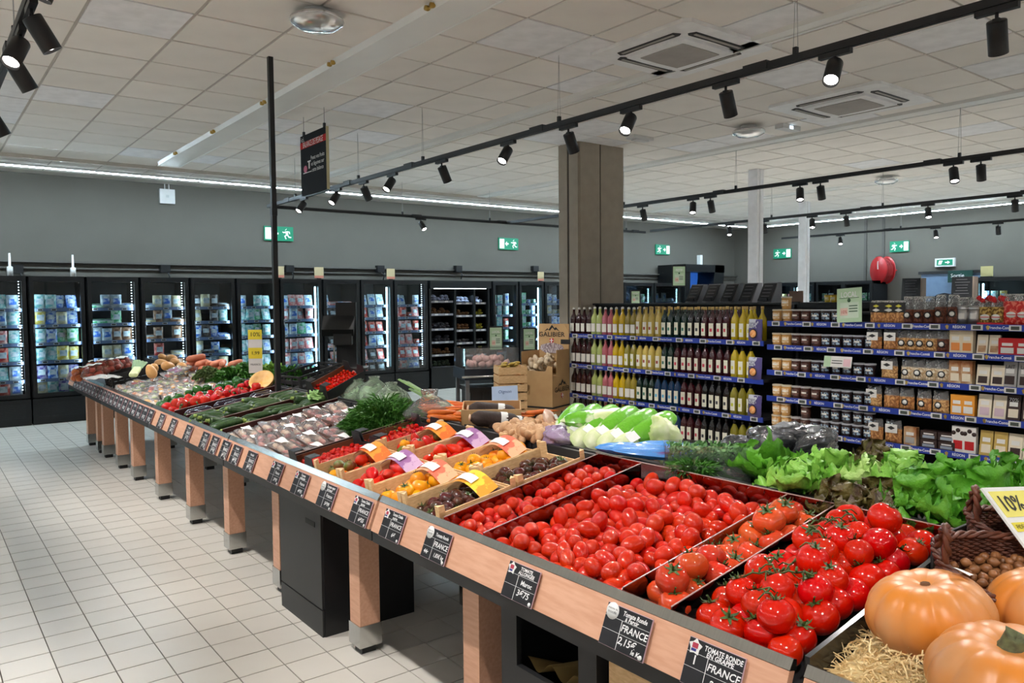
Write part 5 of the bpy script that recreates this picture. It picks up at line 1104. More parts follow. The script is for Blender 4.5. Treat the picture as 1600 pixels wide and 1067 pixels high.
def placejar(kind, y, z, r_, x=GX+.05):
    lab = '%s on the %s shelf of the right unit' % (jn[kind], rn[r_]); g = '%ss, %s shelf' % (jn[kind], rn[r_])
    if kind not in protoJ:
        a, b, c, d = jb[kind]; t = thing('spread_jar', lab, 'jar', (x, y, z), group=g); put('jar_body', a, t); put('lid', b, t); put('label', c, t); put('label_print', d, t); protoJ[kind] = t
    else: t = dup(protoJ[kind], (x, y, z), None, lab, g)
for r_, z in enumerate(ZR):
    nj = 7 if r_ == 0 else 10
    for i in range(nj):
        k = 'caramel' if i < 2 else ('cocoa' if i < 4 or (i < 5 and r_ % 2) else 'blue')
        for L in range(2 if r_ == 4 else 1):
            if r_ == 4 and L == 1 and i in (2, 4): continue
            placejar(k, 4.0-i*.0935+rnd.uniform(-.004, .004), z+.012+L*.111, r_)
placejar('caramel', 3.915, ZR[0]+.012+.111, 0)
# ---- bags, boxes and bars, placed by shelf and by their spacing along the shelf
def ypx(px, z): return onx(px, proj((GX+.05, 3, z))[1], GX+.05).y
bagfilm = clear('snack_film', (.92, .92, .92), .6, .1, .12, bump=.8, bsc=50)
def bagmesh(w, h, T, mat, name, seed, z0=0., top=False):
    m = MB(); p = seed*1.9
    for sg in (-1, 1): m.grid(lambda u, v: (sg*T/2*(max(0, math.sin(u*pi))**.5)*((1-v)**.35 if top else (min(1, (v*6+.15))**.5)*(1 if v < .85 else .92))+.003*math.sin(u*19+v*13+p), (u-.5)*w*(-sg)*(1-.12*v*(1 if top else 0)), z0+h*v), 10, 8)
    return m.mesh(name, mat)
def nuts(n, a, b, sc=55): return M('food_'+n, lin(*a), .5, col2=lin(*b), sc=sc, sharp=(.42, .58), bump=1., bsc=sc)
FD = {'biscuit': nuts('biscuit', (206, 150, 90), (150, 96, 52)), 'nut': nuts('nut', (214, 170, 110), (160, 110, 66), 70), 'white': nuts('meringue', (226, 212, 186), (190, 160, 120), 60), 'choc': nuts('choc', (120, 66, 44), (84, 44, 30), 60), 'gold': M('food_gold', lin(196, 164, 90), .3, .6, col2=lin(110, 80, 40), sc=60, sharp=(.45, .55), bump=1., bsc=60), 'redw': M('food_red', lin(200, 40, 36), .3, col2=lin(230, 120, 100), sc=40, sharp=(.5, .56), bump=.8, bsc=50)}
lbk, lwh = M('lab_black', (.02, .02, .02), .5), M('lab_white2', lin(224, 222, 216), .5); lyl = M('lab_yellow', lin(220, 210, 70), .5)
def snack(px, r_, food, label, w=.105, h=.105, ht=.075, lab='round', name='biscuit_bag', cat='bag', T=.075, group=None):
    z = ZR[r_]+.012; y = ypx(px, z); t = thing(name, label, cat, (GX+.05, y, z), (0, 0, rnd.uniform(-.15, .15)), group)
    put('contents', bagmesh(w, h, T, FD[food], 'contents', r_), t); put('film_top', bagmesh(w*1.02, ht, T*.9, bagfilm, 'film_top', px, h, True), t)
    x = -T/2-.004
    if lab == 'round': MB().lathe([(.026, 0), (.026, .002), (0, .002)], 16, mt=Matrix.Rotation(-pi/2, 4, 'Y')).build('label', lbk, t, (x, 0, h*.62)); MB().lathe([(.017, 0), (.017, .001), (0, .001)], 12, mt=Matrix.Rotation(-pi/2, 4, 'Y')).build('label_print', lwh, t, (x-.002, 0, h*.62))
    elif lab == 'diamond':
        MB().bb((x, -w*.36, h*.75), (x+.003, w*.36, h+ht*.55)).build('label', lwh, t); MB().prism([(x-.001, -w*.24, h*1.1), (x-.001, 0, h*.96), (x-.001, w*.24, h*1.1), (x-.001, 0, h*1.24)], (.001, 0, 0)).build('label_print', lbk, t)
    elif lab == 'black':
        MB().bb((x, -w*.42, h*.85), (x+.003, w*.42, h+ht*.8)).build('label', lbk, t); MB().prism([(x-.001, -w*.24, h*1.0), (x-.001, 0, h*.88), (x-.001, w*.24, h*1.0), (x-.001, 0, h*1.14)], (.001, 0, 0)).build('label_print', lwh, t); MB().prism([(x-.001, -w*.2, h*1.3), (x-.001, 0, h*1.2), (x-.001, w*.2, h*1.3), (x-.001, 0, h*1.42)], (.001, 0, 0)).build('label_print', lyl, t)
    elif lab == 'oval': MB().lathe([(.03, 0), (.03, .002), (0, .002)], 16, mt=Matrix.Diagonal((1, 1, .7, 1)) @ Matrix.Rotation(-pi/2, 4, 'Y')).build('label', lwh, t, (x, 0, h*.45)); MB().tube([(x, -.03, h*.45), (x, .03, h*.45)], .004, 5).build('label_print', red_p, t)
    return t
def pbox(px, r_, c, label, w=.075, h=.16, d=.05, p1=None, txt=None, tc=None, name='chocolate_box', tilt=0., group=None, z0=0., cat='box'):
    z = ZR[r_]+.012+z0; y = ypx(px, ZR[r_]+.012); t = thing(name, label, cat, (GX+.035, y, z), (0, tilt, rnd.uniform(-.06, .06)), group)
    MB().bb((0, -w/2, 0), (d, w/2, h)).build('carton', c, t)
    if p1: MB().bb((-.0015, -w*.36, h*.12), (0, w*.36, h*.45)).build('print_panel', p1, t); MB().bb((-.0015, -w*.3, h*.55), (0, w*.3, h*.72)).build('print_panel', lwh, t)
    if txt: text(txt, w*.42, tc or chalk, t, frame((-.003, 0, h*.8), (0, -1, 0), (0, 0, 1)), sx=min(1, 3.4/len(txt)))
    return t
F = 'from the left on its shelf'
snack(1392, 0, 'biscuit', 'bag of biscuits with black label and white diamond on the top shelf, left one', w=.15, lab='black', group='black-label biscuit bags'); snack(1372, 0, 'biscuit', 'bag of biscuits with black label half behind the green sign', w=.12, lab='black', group='black-label biscuit bags'); snack(1407, 0, 'biscuit', 'bag of biscuits with a yellow diamond, right of the other two', w=.12, lab='black', group='black-label biscuit bags')
for i, px in enumerate((1420, 1436, 1452)): snack(px, 0, 'choc', 'bag of brown sticks with round black label, %s of three on the top shelf' % ords[i], w=.085, h=.11, ht=.1, group='stick bags')
for i, px in enumerate((1470, 1490)): snack(px, 0, 'choc', 'tall crinkled bag of brown sticks beside the tins, %s one' % ('left' if i == 0 else 'right'), w=.085, h=.13, ht=.09, lab='round', group='tall stick bags')
tin = M('tin_silver', (.5, .5, .5), .3, .9)
for i, px in enumerate((1505, 1523)):
    z = ZR[0]+.012; t = thing('silver_tin', 'tall silver tin with an oval label, %s of the pair' % ('left' if i == 0 else 'right'), 'tin', (GX+.06, ypx(px, z), z), group='silver tins'); MB().lathe([(0, 0), (.046, 0), (.046, .13), (0, .13)], 18, cap=False).build('body', tin, t); MB().lathe([(.048, .115), (.048, .138), (0, .14)], 18, cap=False).build('lid', tin, t); put('label', arclabel(.0468, .045, .085, .45, lwh), t)
    put('film_top', bagmesh(.09, .06, .07, bagfilm, 'film_top', px, .14, True), t)
for i, px in enumerate((1541, 1560)):
    t = snack(px, 0, 'gold', 'gold sweet bag with red base and bow, %s of the pair' % ('left' if i == 0 else 'right'), w=.1, h=.13, ht=.05, lab='oval', group='gold sweet bags'); crm = MB()
    for k in range(8): crm.lathe([(0, -.02), (.016, -.008), (.018, .006), (0, .02)], 7, (.02*math.cos(k*2.4), .045*math.sin(k*1.7), .185+.01*math.sin(k)), cap=False)
    crm.build('bow', M('bow_red', lin(206, 30, 40), .4), t); MB().bb((-.042, -.05, 0), (.042, .05, .02)).build('base_band', red_p, t)
for i, px in enumerate((1582, 1600, 1622)): snack(px, 0, 'redw', ['big red sweet bag next to the gold ones', 'big red sweet bag at the right photo edge', 'big red sweet bag outside the right edge'][i], w=.12, h=.17, ht=.05, lab='oval', group='red sweet bags')
seqs = {1: [(1366, 'biscuit', 'diamond', .12), (1393, 'biscuit', 'diamond', .12), (1411, 'nut', 'round', .085), (1426, 'nut', 'round', .085), (1440, 'nut', 'round', .085), (1456, 'nut', 'round', .09), (1474, 'choc', 'round', .09)],
        2: [(1390, 'nut', 'diamond', .13), (1418, 'white', 'round', .095), (1436, 'white', 'round', .095), (1456, 'white', 'round', .095), (1474, 'white', 'round', .095)],
        3: [(1366, 'nut', 'diamond', .13), (1393, 'biscuit', None, .12), (1417, 'biscuit', 'round', .11), (1444, 'biscuit', 'round', .11), (1470, 'nut', 'round', .12)],
        4: [(1368, 'biscuit', 'diamond', .13), (1396, 'biscuit', 'diamond', .13)], 5: [(1403, 'nut', 'diamond', .11)]}
fnm = {'biscuit': 'golden biscuits', 'nut': 'pale nuts', 'white': 'whitish bites', 'choc': 'brown bites'}; lnm = {'diamond': 'white label with black diamond', 'round': 'round black label', None: 'no label'}
for r_, lst in seqs.items():
    for i, (px, f, l, wd) in enumerate(lst): snack(px, r_, f, 'bag of %s, %s, %s bag on the %s shelf' % (fnm[f], lnm[l], ords[i], rn[r_]), w=wd, h=.1 if r_ != 4 else .11, ht=.07, lab=l, group='bags on the %s shelf' % rn[r_])
cr, crb, org, gdn = M('carton_cream', lin(222, 206, 176), .5), M('carton_brown', lin(150, 92, 50), .5, col2=lin(214, 190, 150), sc=9), M('carton_orange', lin(226, 150, 50), .5), M('carton_gold', lin(206, 176, 100), .35, .4)
ivory, redc, dkc, bluec, grayc = M('carton_ivory', lin(226, 214, 190), .5), M('carton_red', lin(190, 32, 36), .45), M('carton_dark', lin(56, 38, 34), .5), M('carton_blue', lin(80, 140, 190), .5, col2=lin(190, 214, 230), sc=12), M('carton_grey', lin(170, 168, 164), .5)
def lr(i): return ['left', 'right'][i]
for i, px in enumerate((1494, 1512)):
    pbox(px, 1, cr, 'cream carton with orange print, %s of the pair on the second shelf' % lr(i), .08, .17, p1=M('pr_orange', lin(226, 140, 70), .5), group='cream cartons'); pbox(px-1, 2, crb, 'brown and cream carton, %s of the pair on the third shelf' % lr(i), .08, .17, p1=ivory, group='brown and cream cartons')
    pbox(px+2, 3, org, 'orange carton, %s of the pair on the fourth shelf' % lr(i), .085, .15, p1=lwh, txt=None, group='orange cartons')
    t = pbox(px+4, 4, M('carton_white', lin(226, 222, 216), .5), 'white and red pack with brown patches, %s of the pair on the fifth shelf' % lr(i), .085, .19, txt=None, p1=redc, group='white and red packs'); text('Klaus', .03, red_p, t, frame((-.003, 0, .075), (0, -1, 0), (0, 0, 1)))
    for q in range(3): MB().lathe([(.016, 0), (.016, .001), (0, .001)], 9, mt=Matrix.Rotation(-pi/2, 4, 'Y')).build('brown_patch', dkc, t, (-.001, -.03+.03*q, .14+.02*(q % 2)))
    pbox(1535+i*19, 1, ivory, 'ivory chocolate bar, %s of the pair on the second shelf' % lr(i), .07, .14, .02, p1=crb, tilt=.15, group='chocolate bars, second shelf'); pbox(1536+i*23, 2, ivory, 'ivory chocolate bar with biscuit picture, %s of the pair on the third shelf' % lr(i), .085, .15, .02, p1=dkc, tilt=.15, group='chocolate bars, third shelf')
    pbox(1539+i*23, 3, ivory, 'ivory chocolate bar with dark top, %s of the pair on the fourth shelf' % lr(i), .085, .17, .02, p1=M('pr_lilac', lin(206, 180, 190), .5), tilt=.15, group='chocolate bars, fourth shelf'); pbox(1541+i*23, 4, gdn, 'gold-edged chocolate bar, %s of the pair on the fifth shelf' % lr(i), .085, .18, .02, p1=ivory, tilt=.15, group='chocolate bars, fifth shelf')
    t = pbox(1578+i*24, 2, grayc, 'pale grey bar reading LAIT, %s one' % lr(i), .085, .18, .02, p1=dkc, txt='LAIT', tc=ink, tilt=.15, group='LAIT bars'); pbox(1584+i*24, 3, dkc, 'dark bar reading 70 percent, %s one' % lr(i), .085, .18, .02, p1=ivory, txt='70%', tilt=.15, group='70 percent bars'); pbox(1587+i*23, 4, ivory, 'white chocolate bar with brown leaf, %s one on the fifth shelf' % lr(i), .085, .18, .02, p1=dkc, tilt=.15, group='white chocolate bars')
    pbox(1575+i*26, 1, redc, 'bright red pack, %s of the pair on the second shelf' % lr(i), .11, .12, .06, p1=lwh, txt=None, group='red packs'); pbox(1428+i*25, 5, bluec, 'light blue box, %s of the pair on the lowest shelf' % lr(i), .11, .15, p1=lwh, group='light blue boxes'); pbox(1480+i*26, 5, redc, 'dark red box on the lowest shelf, %s one' % lr(i), .12, .1, group='dark red boxes')
    for L in range(2): pbox(1452+i*28, 4, dkc, 'dark brown gingerbread block, %s %s of four on the fifth shelf' % (['lower', 'upper'][L], lr(i)), .12, .062, .08, p1=M('pr_slate', lin(150, 160, 176), .5), name='gingerbread_block', z0=.066*L, group='gingerbread blocks')
pbox(1423, 4, crb, 'brown pack with a grey label between the biscuits and the dark blocks', .095, .14, .05, p1=grayc)
# purple and white snack packs closing each bottle row
purp = M('pack_purple', lin(84, 76, 130), .35, col2=lin(70, 62, 110), sc=6); pkw = M('pack_white', lin(206, 208, 214), .35); soup = M('pack_orange', lin(226, 140, 70), .4, col2=lin(236, 180, 120), sc=30)
for r_, z in enumerate(ZL):
    t = thing('soup_pack', 'purple and white pack with an orange bowl, %s bottle shelf' % shn[r_], 'pack', (GX+.0, 4.2, z+.012), (0, .05, -.1), 'purple and white packs')
    put('pack', bagmesh(.15, .2, .07, purp, 'pack', r_), t); put('white_panel', bagmesh(.13, .09, .066, pkw, 'white_panel', r_, .11), t, (-.004, .005, 0)); MB().lathe([(.042, 0), (.044, .003), (.036, .005), (0, .004)], 16, mt=Matrix.Rotation(-pi/2, 4, 'Y')).build('bowl_print', dkc, t, (-.037, -.01, .07)); MB().lathe([(.034, 0), (.034, .003), (0, .003)], 14, mt=Matrix.Rotation(-pi/2, 4, 'Y')).build('soup_print', soup, t, (-.042, -.01, .07))
    text('Original', .03, M('tx_navy', lin(40, 40, 90), .5), t, frame((-.0475, .005, .165), (0, -1, 0), (0, 0, 1)), sx=.9); text('Bains', .028, MATS['tx_navy'], t, frame((-.0475, .005, .14), (0, -1, 0), (0, 0, 1)), sx=.9)
# signs on the shelves
sg = M('sign_green', lin(176, 206, 168), .5, col2=lin(190, 214, 180), sc=5); sgd = M('sign_dkgreen', lin(60, 96, 66), .5)
def poster(o, xax, yax, w, h, label, frameit=False, title='LOCAL', name='poster_sign'):
    t = thing(name, label, 'sign', o, group='green market signs'); t.matrix_world = frame(o, xax, yax)
    if frameit: MB().bb((-w/2-.02, -.02, -.012), (w/2+.02, h+.02, -.002)).build('frame', black, t)
    MB().bb((-w/2, 0, -.002), (w/2, h, .002)).build('sheet', sg, t); MB().bb((-w*.36, h*.12, .002), (w*.38, h*.58, .003)).build('pale_panel', M('panel_pale', lin(206, 222, 200), .5), t)
    text(title, w*.26, chalk, t, Matrix.Translation((0, h*.8, .004)), sx=.8, bold=.001)
    MB().bb((-w*.36, h*.2, .003), (-w*.05, h*.42, .0035)).build('price_patch', M('patch_peach', lin(226, 196, 180), .5), t); text('10%', w*.16, M('tx_red', lin(190, 60, 50), .5), t, Matrix.Translation((-w*.2, h*.3, .0045)))
    for q in range(3): MB().bb((0, h*(.46-.08*q), .003), (w*.34, h*(.49-.08*q), .0035)).build('print_line', sgd, t)
    MB().lathe([(w*.07, 0), (w*.07, .001), (0, .001)], 10).build('emblem', sgd, t, (0, h*.64, .003)); MB().bb((-w*.4, h*.7, .002), (w*.4, h*.715, .003)).build('print_line', sgd, t)
    return t
p = Vector((GX-.03, ypx(1335, 1.4), ZR[0]+.02)); poster(p, (-.25, -1, 0), (.12, .1, 1), .235, .275, 'pale green market poster standing on the top shelf among the jars')
p = Vector((GX-.02, ypx(1316, 1.1), 1.075)); t = thing('offer_card', 'small white and green offer card on the strip of the second shelf', 'sign', p); t.matrix_world = frame(p, (0, -1, 0), (.2, 0, 1)); MB().bb((-.12, -.04, 0), (.12, .05, .003)).build('sheet', lwh, t); MB().bb((-.12, -.04, .003), (-.06, .05, .004)).build('green_panel', sg, t); MB().bb((.05, -.03, .003), (.11, .03, .004)).build('pink_panel', M('patch_pink', lin(230, 190, 196), .5), t); MB().bb((-.05, .01, .003), (.04, .016, .004)).bb((-.05, -.01, .003), (.04, -.004, .004)).build('print_line', ink, t)
# ================================================================== FRIDGE WALL
FY = 12.1
fx = lambda px: ony(px, 500, FY).x
edges = [-40, 45, 136, 220, 298, 370, 438, 505, 564, 616, 670]
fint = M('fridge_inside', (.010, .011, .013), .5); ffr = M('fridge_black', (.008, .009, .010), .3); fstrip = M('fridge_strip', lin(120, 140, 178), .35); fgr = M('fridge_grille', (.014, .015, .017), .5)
fled = M('fridge_led', (1, 1, 1), .5, emit=9, ecol=(.5, .88, 1.0)); fdot = M('fridge_led_dot', (1, 1, 1), .5, emit=5, ecol=(.8, .93, 1.0))
FT, FB = 1.99, .37
FZ = [ony(95, yy, FY+.12).z for yy in (482, 507, 535, 563, 591, 617)]
def flight(x, y, z, L, e, parent, sx=.04, rot=(pi/2, 0, 0)):
    key = ('fl', e, L)
    if key not in spd:
        a = bpy.data.lights.new('fridge_tube', 'AREA'); a.shape = 'RECTANGLE'; a.size = sx; a.size_y = L; a.energy = e; a.color = (.66, .88, 1.0); spd[key] = a
    o = bpy.data.objects.new('lamp', spd[key]); COL.objects.link(o); o.parent = parent; o.location = (x, y, z)
    o.rotation_euler = rot if len(rot) == 3 else (Matrix((Vector((0, 0, 1)).cross(-Vector((*rot, 0))), (0, 0, 1), -Vector((*rot, 0)))).transposed()).to_euler(); return o
PTAG = MB().bb((-.035, -.002, -.014), (.035, 0, .014)).mesh('price_tag', tagw); PTAGD = MB().bb((-.024, -.004, -.008), (.024, -.002, .008)).mesh('tag_display', ink)
def fridge(xa, xb, label, led, zs, cat='fridge'):
    t = thing('glass_door_fridge', label, cat, (xa, FY, 0), group='glass-door fridges on the back wall'); W = xb-xa
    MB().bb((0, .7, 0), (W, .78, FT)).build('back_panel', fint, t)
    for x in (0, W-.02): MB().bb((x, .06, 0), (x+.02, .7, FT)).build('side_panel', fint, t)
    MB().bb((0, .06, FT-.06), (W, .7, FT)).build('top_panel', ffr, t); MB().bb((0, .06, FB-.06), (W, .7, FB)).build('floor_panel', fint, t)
    pl = MB().bb((0, .0, .06), (W, .06, FB-.02)).bb((0, .03, 0), (W, .1, .06)).build('plinth', ffr, t)
    for k in range(9): MB().bb((.06, -.004, .10+k*.022), (W-.06, 0, .112+k*.022)).build('grille_slat', fgr, pl)
    d = MB().bb((.008, 0, FB), (.06, .05, FT)).bb((W-.06, 0, FB), (W-.008, .05, FT)).bb((.06, 0, FB), (W-.06, .05, FB+.05)).bb((.06, 0, FT-.07), (W-.06, .05, FT)).build('door_frame', ffr, t)
    MB().bb((.06, .02, FB+.05), (W-.06, .026, FT-.07)).build('glass_pane', glass, d)
    MB().tube([(.045, -.03, .85), (.045, -.03, 1.35)], .008, 8).tube([(.045, 0, .87), (.045, -.03, .87)], .006, 6).tube([(.045, 0, 1.33), (.045, -.03, 1.33)], .006, 6).build('handle', blackg, d)
    for z in zs:
        s = MB().bb((.03, .14, z-.012), (W-.03, .68, z)).build('shelf', M('fridge_shelf', (.05, .055, .06), .4), t)
        MB().bb((.03, .125, z-.038), (W-.03, .14, z+.006)).build('price_strip', fstrip, s)
        for k in range(3): c = put('price_tag', PTAG, s, (W*(.2+.3*k)+rnd.uniform(-.04, .04), .124, z-.016)); put('tag_display', PTAGD, s, c.location)
    if led == 2: MB().bb((W-.092, .085, FB+.1), (W-.07, .1, FT-.12)).build('led_strip', fled, t)
    elif led == 1:
        m = MB()
        for k in range(38): m.bb((W-.088, .085, FB+.1+k*.039), (W-.076, .095, FB+.112+k*.039))
        o = m.build('led_dots', fdot, t); o['kind'] = 'stuff'
    for k in range(18 if led == 2 else 0): MB().bb((W-.102, .083, FB+.13+k*.08), (W-.066, .085, FB+.136+k*.08)).build('led_clip', ffr, t)
    flight(W-.07, .11, (FT+FB)/2, FT-FB-.3, FRIDGE_W*(1.6 if led == 2 else 1.), t, rot=(-.8, .6)); flight(.07, .11, (FT+FB)/2, FT-FB-.3, FRIDGE_W*.7, t, rot=(.8, .6))
    return t
# chilled goods: small printed packets, trays, tubs and cartons
def packet(c, kind):
    m = MB()
    if kind == 'bag':
        for sg in (-1, 1): m.grid(lambda u, v: ((u-.5)*.13*(sg), sg*.028*(max(0, math.sin(u*pi))**.5)*(max(.05, math.sin((.1+v*.85)*pi))**.5), .17*v), 8, 6)
        m.bb((-.04, -.034, .05), (.04, -.03, .12), 1)
    elif kind == 'tray': m.prism([(-.085, -.06, 0), (.085, -.06, 0), (.085, .06, .03), (-.085, .06, .03)], (0, 0, .035)); m.prism([(-.05, -.055, .037), (.05, -.055, .037), (.05, .0, .052), (-.05, .0, .052)], (0, 0, .003), 1)
    elif kind == 'tub': m.lathe([(0, 0), (.045, 0), (.052, .075), (.055, .08), (0, .082)], 12, cap=False); m.box((0, -.046, .04), (.05, .012, .03), 1)
    elif kind == 'slab': m.box((0, .03, .085), (.12, .022, .17), 0, Matrix.Rotation(-.3, 3, 'X')); m.box((0, .015, .09), (.08, .004, .06), 1, Matrix.Rotation(-.3, 3, 'X'))
    else: m.bb((-.04, -.03, 0), (.04, .03, .19)); m.bb((-.03, -.032, .07), (.03, -.03, .15), 1)
    return m.mesh({'bag': 'food_packet', 'tray': 'food_tray', 'tub': 'food_tub', 'slab': 'food_packet', 'carton': 'drink_carton'}[kind], list(c))
pc = {k: M('pk_'+k, lin(*a), .3, col2=lin(*b), sc=22, sharp=(.45, .55), coat=.3) for k, (a, b) in dict(green=((90, 190, 130), (190, 226, 200)), blue=((60, 110, 200), (190, 210, 240)), white=((206, 212, 216), (160, 180, 190)), pink=((216, 120, 120), (236, 190, 180)), red=((190, 50, 50), (226, 130, 110)), brown=((130, 90, 66), (180, 140, 110)), yellow=((226, 200, 80), (240, 226, 160)), teal=((120, 190, 190), (200, 226, 220)), purple=((90, 80, 160), (180, 170, 210)), dark=((60, 54, 56), (120, 110, 104)), cream=((224, 214, 180), (200, 190, 150))).items()}
pcn = {'dark': 'dark', 'cream': 'cream-coloured'}
PKM = {}
def goods(xa, W, z, fr, cols, kinds_, fill=.9, y0=FY+.19, step=.128, fname='', ax=0):
    n = max(1, int((W-.12)/step)); 
    for k in range(n):
        if rnd.random() > fill: continue
        c, kd = rnd.choice(cols), rnd.choice(kinds_); key = (c, kd)
        if key not in PKM: PKM[key] = packet((pc[c], pc['white' if c != 'white' else 'blue']), kd)
        me = PKM[key]; wd = {'bag': 'packet', 'tray': 'tray', 'tub': 'tub', 'slab': 'flat packet', 'carton': 'carton'}[kd]
        x = xa+.075+(k+.5)*(W-.15)/n
        o = put(me.name.split('.')[0], me, None, (x, y0+rnd.uniform(0, .03), z+.001), (0, 0, rnd.uniform(-.15, .15)), rnd.uniform(1.0, 1.14))
        tag(o, '%s chilled %s in the %s' % (pcn.get(c, c), wd, fname), wd.split()[-1], 'chilled goods in the %s' % fname)
pal = [(['green', 'red', 'white', 'pink', 'teal'], ['bag', 'bag', 'slab']), (['green', 'teal', 'blue', 'white', 'yellow', 'purple', 'cream'], ['bag', 'slab', 'bag']), (['white', 'brown', 'green', 'cream', 'white'], ['bag', 'tray', 'bag']), (['brown', 'brown', 'cream', 'red', 'white'], ['tray', 'bag', 'bag']), (['white', 'blue', 'dark', 'cream', 'teal'], ['bag', 'slab', 'tray']), (['green', 'teal', 'white', 'pink', 'teal'], ['slab', 'bag', 'slab']), (['white', 'pink', 'green', 'white', 'pink'], ['slab', 'bag']), (['white', 'brown', 'dark', 'pink'], ['slab', 'tray']), (['white', 'red', 'pink', 'white', 'dark'], ['slab', 'slab', 'bag']), (['red', 'white', 'white', 'red', 'pink'], ['tub', 'slab', 'bag'])]
fn = ['glass-door fridge at the left photo edge']+['%s glass-door fridge from the left' % o for o in ords[1:10]]
for i in range(10):
    xa, xb = fx(edges[i])+.01, fx(edges[i+1])-.01; led = [1, 0, 1, 1, 0, 0, 2, 0, 2, 1][i]
    fridge(xa, xb, 'tall black '+fn[i], led, FZ)
    for j, z in enumerate(FZ+[FB+.02]):
        if j > 5 and i > 3: continue
        goods(xa, xb-xa, z, i, *pal[i], .95 if i not in (2, 3) else .92, fname=fn[i])
# open chilled cabinet with three bays
xa, xb = fx(673), fx(768); W = xb-xa; t = thing('open_chiller', 'black open chilled cabinet with three columns of shelves', 'chiller', (xa, FY, 0))
MB().bb((0, .5, 0), (W, .78, FT)).build('back_panel', fint, t); MB().bb((0, 0, 0), (W, .6, .4)).build('plinth', ffr, t); MB().bb((0, 0, FT-.14), (W, .6, FT)).build('canopy', ffr, t); MB().bb((.1, .03, FT-.15), (W-.1, .04, FT-.14)).build('led_strip', fdot, t)
for x in (0, W*.40, W*.72, W-.05): MB().bb((x, .04, .4), (x+.04, .5, FT-.14)).build('divider_post', ffr, t)
flight(W/2, .1, FT-.16, W*.8, FRIDGE_W*1.2, t, .05, (.35, 0, pi/2))
pot = {k: M('loose_'+k, lin(*a), .5, col2=lin(*b), sc=40, sharp=(.4, .6), bump=.5) for k, (a, b) in dict(silver=((170, 176, 200), (90, 96, 120)), brown=((150, 110, 76), (90, 66, 46)), dark=((44, 44, 52), (110, 110, 120)), yellow=((200, 196, 60), (120, 120, 50)), grey=((110, 104, 110), (60, 58, 62)), green=((90, 110, 90), (50, 60, 50))).items()}
SBM = {k: pillow(.14, .1, .07, m, 3, 'sausage_pack') for k, m in pot.items()}
for j, yy in enumerate((470, 490, 513, 533, 553, 572)):
    for c, (ca_, cb_) in enumerate(((.04, .40), (.44, .72), (.76, .95))):
        z = ony(700, yy-(0 if c == 0 else -3), FY+.12).z; s = MB().bb((W*ca_, .1, z-.012), (W*cb_, .5, z)).build('shelf', M('fridge_shelf', (.05, .055, .06), .4), t); MB().bb((W*ca_, .085, z-.035), (W*cb_, .1, z+.004)).build('price_strip', M('fstrip2', lin(150, 150, 160), .4), s)
        for k in range(2): put('price_tag', PTAG, s, (W*(ca_+(cb_-ca_)*(.25+.45*k)), .084, z-.014))
        kd = [['silver', 'silver', 'silver'], ['brown', 'brown', 'yellow'], ['dark', 'brown', 'yellow'], ['dark', 'grey', 'grey'], ['brown', 'green', 'brown'], ['green', 'dark', 'dark']][j][c]; n = max(2, int(W*(cb_-ca_)/.085))
        for k in range(n):
            for L in range(2):
                if L and rnd.random() < .4: continue
                o = put('sausage_pack', SBM[kd], None, (xa+W*ca_+(k+.6)*W*(cb_-ca_)/(n+.3), FY+.2+.03*L, z+.035+.05*L), (rnd.uniform(-.3, .3), rnd.uniform(-.4, .4), rnd.uniform(-.5, .5)+pi/2), .85); tag(o, '%s pack heaped on the %s shelf of the open chiller' % ({'silver': 'silvery', 'dark': 'dark', 'brown': 'brownish', 'yellow': 'yellow', 'grey': 'grey', 'green': 'greenish'}[kd], rn[j]), 'pack', 'packs in the open chiller')
# fridges right of the open cabinet and behind the pillar
e2 = [770, 811, 851, 893, 975, 1022, 1066]
fl2 = ['glass-door fridge right of the open chiller', 'second glass-door fridge right of the open chiller', 'glass-door fridge half hidden by the pillar', None, 'glass-door fridge just right of the pillar', 'glass-door fridge left of the blue-lit counter']
for i, nm in enumerate(fl2):
    if not nm: continue
    xa, xb = fx(e2[i])+.01, fx(e2[i+1])-.01; fridge(xa, xb, 'tall black '+nm, 2 if i in (1, 4, 5) else 0, FZ)
    for z in FZ: goods(xa, xb-xa, z, i, *[(['green', 'teal', 'red', 'yellow', 'white'], ['carton', 'bag']), (['teal', 'white', 'blue', 'green'], ['carton', 'tub']), (['white', 'blue', 'cream'], ['tub', 'bag']), None, (['green', 'white', 'teal'], ['bag']), (['white', 'blue', 'white'], ['carton', 'tub'])][i], .95, fname=nm)
# little cards and cable ends on top of the fridges
cardk = M('card_tan', lin(206, 190, 150), .6)
for px, nm in ((440, 'small tan card on the fridge tops by the black pole'), (502, 'small tan card on the fridge tops left of the scale'), (614, 'small tan card on the fridge tops left of the open chiller'), (848, 'small tan card on the fridge tops left of the pillar')):
    t = thing('price_flag', nm, 'card', (fx(px), FY+.05, FT), group='small tan cards'); MB().bb((-.08, 0, .02), (.08, .004, .2)).build('sheet', cardk, t); MB().bb((-.08, -.001, .02), (.08, 0, .06)).build('print_band', M('band_salmon', lin(206, 130, 110), .6), t); MB().bb((-.03, -.02, 0), (.03, .03, .02)).build('foot', black, t)
for px, nm in ((20, 'thin white cable post above the first fridge'), (119, 'thin white cable post above the second fridge')):
    o = MB().lathe([(.035, 0), (.035, .12), (.015, .13), (.012, .3), (0, .3)], 10).build('cable_post', white, None, (fx(px), FY+.1, FT)); tag(o, nm, 'post', 'white cable posts')
for i, px in enumerate((27, 258, 452, 594, 716, 836)):
    p = ony(px, 420, 12.78); t = thing('wall_socket', 'small black cable box on the rail, %s from the left' % ords[i], 'cable box', p, group='black cable boxes'); MB().bb((-.07, -.04, -.06), (.07, .06, .06)).build('box', black, t); MB().tube([(.03, -.04, -.06), (.05, -.06, -.12), (.04, -.04, -.2)], .012, 6).build('cable', black, t)
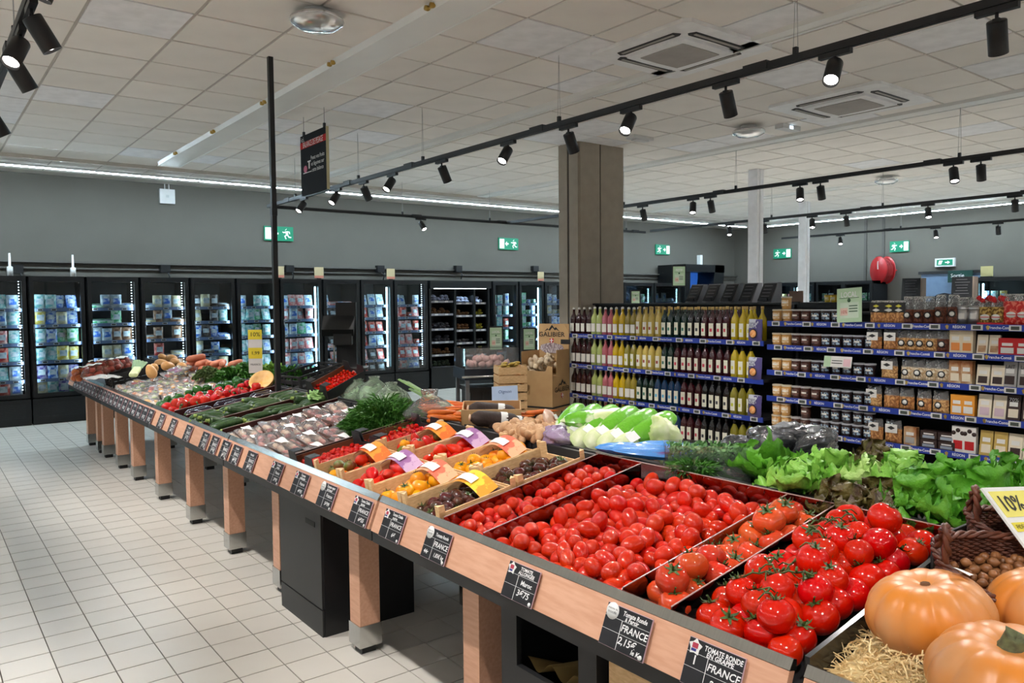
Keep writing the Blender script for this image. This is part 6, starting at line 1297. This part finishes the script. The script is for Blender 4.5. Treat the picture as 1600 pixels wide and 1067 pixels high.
p = ony(261, 307, 12.86); t = thing('junction_box', 'small white square box hanging on the back wall at the left', 'box', p); MB().bb((-.11, -.03, -.11), (.11, .03, .11)).build('housing', white, t); MB().bb((-.02, -.036, -.02), (.02, -.03, .02)).build('button', alu, t); MB().tube([(-.03, 0, .11), (-.03, 0, .55)], .008, 6).build('cable', white, t); MB().tube([(.03, 0, .11), (.03, 0, .55)], .008, 6).build('cable', white, t)
# ================================================================== MIDDLE GROUND
# weighing terminal
kx, ky = 3.62, 6.55
p = ony(542, 560, ky); kx = p.x
t = thing('weighing_scale', 'black weighing terminal on a post behind the produce tables', 'weighing scale', (kx, ky, 0), (0, 0, -.55))
MB().bb((-.09, -.02, .5), (.09, .05, 1.6)).build('tall_panel', black, t); MB().bb((-.12, -.12, 0), (.12, .12, .5)).build('pedestal', black, t); MB().bb((-.115, -.05, .6), (-.1, -.03, 1.3)).build('metal_strip', steel, t)
MB().prism([(-.2, -.18, 1.36), (-.2, -.03, 1.48), (-.2, -.0, 1.45), (-.2, -.15, 1.30)], (.28, 0, 0)).build('tilted_screen', M('screen_black', (.012, .013, .014), .4), t); MB().bb((-.1, -.16, 1.22), (.06, -.02, 1.32)).build('printer_head', charcoal, t); MB().bb((-.2, -.25, 1.0), (.2, .0, 1.02)).build('weighing_plate', steel, t)
# acrylic garlic cart
cx, cy = 5.15, 7.15
t = thing('garlic_cart', 'black cart with a clear acrylic case for pink garlic', 'display cart', (cx, cy, 0), (0, 0, -.35))
MB().bb((-.32, -.26, .74), (.32, .26, .86)).build('tray_body', M('cart_navy', lin(24, 30, 40), .4), t)
for x in (-.28, .28):
    for y in (-.22, .22): MB().bb((x-.02, y-.02, 0), (x+.02, y+.02, .74)).build('leg', M('leg_grey', (.2, .2, .21), .4, .6), t)
MB().tube([(-.36, -.3, .78), (.36, -.3, .78), (.36, -.3, .70)], .012, 8).build('push_rail', steel, t)
for a, b in (((-.31, -.25, .86), (-.306, .25, 1.08)), ((.306, -.25, .86), (.31, .25, 1.08)), ((-.31, .246, .86), (.31, .25, 1.08)), ((-.31, -.12, 1.08), (.31, .25, 1.084))): MB().bb(a, b).build('acrylic_panel', acrylic, t)
MB().prism([(-.31, -.25, .86), (-.31, -.12, 1.08), (-.31, -.116, 1.08), (-.31, -.246, .86)], (.62, 0, 0)).build('acrylic_front', acrylic, t)
GB = rfruit(.04, .036, 7, .08, -.5, 18, 9).mesh('garlic_bulb', col('garlic_pink', (222, 178, 168), (206, 150, 146), .6, 12))
for k in range(22):
    a, q = k*2.4, math.sqrt((k % 14+.5)/14); o = put('pink_garlic', GB, None, Vector((cx, cy, 0))+Matrix.Rotation(-.35, 3, 'Z') @ Vector((.24*q*math.cos(a), .18*q*math.sin(a), .895+.055*(k//14))), (rnd.uniform(-.6, .6), rnd.uniform(-.6, .6), k), 1.1); tag(o, 'pink garlic bulb in the acrylic case of the cart', 'garlic', 'pink garlic bulbs in the cart')
t = thing('folding_bin', 'dark plastic bin standing under the acrylic garlic cart', 'bin', (cx, cy, 0), (0, 0, -.35)); MB().bb((-.24, -.2, .02), (.24, .2, .60)).build('body', charcoal, t); MB().bb((-.26, -.22, .60), (.26, .22, .65)).build('rim', trayb, t); MB().bb((-.08, -.203, .38), (.08, -.2, .52)).build('handle_recess', ink, t)
for k in range(4): MB().bb((-.22+.12*k, -.206, .05), (-.2+.12*k, -.2, .6)).build('rib', trayb, t)
# framed green posters on stands
for px, py, nm, yy in ((775, 538, 'green framed market poster left, above the garlic cart', 8.0), (827, 537, 'green framed market poster right, beside the cardboard display', 8.3)):
    p = ony(px, 546, yy); t = poster(p, (1, -.35, 0), (0, 0, 1), .16, .28, nm, True, 'LOCAL', 'framed_poster'); MB().bb((-.008, -p.z+.02, -.008), (.008, 0, 0)).build('stand_rod', black, t); MB().bb((-.12, -p.z, -.12), (.12, -p.z+.02, .12)).build('stand_foot', black, t)
p = ony(1061, 446, 9.0); t = poster(p, (1, -.5, 0), (0, 0, 1), .22, .33, 'green framed market poster held up behind the bottle shelves', True, 'FESTIF', 'framed_poster'); MB().bb((-.01, -p.z+.02, -.01), (.01, 0, 0)).build('stand_rod', black, t); MB().bb((-.12, -p.z, -.12), (.12, -p.z+.02, .12)).build('stand_foot', black, t)
p = ony(993, 474, 8.5); t = poster(p, (1, -.5, 0), (0, 0, 1), .13, .19, 'small green framed poster just right of the pillar', True, 'LOCAL', 'framed_poster'); MB().bb((-.01, -p.z+.02, -.01), (.01, 0, 0)).build('stand_rod', black, t); MB().bb((-.12, -p.z, -.12), (.12, -p.z+.02, .12)).build('stand_foot', black, t)
# wooden banana crates
bx, by = 5.05, 6.5
p = ony(797, 590, by); bx = p.x
for k in range(3):
    t = thing('slatted_crate', '%s slatted pale wooden crate of the stack beside the cardboard display' % ['bottom', 'middle', 'top'][k], 'crate', (bx, by, .12+.27*k), (0, 0, -.45), 'stacked slatted crates')
    for z in (.0, .09, .18):
        for a, b in (((-.15, -.15, z), (.15, -.142, z+.075)), ((-.15, .142, z), (.15, .15, z+.075)), ((-.15, -.142, z), (-.142, .142, z+.075)), ((.142, -.142, z), (.15, .142, z+.075))): MB().bb(a, b).build('slat', crate_wood, t)
    for x in (-.13, .13):
        for y in (-.13, .13): MB().bb((x-.012, y-.012, 0), (x+.012, y+.012, .26)).build('corner_post', crate_wood, t)
    MB().bb((-.14, -.14, 0), (.14, .14, .006)).build('bottom', crate_wood, t)
o = MB().bb((-.16, -.16, 0), (.16, .16, .12)).bb((-.14, -.165, .03), (.14, .165, .09), 1).build('wooden_pallet', [crate_wood, kraft], None, (bx, by, 0), (0, 0, -.45)); tag(o, 'low wooden base under the stacked slatted crates', 'pallet')
yw = col('banana', (206, 176, 70), (150, 120, 50), .5, 20); BN = longveg(.16, .019, .03).mesh('banana', yw)
for k in range(9): o = put('banana', BN, None, Vector((bx, by, .90+.02*(k % 3)))+Matrix.Rotation(-.45, 3, 'Z') @ Vector((-.09+.022*k, rnd.uniform(-.05, .05), 0)), (rnd.uniform(-.3, .3), .2, 1.2+rnd.uniform(-.3, .3))); tag(o, 'short yellow-brown banana in the top slatted crate', 'banana', 'bananas in the slatted crate')
p = onz(780, 640, .75); t = thing('info_sheet', 'pale blue handwritten price sheet leaning before the slatted crates', 'price sign', p); q = ony(790, 652, 6.1); t.matrix_world = frame(q, (.8, -.55, .12), (.3, .25, .9)); MB().bb((-.13, 0, 0), (.13, .32, .003)).build('sheet', M('sheet_blue', lin(186, 206, 236), .6), t); text('1,99€', .06, M('tx_bluepen', lin(60, 80, 140), .6), t, Matrix.Translation((-.0, .14, .004)), shear=.2); text('Oignon', .045, MATS['tx_bluepen'], t, Matrix.Translation((0, .26, .004)), shear=.2); MB().bb((-.01, -q.z, -.01), (.01, .1, -.002)).build('stake', crate_wood, t)
# cardboard display of onions
gx, gy = 5.70, 6.76; rz = -1.22
t = thing('cardboard_display', 'brown printed cardboard display tower with mountain logo', 'cardboard display', (gx, gy, 0), (0, 0, rz)); w2 = .2; t.scale = (1, 1, .89)
def cbox(z0, z1, name): return MB().bb((-w2, -w2, z0), (w2, w2, z1)).build(name, kraft, t)
def logo(par, o, xa, ya, s):
    mt = frame(o, xa, ya)
    q = bpy.data.objects.new('logo', None)
    text('GALIBIER', s, ink, par, mt, 'logo_lettering', bold=.001)
    m = MB(); pts = [(-.9, .45), (-.5, .95), (-.35, .75), (.05, 1.5), (.35, .95), (.5, 1.15), (1.0, .45), (.55, .8), (.4, .65), (.1, 1.1), (-.2, .6), (-.45, .75)]
    m.prism([mt @ Vector((a*s*1.3, b*s, .0)) for a, b in pts], (mt.to_3x3() @ Vector((0, 0, .002)))); m.build('logo_mountain', ink, par)
    m = MB(); m.prism([mt @ Vector((a*s, b*s, 0)) for a, b in ((-.3, -.6), (.3, -.6), (.3, -1.1), (0, -1.4), (-.3, -1.1))], (mt.to_3x3() @ Vector((0, 0, .002)))); m.build('logo_shield', red_p, par)
    m = MB(); m.box(mt @ Vector((0, -.95*s, .003)), (.12*s, .12*s, .7*s)); m.box(mt @ Vector((0, -.9*s, .003)), (.5*s, .12*s, .12*s)) if abs(xa[0]) > .5 else m.box(mt @ Vector((0, -.9*s, .003)), (.12*s, .5*s, .12*s)); m.build('logo_cross', paper, par)
base = cbox(0, .46, 'lower_box'); mid = cbox(.47, .86, 'middle_box')
logo(base, (0, -w2-.002, .27), (1, 0, 0), (0, 0, 1), .095); logo(base, (w2+.002, 0, .27), (0, 1, 0), (0, 0, 1), .095); logo(mid, (w2+.002, 0.02, .68), (0, 1, 0), (0, 0, 1), .085)
for a, b, n_ in (((-w2, -w2, .86), (-w2+.006, w2, 1.16), 'side_panel'), ((w2-.006, -w2+.1, .86), (w2, w2, 1.18), 'side_panel'), ((-w2, w2-.006, .86), (w2, w2, 1.5), 'back_board')): MB().bb(a, b).build(n_, kraft, t)
MB().prism([(-w2, -w2, .86), (w2, -w2, .86), (w2, -w2, .98), (w2*.7, -w2, .99), (w2*.55, -w2, .92), (-w2*.55, -w2, .92), (-w2*.7, -w2, 1.0), (-w2, -w2, 1.0)], (0, .006, 0)).build('front_lip', kraft, t)
bb_ = MB().prism([(-w2, w2-.012, 1.16), (w2, w2-.012, 1.16), (w2, w2-.012, 1.4), (w2*.75, w2-.012, 1.5), (-w2*.75, w2-.012, 1.5), (-w2, w2-.012, 1.4)], (0, -.004, 0)).build('header', kraft, t); logo(bb_, (-.02, w2-.02, 1.36), (1, 0, 0), (0, 0, 1), .085)
MB().prism([(.16*math.cos(k*pi/6)-.02, w2-.018, 1.18+.07*math.sin(k*pi/6)+.01*(k % 2)) for k in range(12)], (0, -.002, 0)).build('shallot_print', M('shallot_print', lin(120, 96, 106), .6, col2=lin(206, 196, 196), sc=30, stretch=(6, 1, 1), sharp=(.45, .55)), bb_); MB().bb((.1, w2-.022, 1.24), (.22, w2-.018, 1.3)).build('price_plate', charcoal, bb_)
MB().bb((-w2-.002, -w2-.004, .455), (w2+.004, w2, .475)).build('wavy_edge', ink, t)
GI2 = gingermesh(9); gin = col('pale_ginger', (224, 208, 180), (204, 180, 150), .7, 20); GI2.materials[0] = gin
for k in range(14): o = put('pale_root', GI2, None, Vector((gx, gy, .82+.03*(k % 4)+.012*(k//4)))+Matrix.Rotation(rz, 3, 'Z') @ Vector((rnd.uniform(-.13, .13), rnd.uniform(-.15, .12), 0)), rrot(), 1.5); tag(o, 'pale bulbous root heaped in the cardboard display', 'vegetable', 'pale roots in the cardboard display')
# ================================================================== BEHIND THE SHELVES
t = thing('shelf_unit', 'low dark shelf unit behind the bottle shelves', 'shelf unit', (7.3, 1.1, 0)); MB().bb((0, 0, 0), (.5, 5.5, .15)).build('base', shelfm, t); MB().bb((.22, 0, .15), (.26, 5.5, 1.5)).build('back_panel', M('gondola_back', (.012, .012, .013), .6), t)
for z in (.5, .85, 1.2): MB().bb((-.0, 0, z), (.5, 5.5, z+.02)).build('shelf', shelfm, t)
MB().bb((-.02, 0, 1.5), (.52, 5.5, 1.56)).build('top_board', M('top_black', (.01, .01, .011), .5), t)
scr = M('bin_front', (.02, .022, .025), .2); bing = M('bin_grey', lin(110, 110, 114), .5)
for i, px in enumerate((1088, 1115, 1143, 1172, 1202)):
    p = onx(px, 470, 7.5); t = thing('bulk_bin', 'slanted dark bulk bin on the rear shelf unit, %s from the left' % ords[i], 'bulk bin', (7.5, p.y, 1.56), group='slanted bulk bins')
    MB().prism([(-.1, -.09, 0), (.1, -.09, 0), (.1, -.09, .22), (.03, -.09, .22)], (0, .18, 0)).build('body', bing, t); MB().prism([(-.106, -.08, .02), (-.1, -.08, .02), (.024, -.08, .21), (.018, -.08, .21)], (0, .16, 0)).build('dark_front', scr, t)
    MB().bb((-.12, -.05, .02), (-.1, .05, .05)).build('scoop_flap', charcoal, t)
    for q in range(4): MB().box((-.078+.022*q, .0, .07+.037*q), (.002, .1, .006), 0, Matrix.Rotation(.55, 3, 'Y')).build('print_line', bing, t)
for i, px in enumerate((1244, 1330)): p = onx(px, 470, 7.4); o = MB().bb((-.004, -.08, 0), (.004, .08, .12)).bb((-.03, -.05, 0), (.03, .05, .008), 1).build('kraft_card', [M('card_kraft', lin(140, 112, 96), .7), black], None, (7.4, p.y, 1.56)); tag(o, 'brown card standing on the rear shelf unit, %s one' % ('left' if i == 0 else 'right'), 'card', 'brown cards on the rear unit')
ym = jar(M('jar_yellow', lin(206, 176, 50), .3), M('lid_gold', lin(150, 120, 50), .4), M('jl_pale', lin(220, 206, 140), .5))
for i, px in enumerate((1293, 1303, 1312, 1320)):
    p = onx(px, 478, 7.35); t = thing('yellow_jar', 'small yellow jar on the rear shelf unit, %s from the left' % ords[i], 'jar', (7.35, p.y, 1.52+.04), group='small yellow jars'); t.scale = (.7, .7, .7); [put(n_, m_, t) for n_, m_ in zip(('jar_body', 'lid', 'label', 'label_print'), ym)]
# menu boards beside the hose reel
for i, (px, w_) in enumerate(((1410, .36), (1488, .36))):
    p = onx(px, 472, 9.0); t = thing('chalk_menu_board', 'tall dark chalk board with white lines, %s of the hose reel' % ('just right' if i == 0 else 'farther right'), 'chalk board', (9.0, p.y, 1.5), group='chalk boards'); MB().prism([(0, -.2, -.02), (.1, -.2, -.02), (.06, -.2, .32), (.03, -.2, .32)], (0, .22, 0)).build('board', scr, t); MB().bb((-.02, -.22, -1.5), (.2, .04, -.02)).build('stand', charcoal, t)
    for q in range(9): MB().box((-.002+.0306*(q+1)/10-.003, -.09+rnd.uniform(-.01, .01), .29-.03*q), (.002, .14+rnd.uniform(-.04, .02), .005)).build('writing_line', bing, t)
    put('side_strip', MB().bb((0, -.215, 0), (.1, -.2, .32)).mesh('side_strip', M('strip_tan', lin(130, 116, 104), .6)), t)
# hose reel
p = onx(1381, 422, 17.3); rdm = M('reel_red', lin(176, 30, 34), .35, coat=.3); t = thing('fire_hose_reel', 'round red fire hose reel on the right wall', 'hose reel', p, (0, 0, -.5))
for x in (-.13, .07): MB().lathe([(.06, -.012), (.30, -.012), (.31, 0), (.30, .012), (.06, .012)], 30, mt=Matrix.Rotation(pi/2, 4, 'Y')).build('disc', rdm, t, (x, 0, 0))
for x in (-.09, -.05, -.01, .03): MB().tube([(x, .25*math.cos(k*pi/14), .25*math.sin(k*pi/14)) for k in range(28)], .022, 8, closed=True).build('hose_coil', M('hose_red', lin(150, 34, 36), .5), t)
MB().tube([(-.14, 0, 0), (.35, .1, 0)], .04, 10).build('axle', rdm, t); MB().bb((-.155, -.012, .02), (-.143, .012, .2)).build('label', M('reel_label', (.6, .55, .5), .6), t); MB().tube([(.06, 0, 0), (.2, -.02, -.02), (.3, -.08, 0)], .018, 6).build('nozzle', rdm, t)
# blue-lit counter hood on the back wall
xa, xb = ony(1028, 430, 12.85).x, ony(1132, 430, 12.0).x; z1, z0 = ony(1060, 412, 12.).z, ony(1060, 442, 12.).z
t = thing('counter_hood', 'dark hooded counter with a blue glowing inside at the back right', 'counter', (xa, 12.0, 0)); W = xb-xa
MB().bb((0, 0, z1-.18), (W, .85, z1)).build('canopy', ffr, t); MB().bb((0, .02, .9), (.2, .85, z1-.18)).build('side_panel', ffr, t); MB().prism([(W, 0, z1), (W-.35, 0, z1), (W-.6, 0, .9), (W-.15, 0, .9)], (0, .85, 0)).build('slanted_side', ffr, t); MB().bb((.2, .5, .9), (W-.4, .55, z1-.18)).build('blue_panel', M('panel_blue', lin(50, 100, 190), .5, emit=.35, ecol=lin(50, 110, 210)), t); MB().bb((0, 0, 0), (W, .85, .9)).build('counter', ffr, t)  # blue light under the hood put in as the panel's own glow
MB().bb((W*.62, .3, z1), (W*.68, .4, z1+.25)).build('white_bottle', white, t)
# chilled cabinets and blue entrance on the right wall
RX = 16.75
def rfr(ya, yb, nm, led):
    t = thing('glass_door_fridge', 'tall black '+nm, 'fridge', (RX, yb, 0), (0, 0, -pi/2), 'fridges on the right wall'); W = yb-ya
    MB().bb((0, .6, 0), (W, .7, FT)).build('back_panel', fint, t)
    for x in (0, W-.02): MB().bb((x, .06, 0), (x+.02, .6, FT)).build('side_panel', fint, t)
    MB().bb((0, .0, FT-.07), (W, .6, FT)).build('top_panel', ffr, t); MB().bb((0, 0, 0), (W, .6, FB)).build('plinth', ffr, t)
    n = max(1, round(W/.75))
    for k in range(n):
        d = MB().bb((k*W/n, 0, FB), (k*W/n+.05, .05, FT-.07)).bb(((k+1)*W/n-.05, 0, FB), ((k+1)*W/n, .05, FT-.07)).build('door_frame', ffr, t); MB().bb((k*W/n+.05, .02, FB), ((k+1)*W/n-.05, .026, FT-.07)).build('glass_pane', glass, d)
        if led: MB().bb((k*W/n+.08, .085, FB+.1), (k*W/n+.11, .1, FT-.12)).build('led_strip', fled, t); flight(k*W/n+.1, .12, 1.2, 1.3, FRIDGE_W*1.4, t, rot=(.8, .6))
    for z in FZ:
        MB().bb((.03, .12, z-.035), (W-.03, .6, z)).build('shelf', M('fridge_shelf', (.05, .055, .06), .4), t)
        for k in range(int(W/.16)):
            if rnd.random() < .2: continue
            c = rnd.choice(['white', 'blue', 'green', 'yellow', 'teal', 'red']); key = (c, 'bag')
            if key not in PKM: PKM[key] = packet((pc[c], pc['white' if c != 'white' else 'blue']), 'bag')
            if z > 1.25: o = put('food_packet', PKM[key], None, (RX+.2, yb-.1-k*.16, z), (0, 0, -pi/2)); tag(o, '%s packet in the %s' % (c, nm), 'packet', 'goods in the '+nm)
yA = lambda px: onx(px, 450, RX).y
rfr(yA(1272), yA(1204), 'fridge between the white columns on the right wall', True); rfr(yA(1362), yA(1275), 'fridge left of the red hose reel on the right wall', False); rfr(yA(1620), yA(1525), 'fridge at the far right edge', True)
t = thing('blue_partition', 'blue partition with two dark arched openings behind the chalk boards', 'partition', (17.3, yA(1522), 0)); W = yA(1420)-yA(1522); hb = onx(1470, 428, 17.3).z
MB().bb((0, 0, 0), (.08, W, hb)).build('panel', M('partition_blue', lin(110, 134, 164), .6), t); MB().bb((-.03, -.05, hb), (.12, W+.05, hb+.06)).build('top_rail', charcoal, t)
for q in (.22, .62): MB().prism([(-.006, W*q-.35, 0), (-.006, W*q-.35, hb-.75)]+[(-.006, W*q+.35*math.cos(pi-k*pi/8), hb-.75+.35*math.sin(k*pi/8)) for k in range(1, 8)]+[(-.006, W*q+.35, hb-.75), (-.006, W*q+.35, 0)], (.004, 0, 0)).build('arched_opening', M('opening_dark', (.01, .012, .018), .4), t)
p = onx(1500, 432, 17.2); t = thing('direction_sign', 'small dark green sign reading Sortie above the blue partition', 'sign', p); t.matrix_world = frame(p, (0, -1, 0), (0, 0, 1)); MB().bb((-.24, -.12, -.02), (.24, .12, 0)).build('plate', M('sign_dark_green', lin(16, 60, 54), .5), t); text('Sortie', .11, chalk, t, Matrix.Translation((-.05, .02, .004)))
o = MB().bb((-.01, -.11, 0), (.01, .11, .2)).bb((-.05, -.1, -.02), (.05, .1, 0), 1).build('yellow_card', [M('flag_pale_yellow', lin(214, 206, 150), .6), black], None, (RX+.1, yA(1538), FT+.02)); tag(o, 'pale yellow card on top of the far right fridge', 'card')
for q in (1352, 1380): p = onx(q, 350, 17.47); o = MB().bb((-.02, -.03, 0), (0, .03, CZ)).bb((-.03, -.05, 0), (0, .05, .05)).build('wall_conduit', M('conduit', lin(84, 80, 75), .6), None, (17.5, p.y, 0)); tag(o, 'thin vertical conduit on the right wall, %s of two' % ('left' if q == 1352 else 'right'), 'conduit', 'wall conduits')
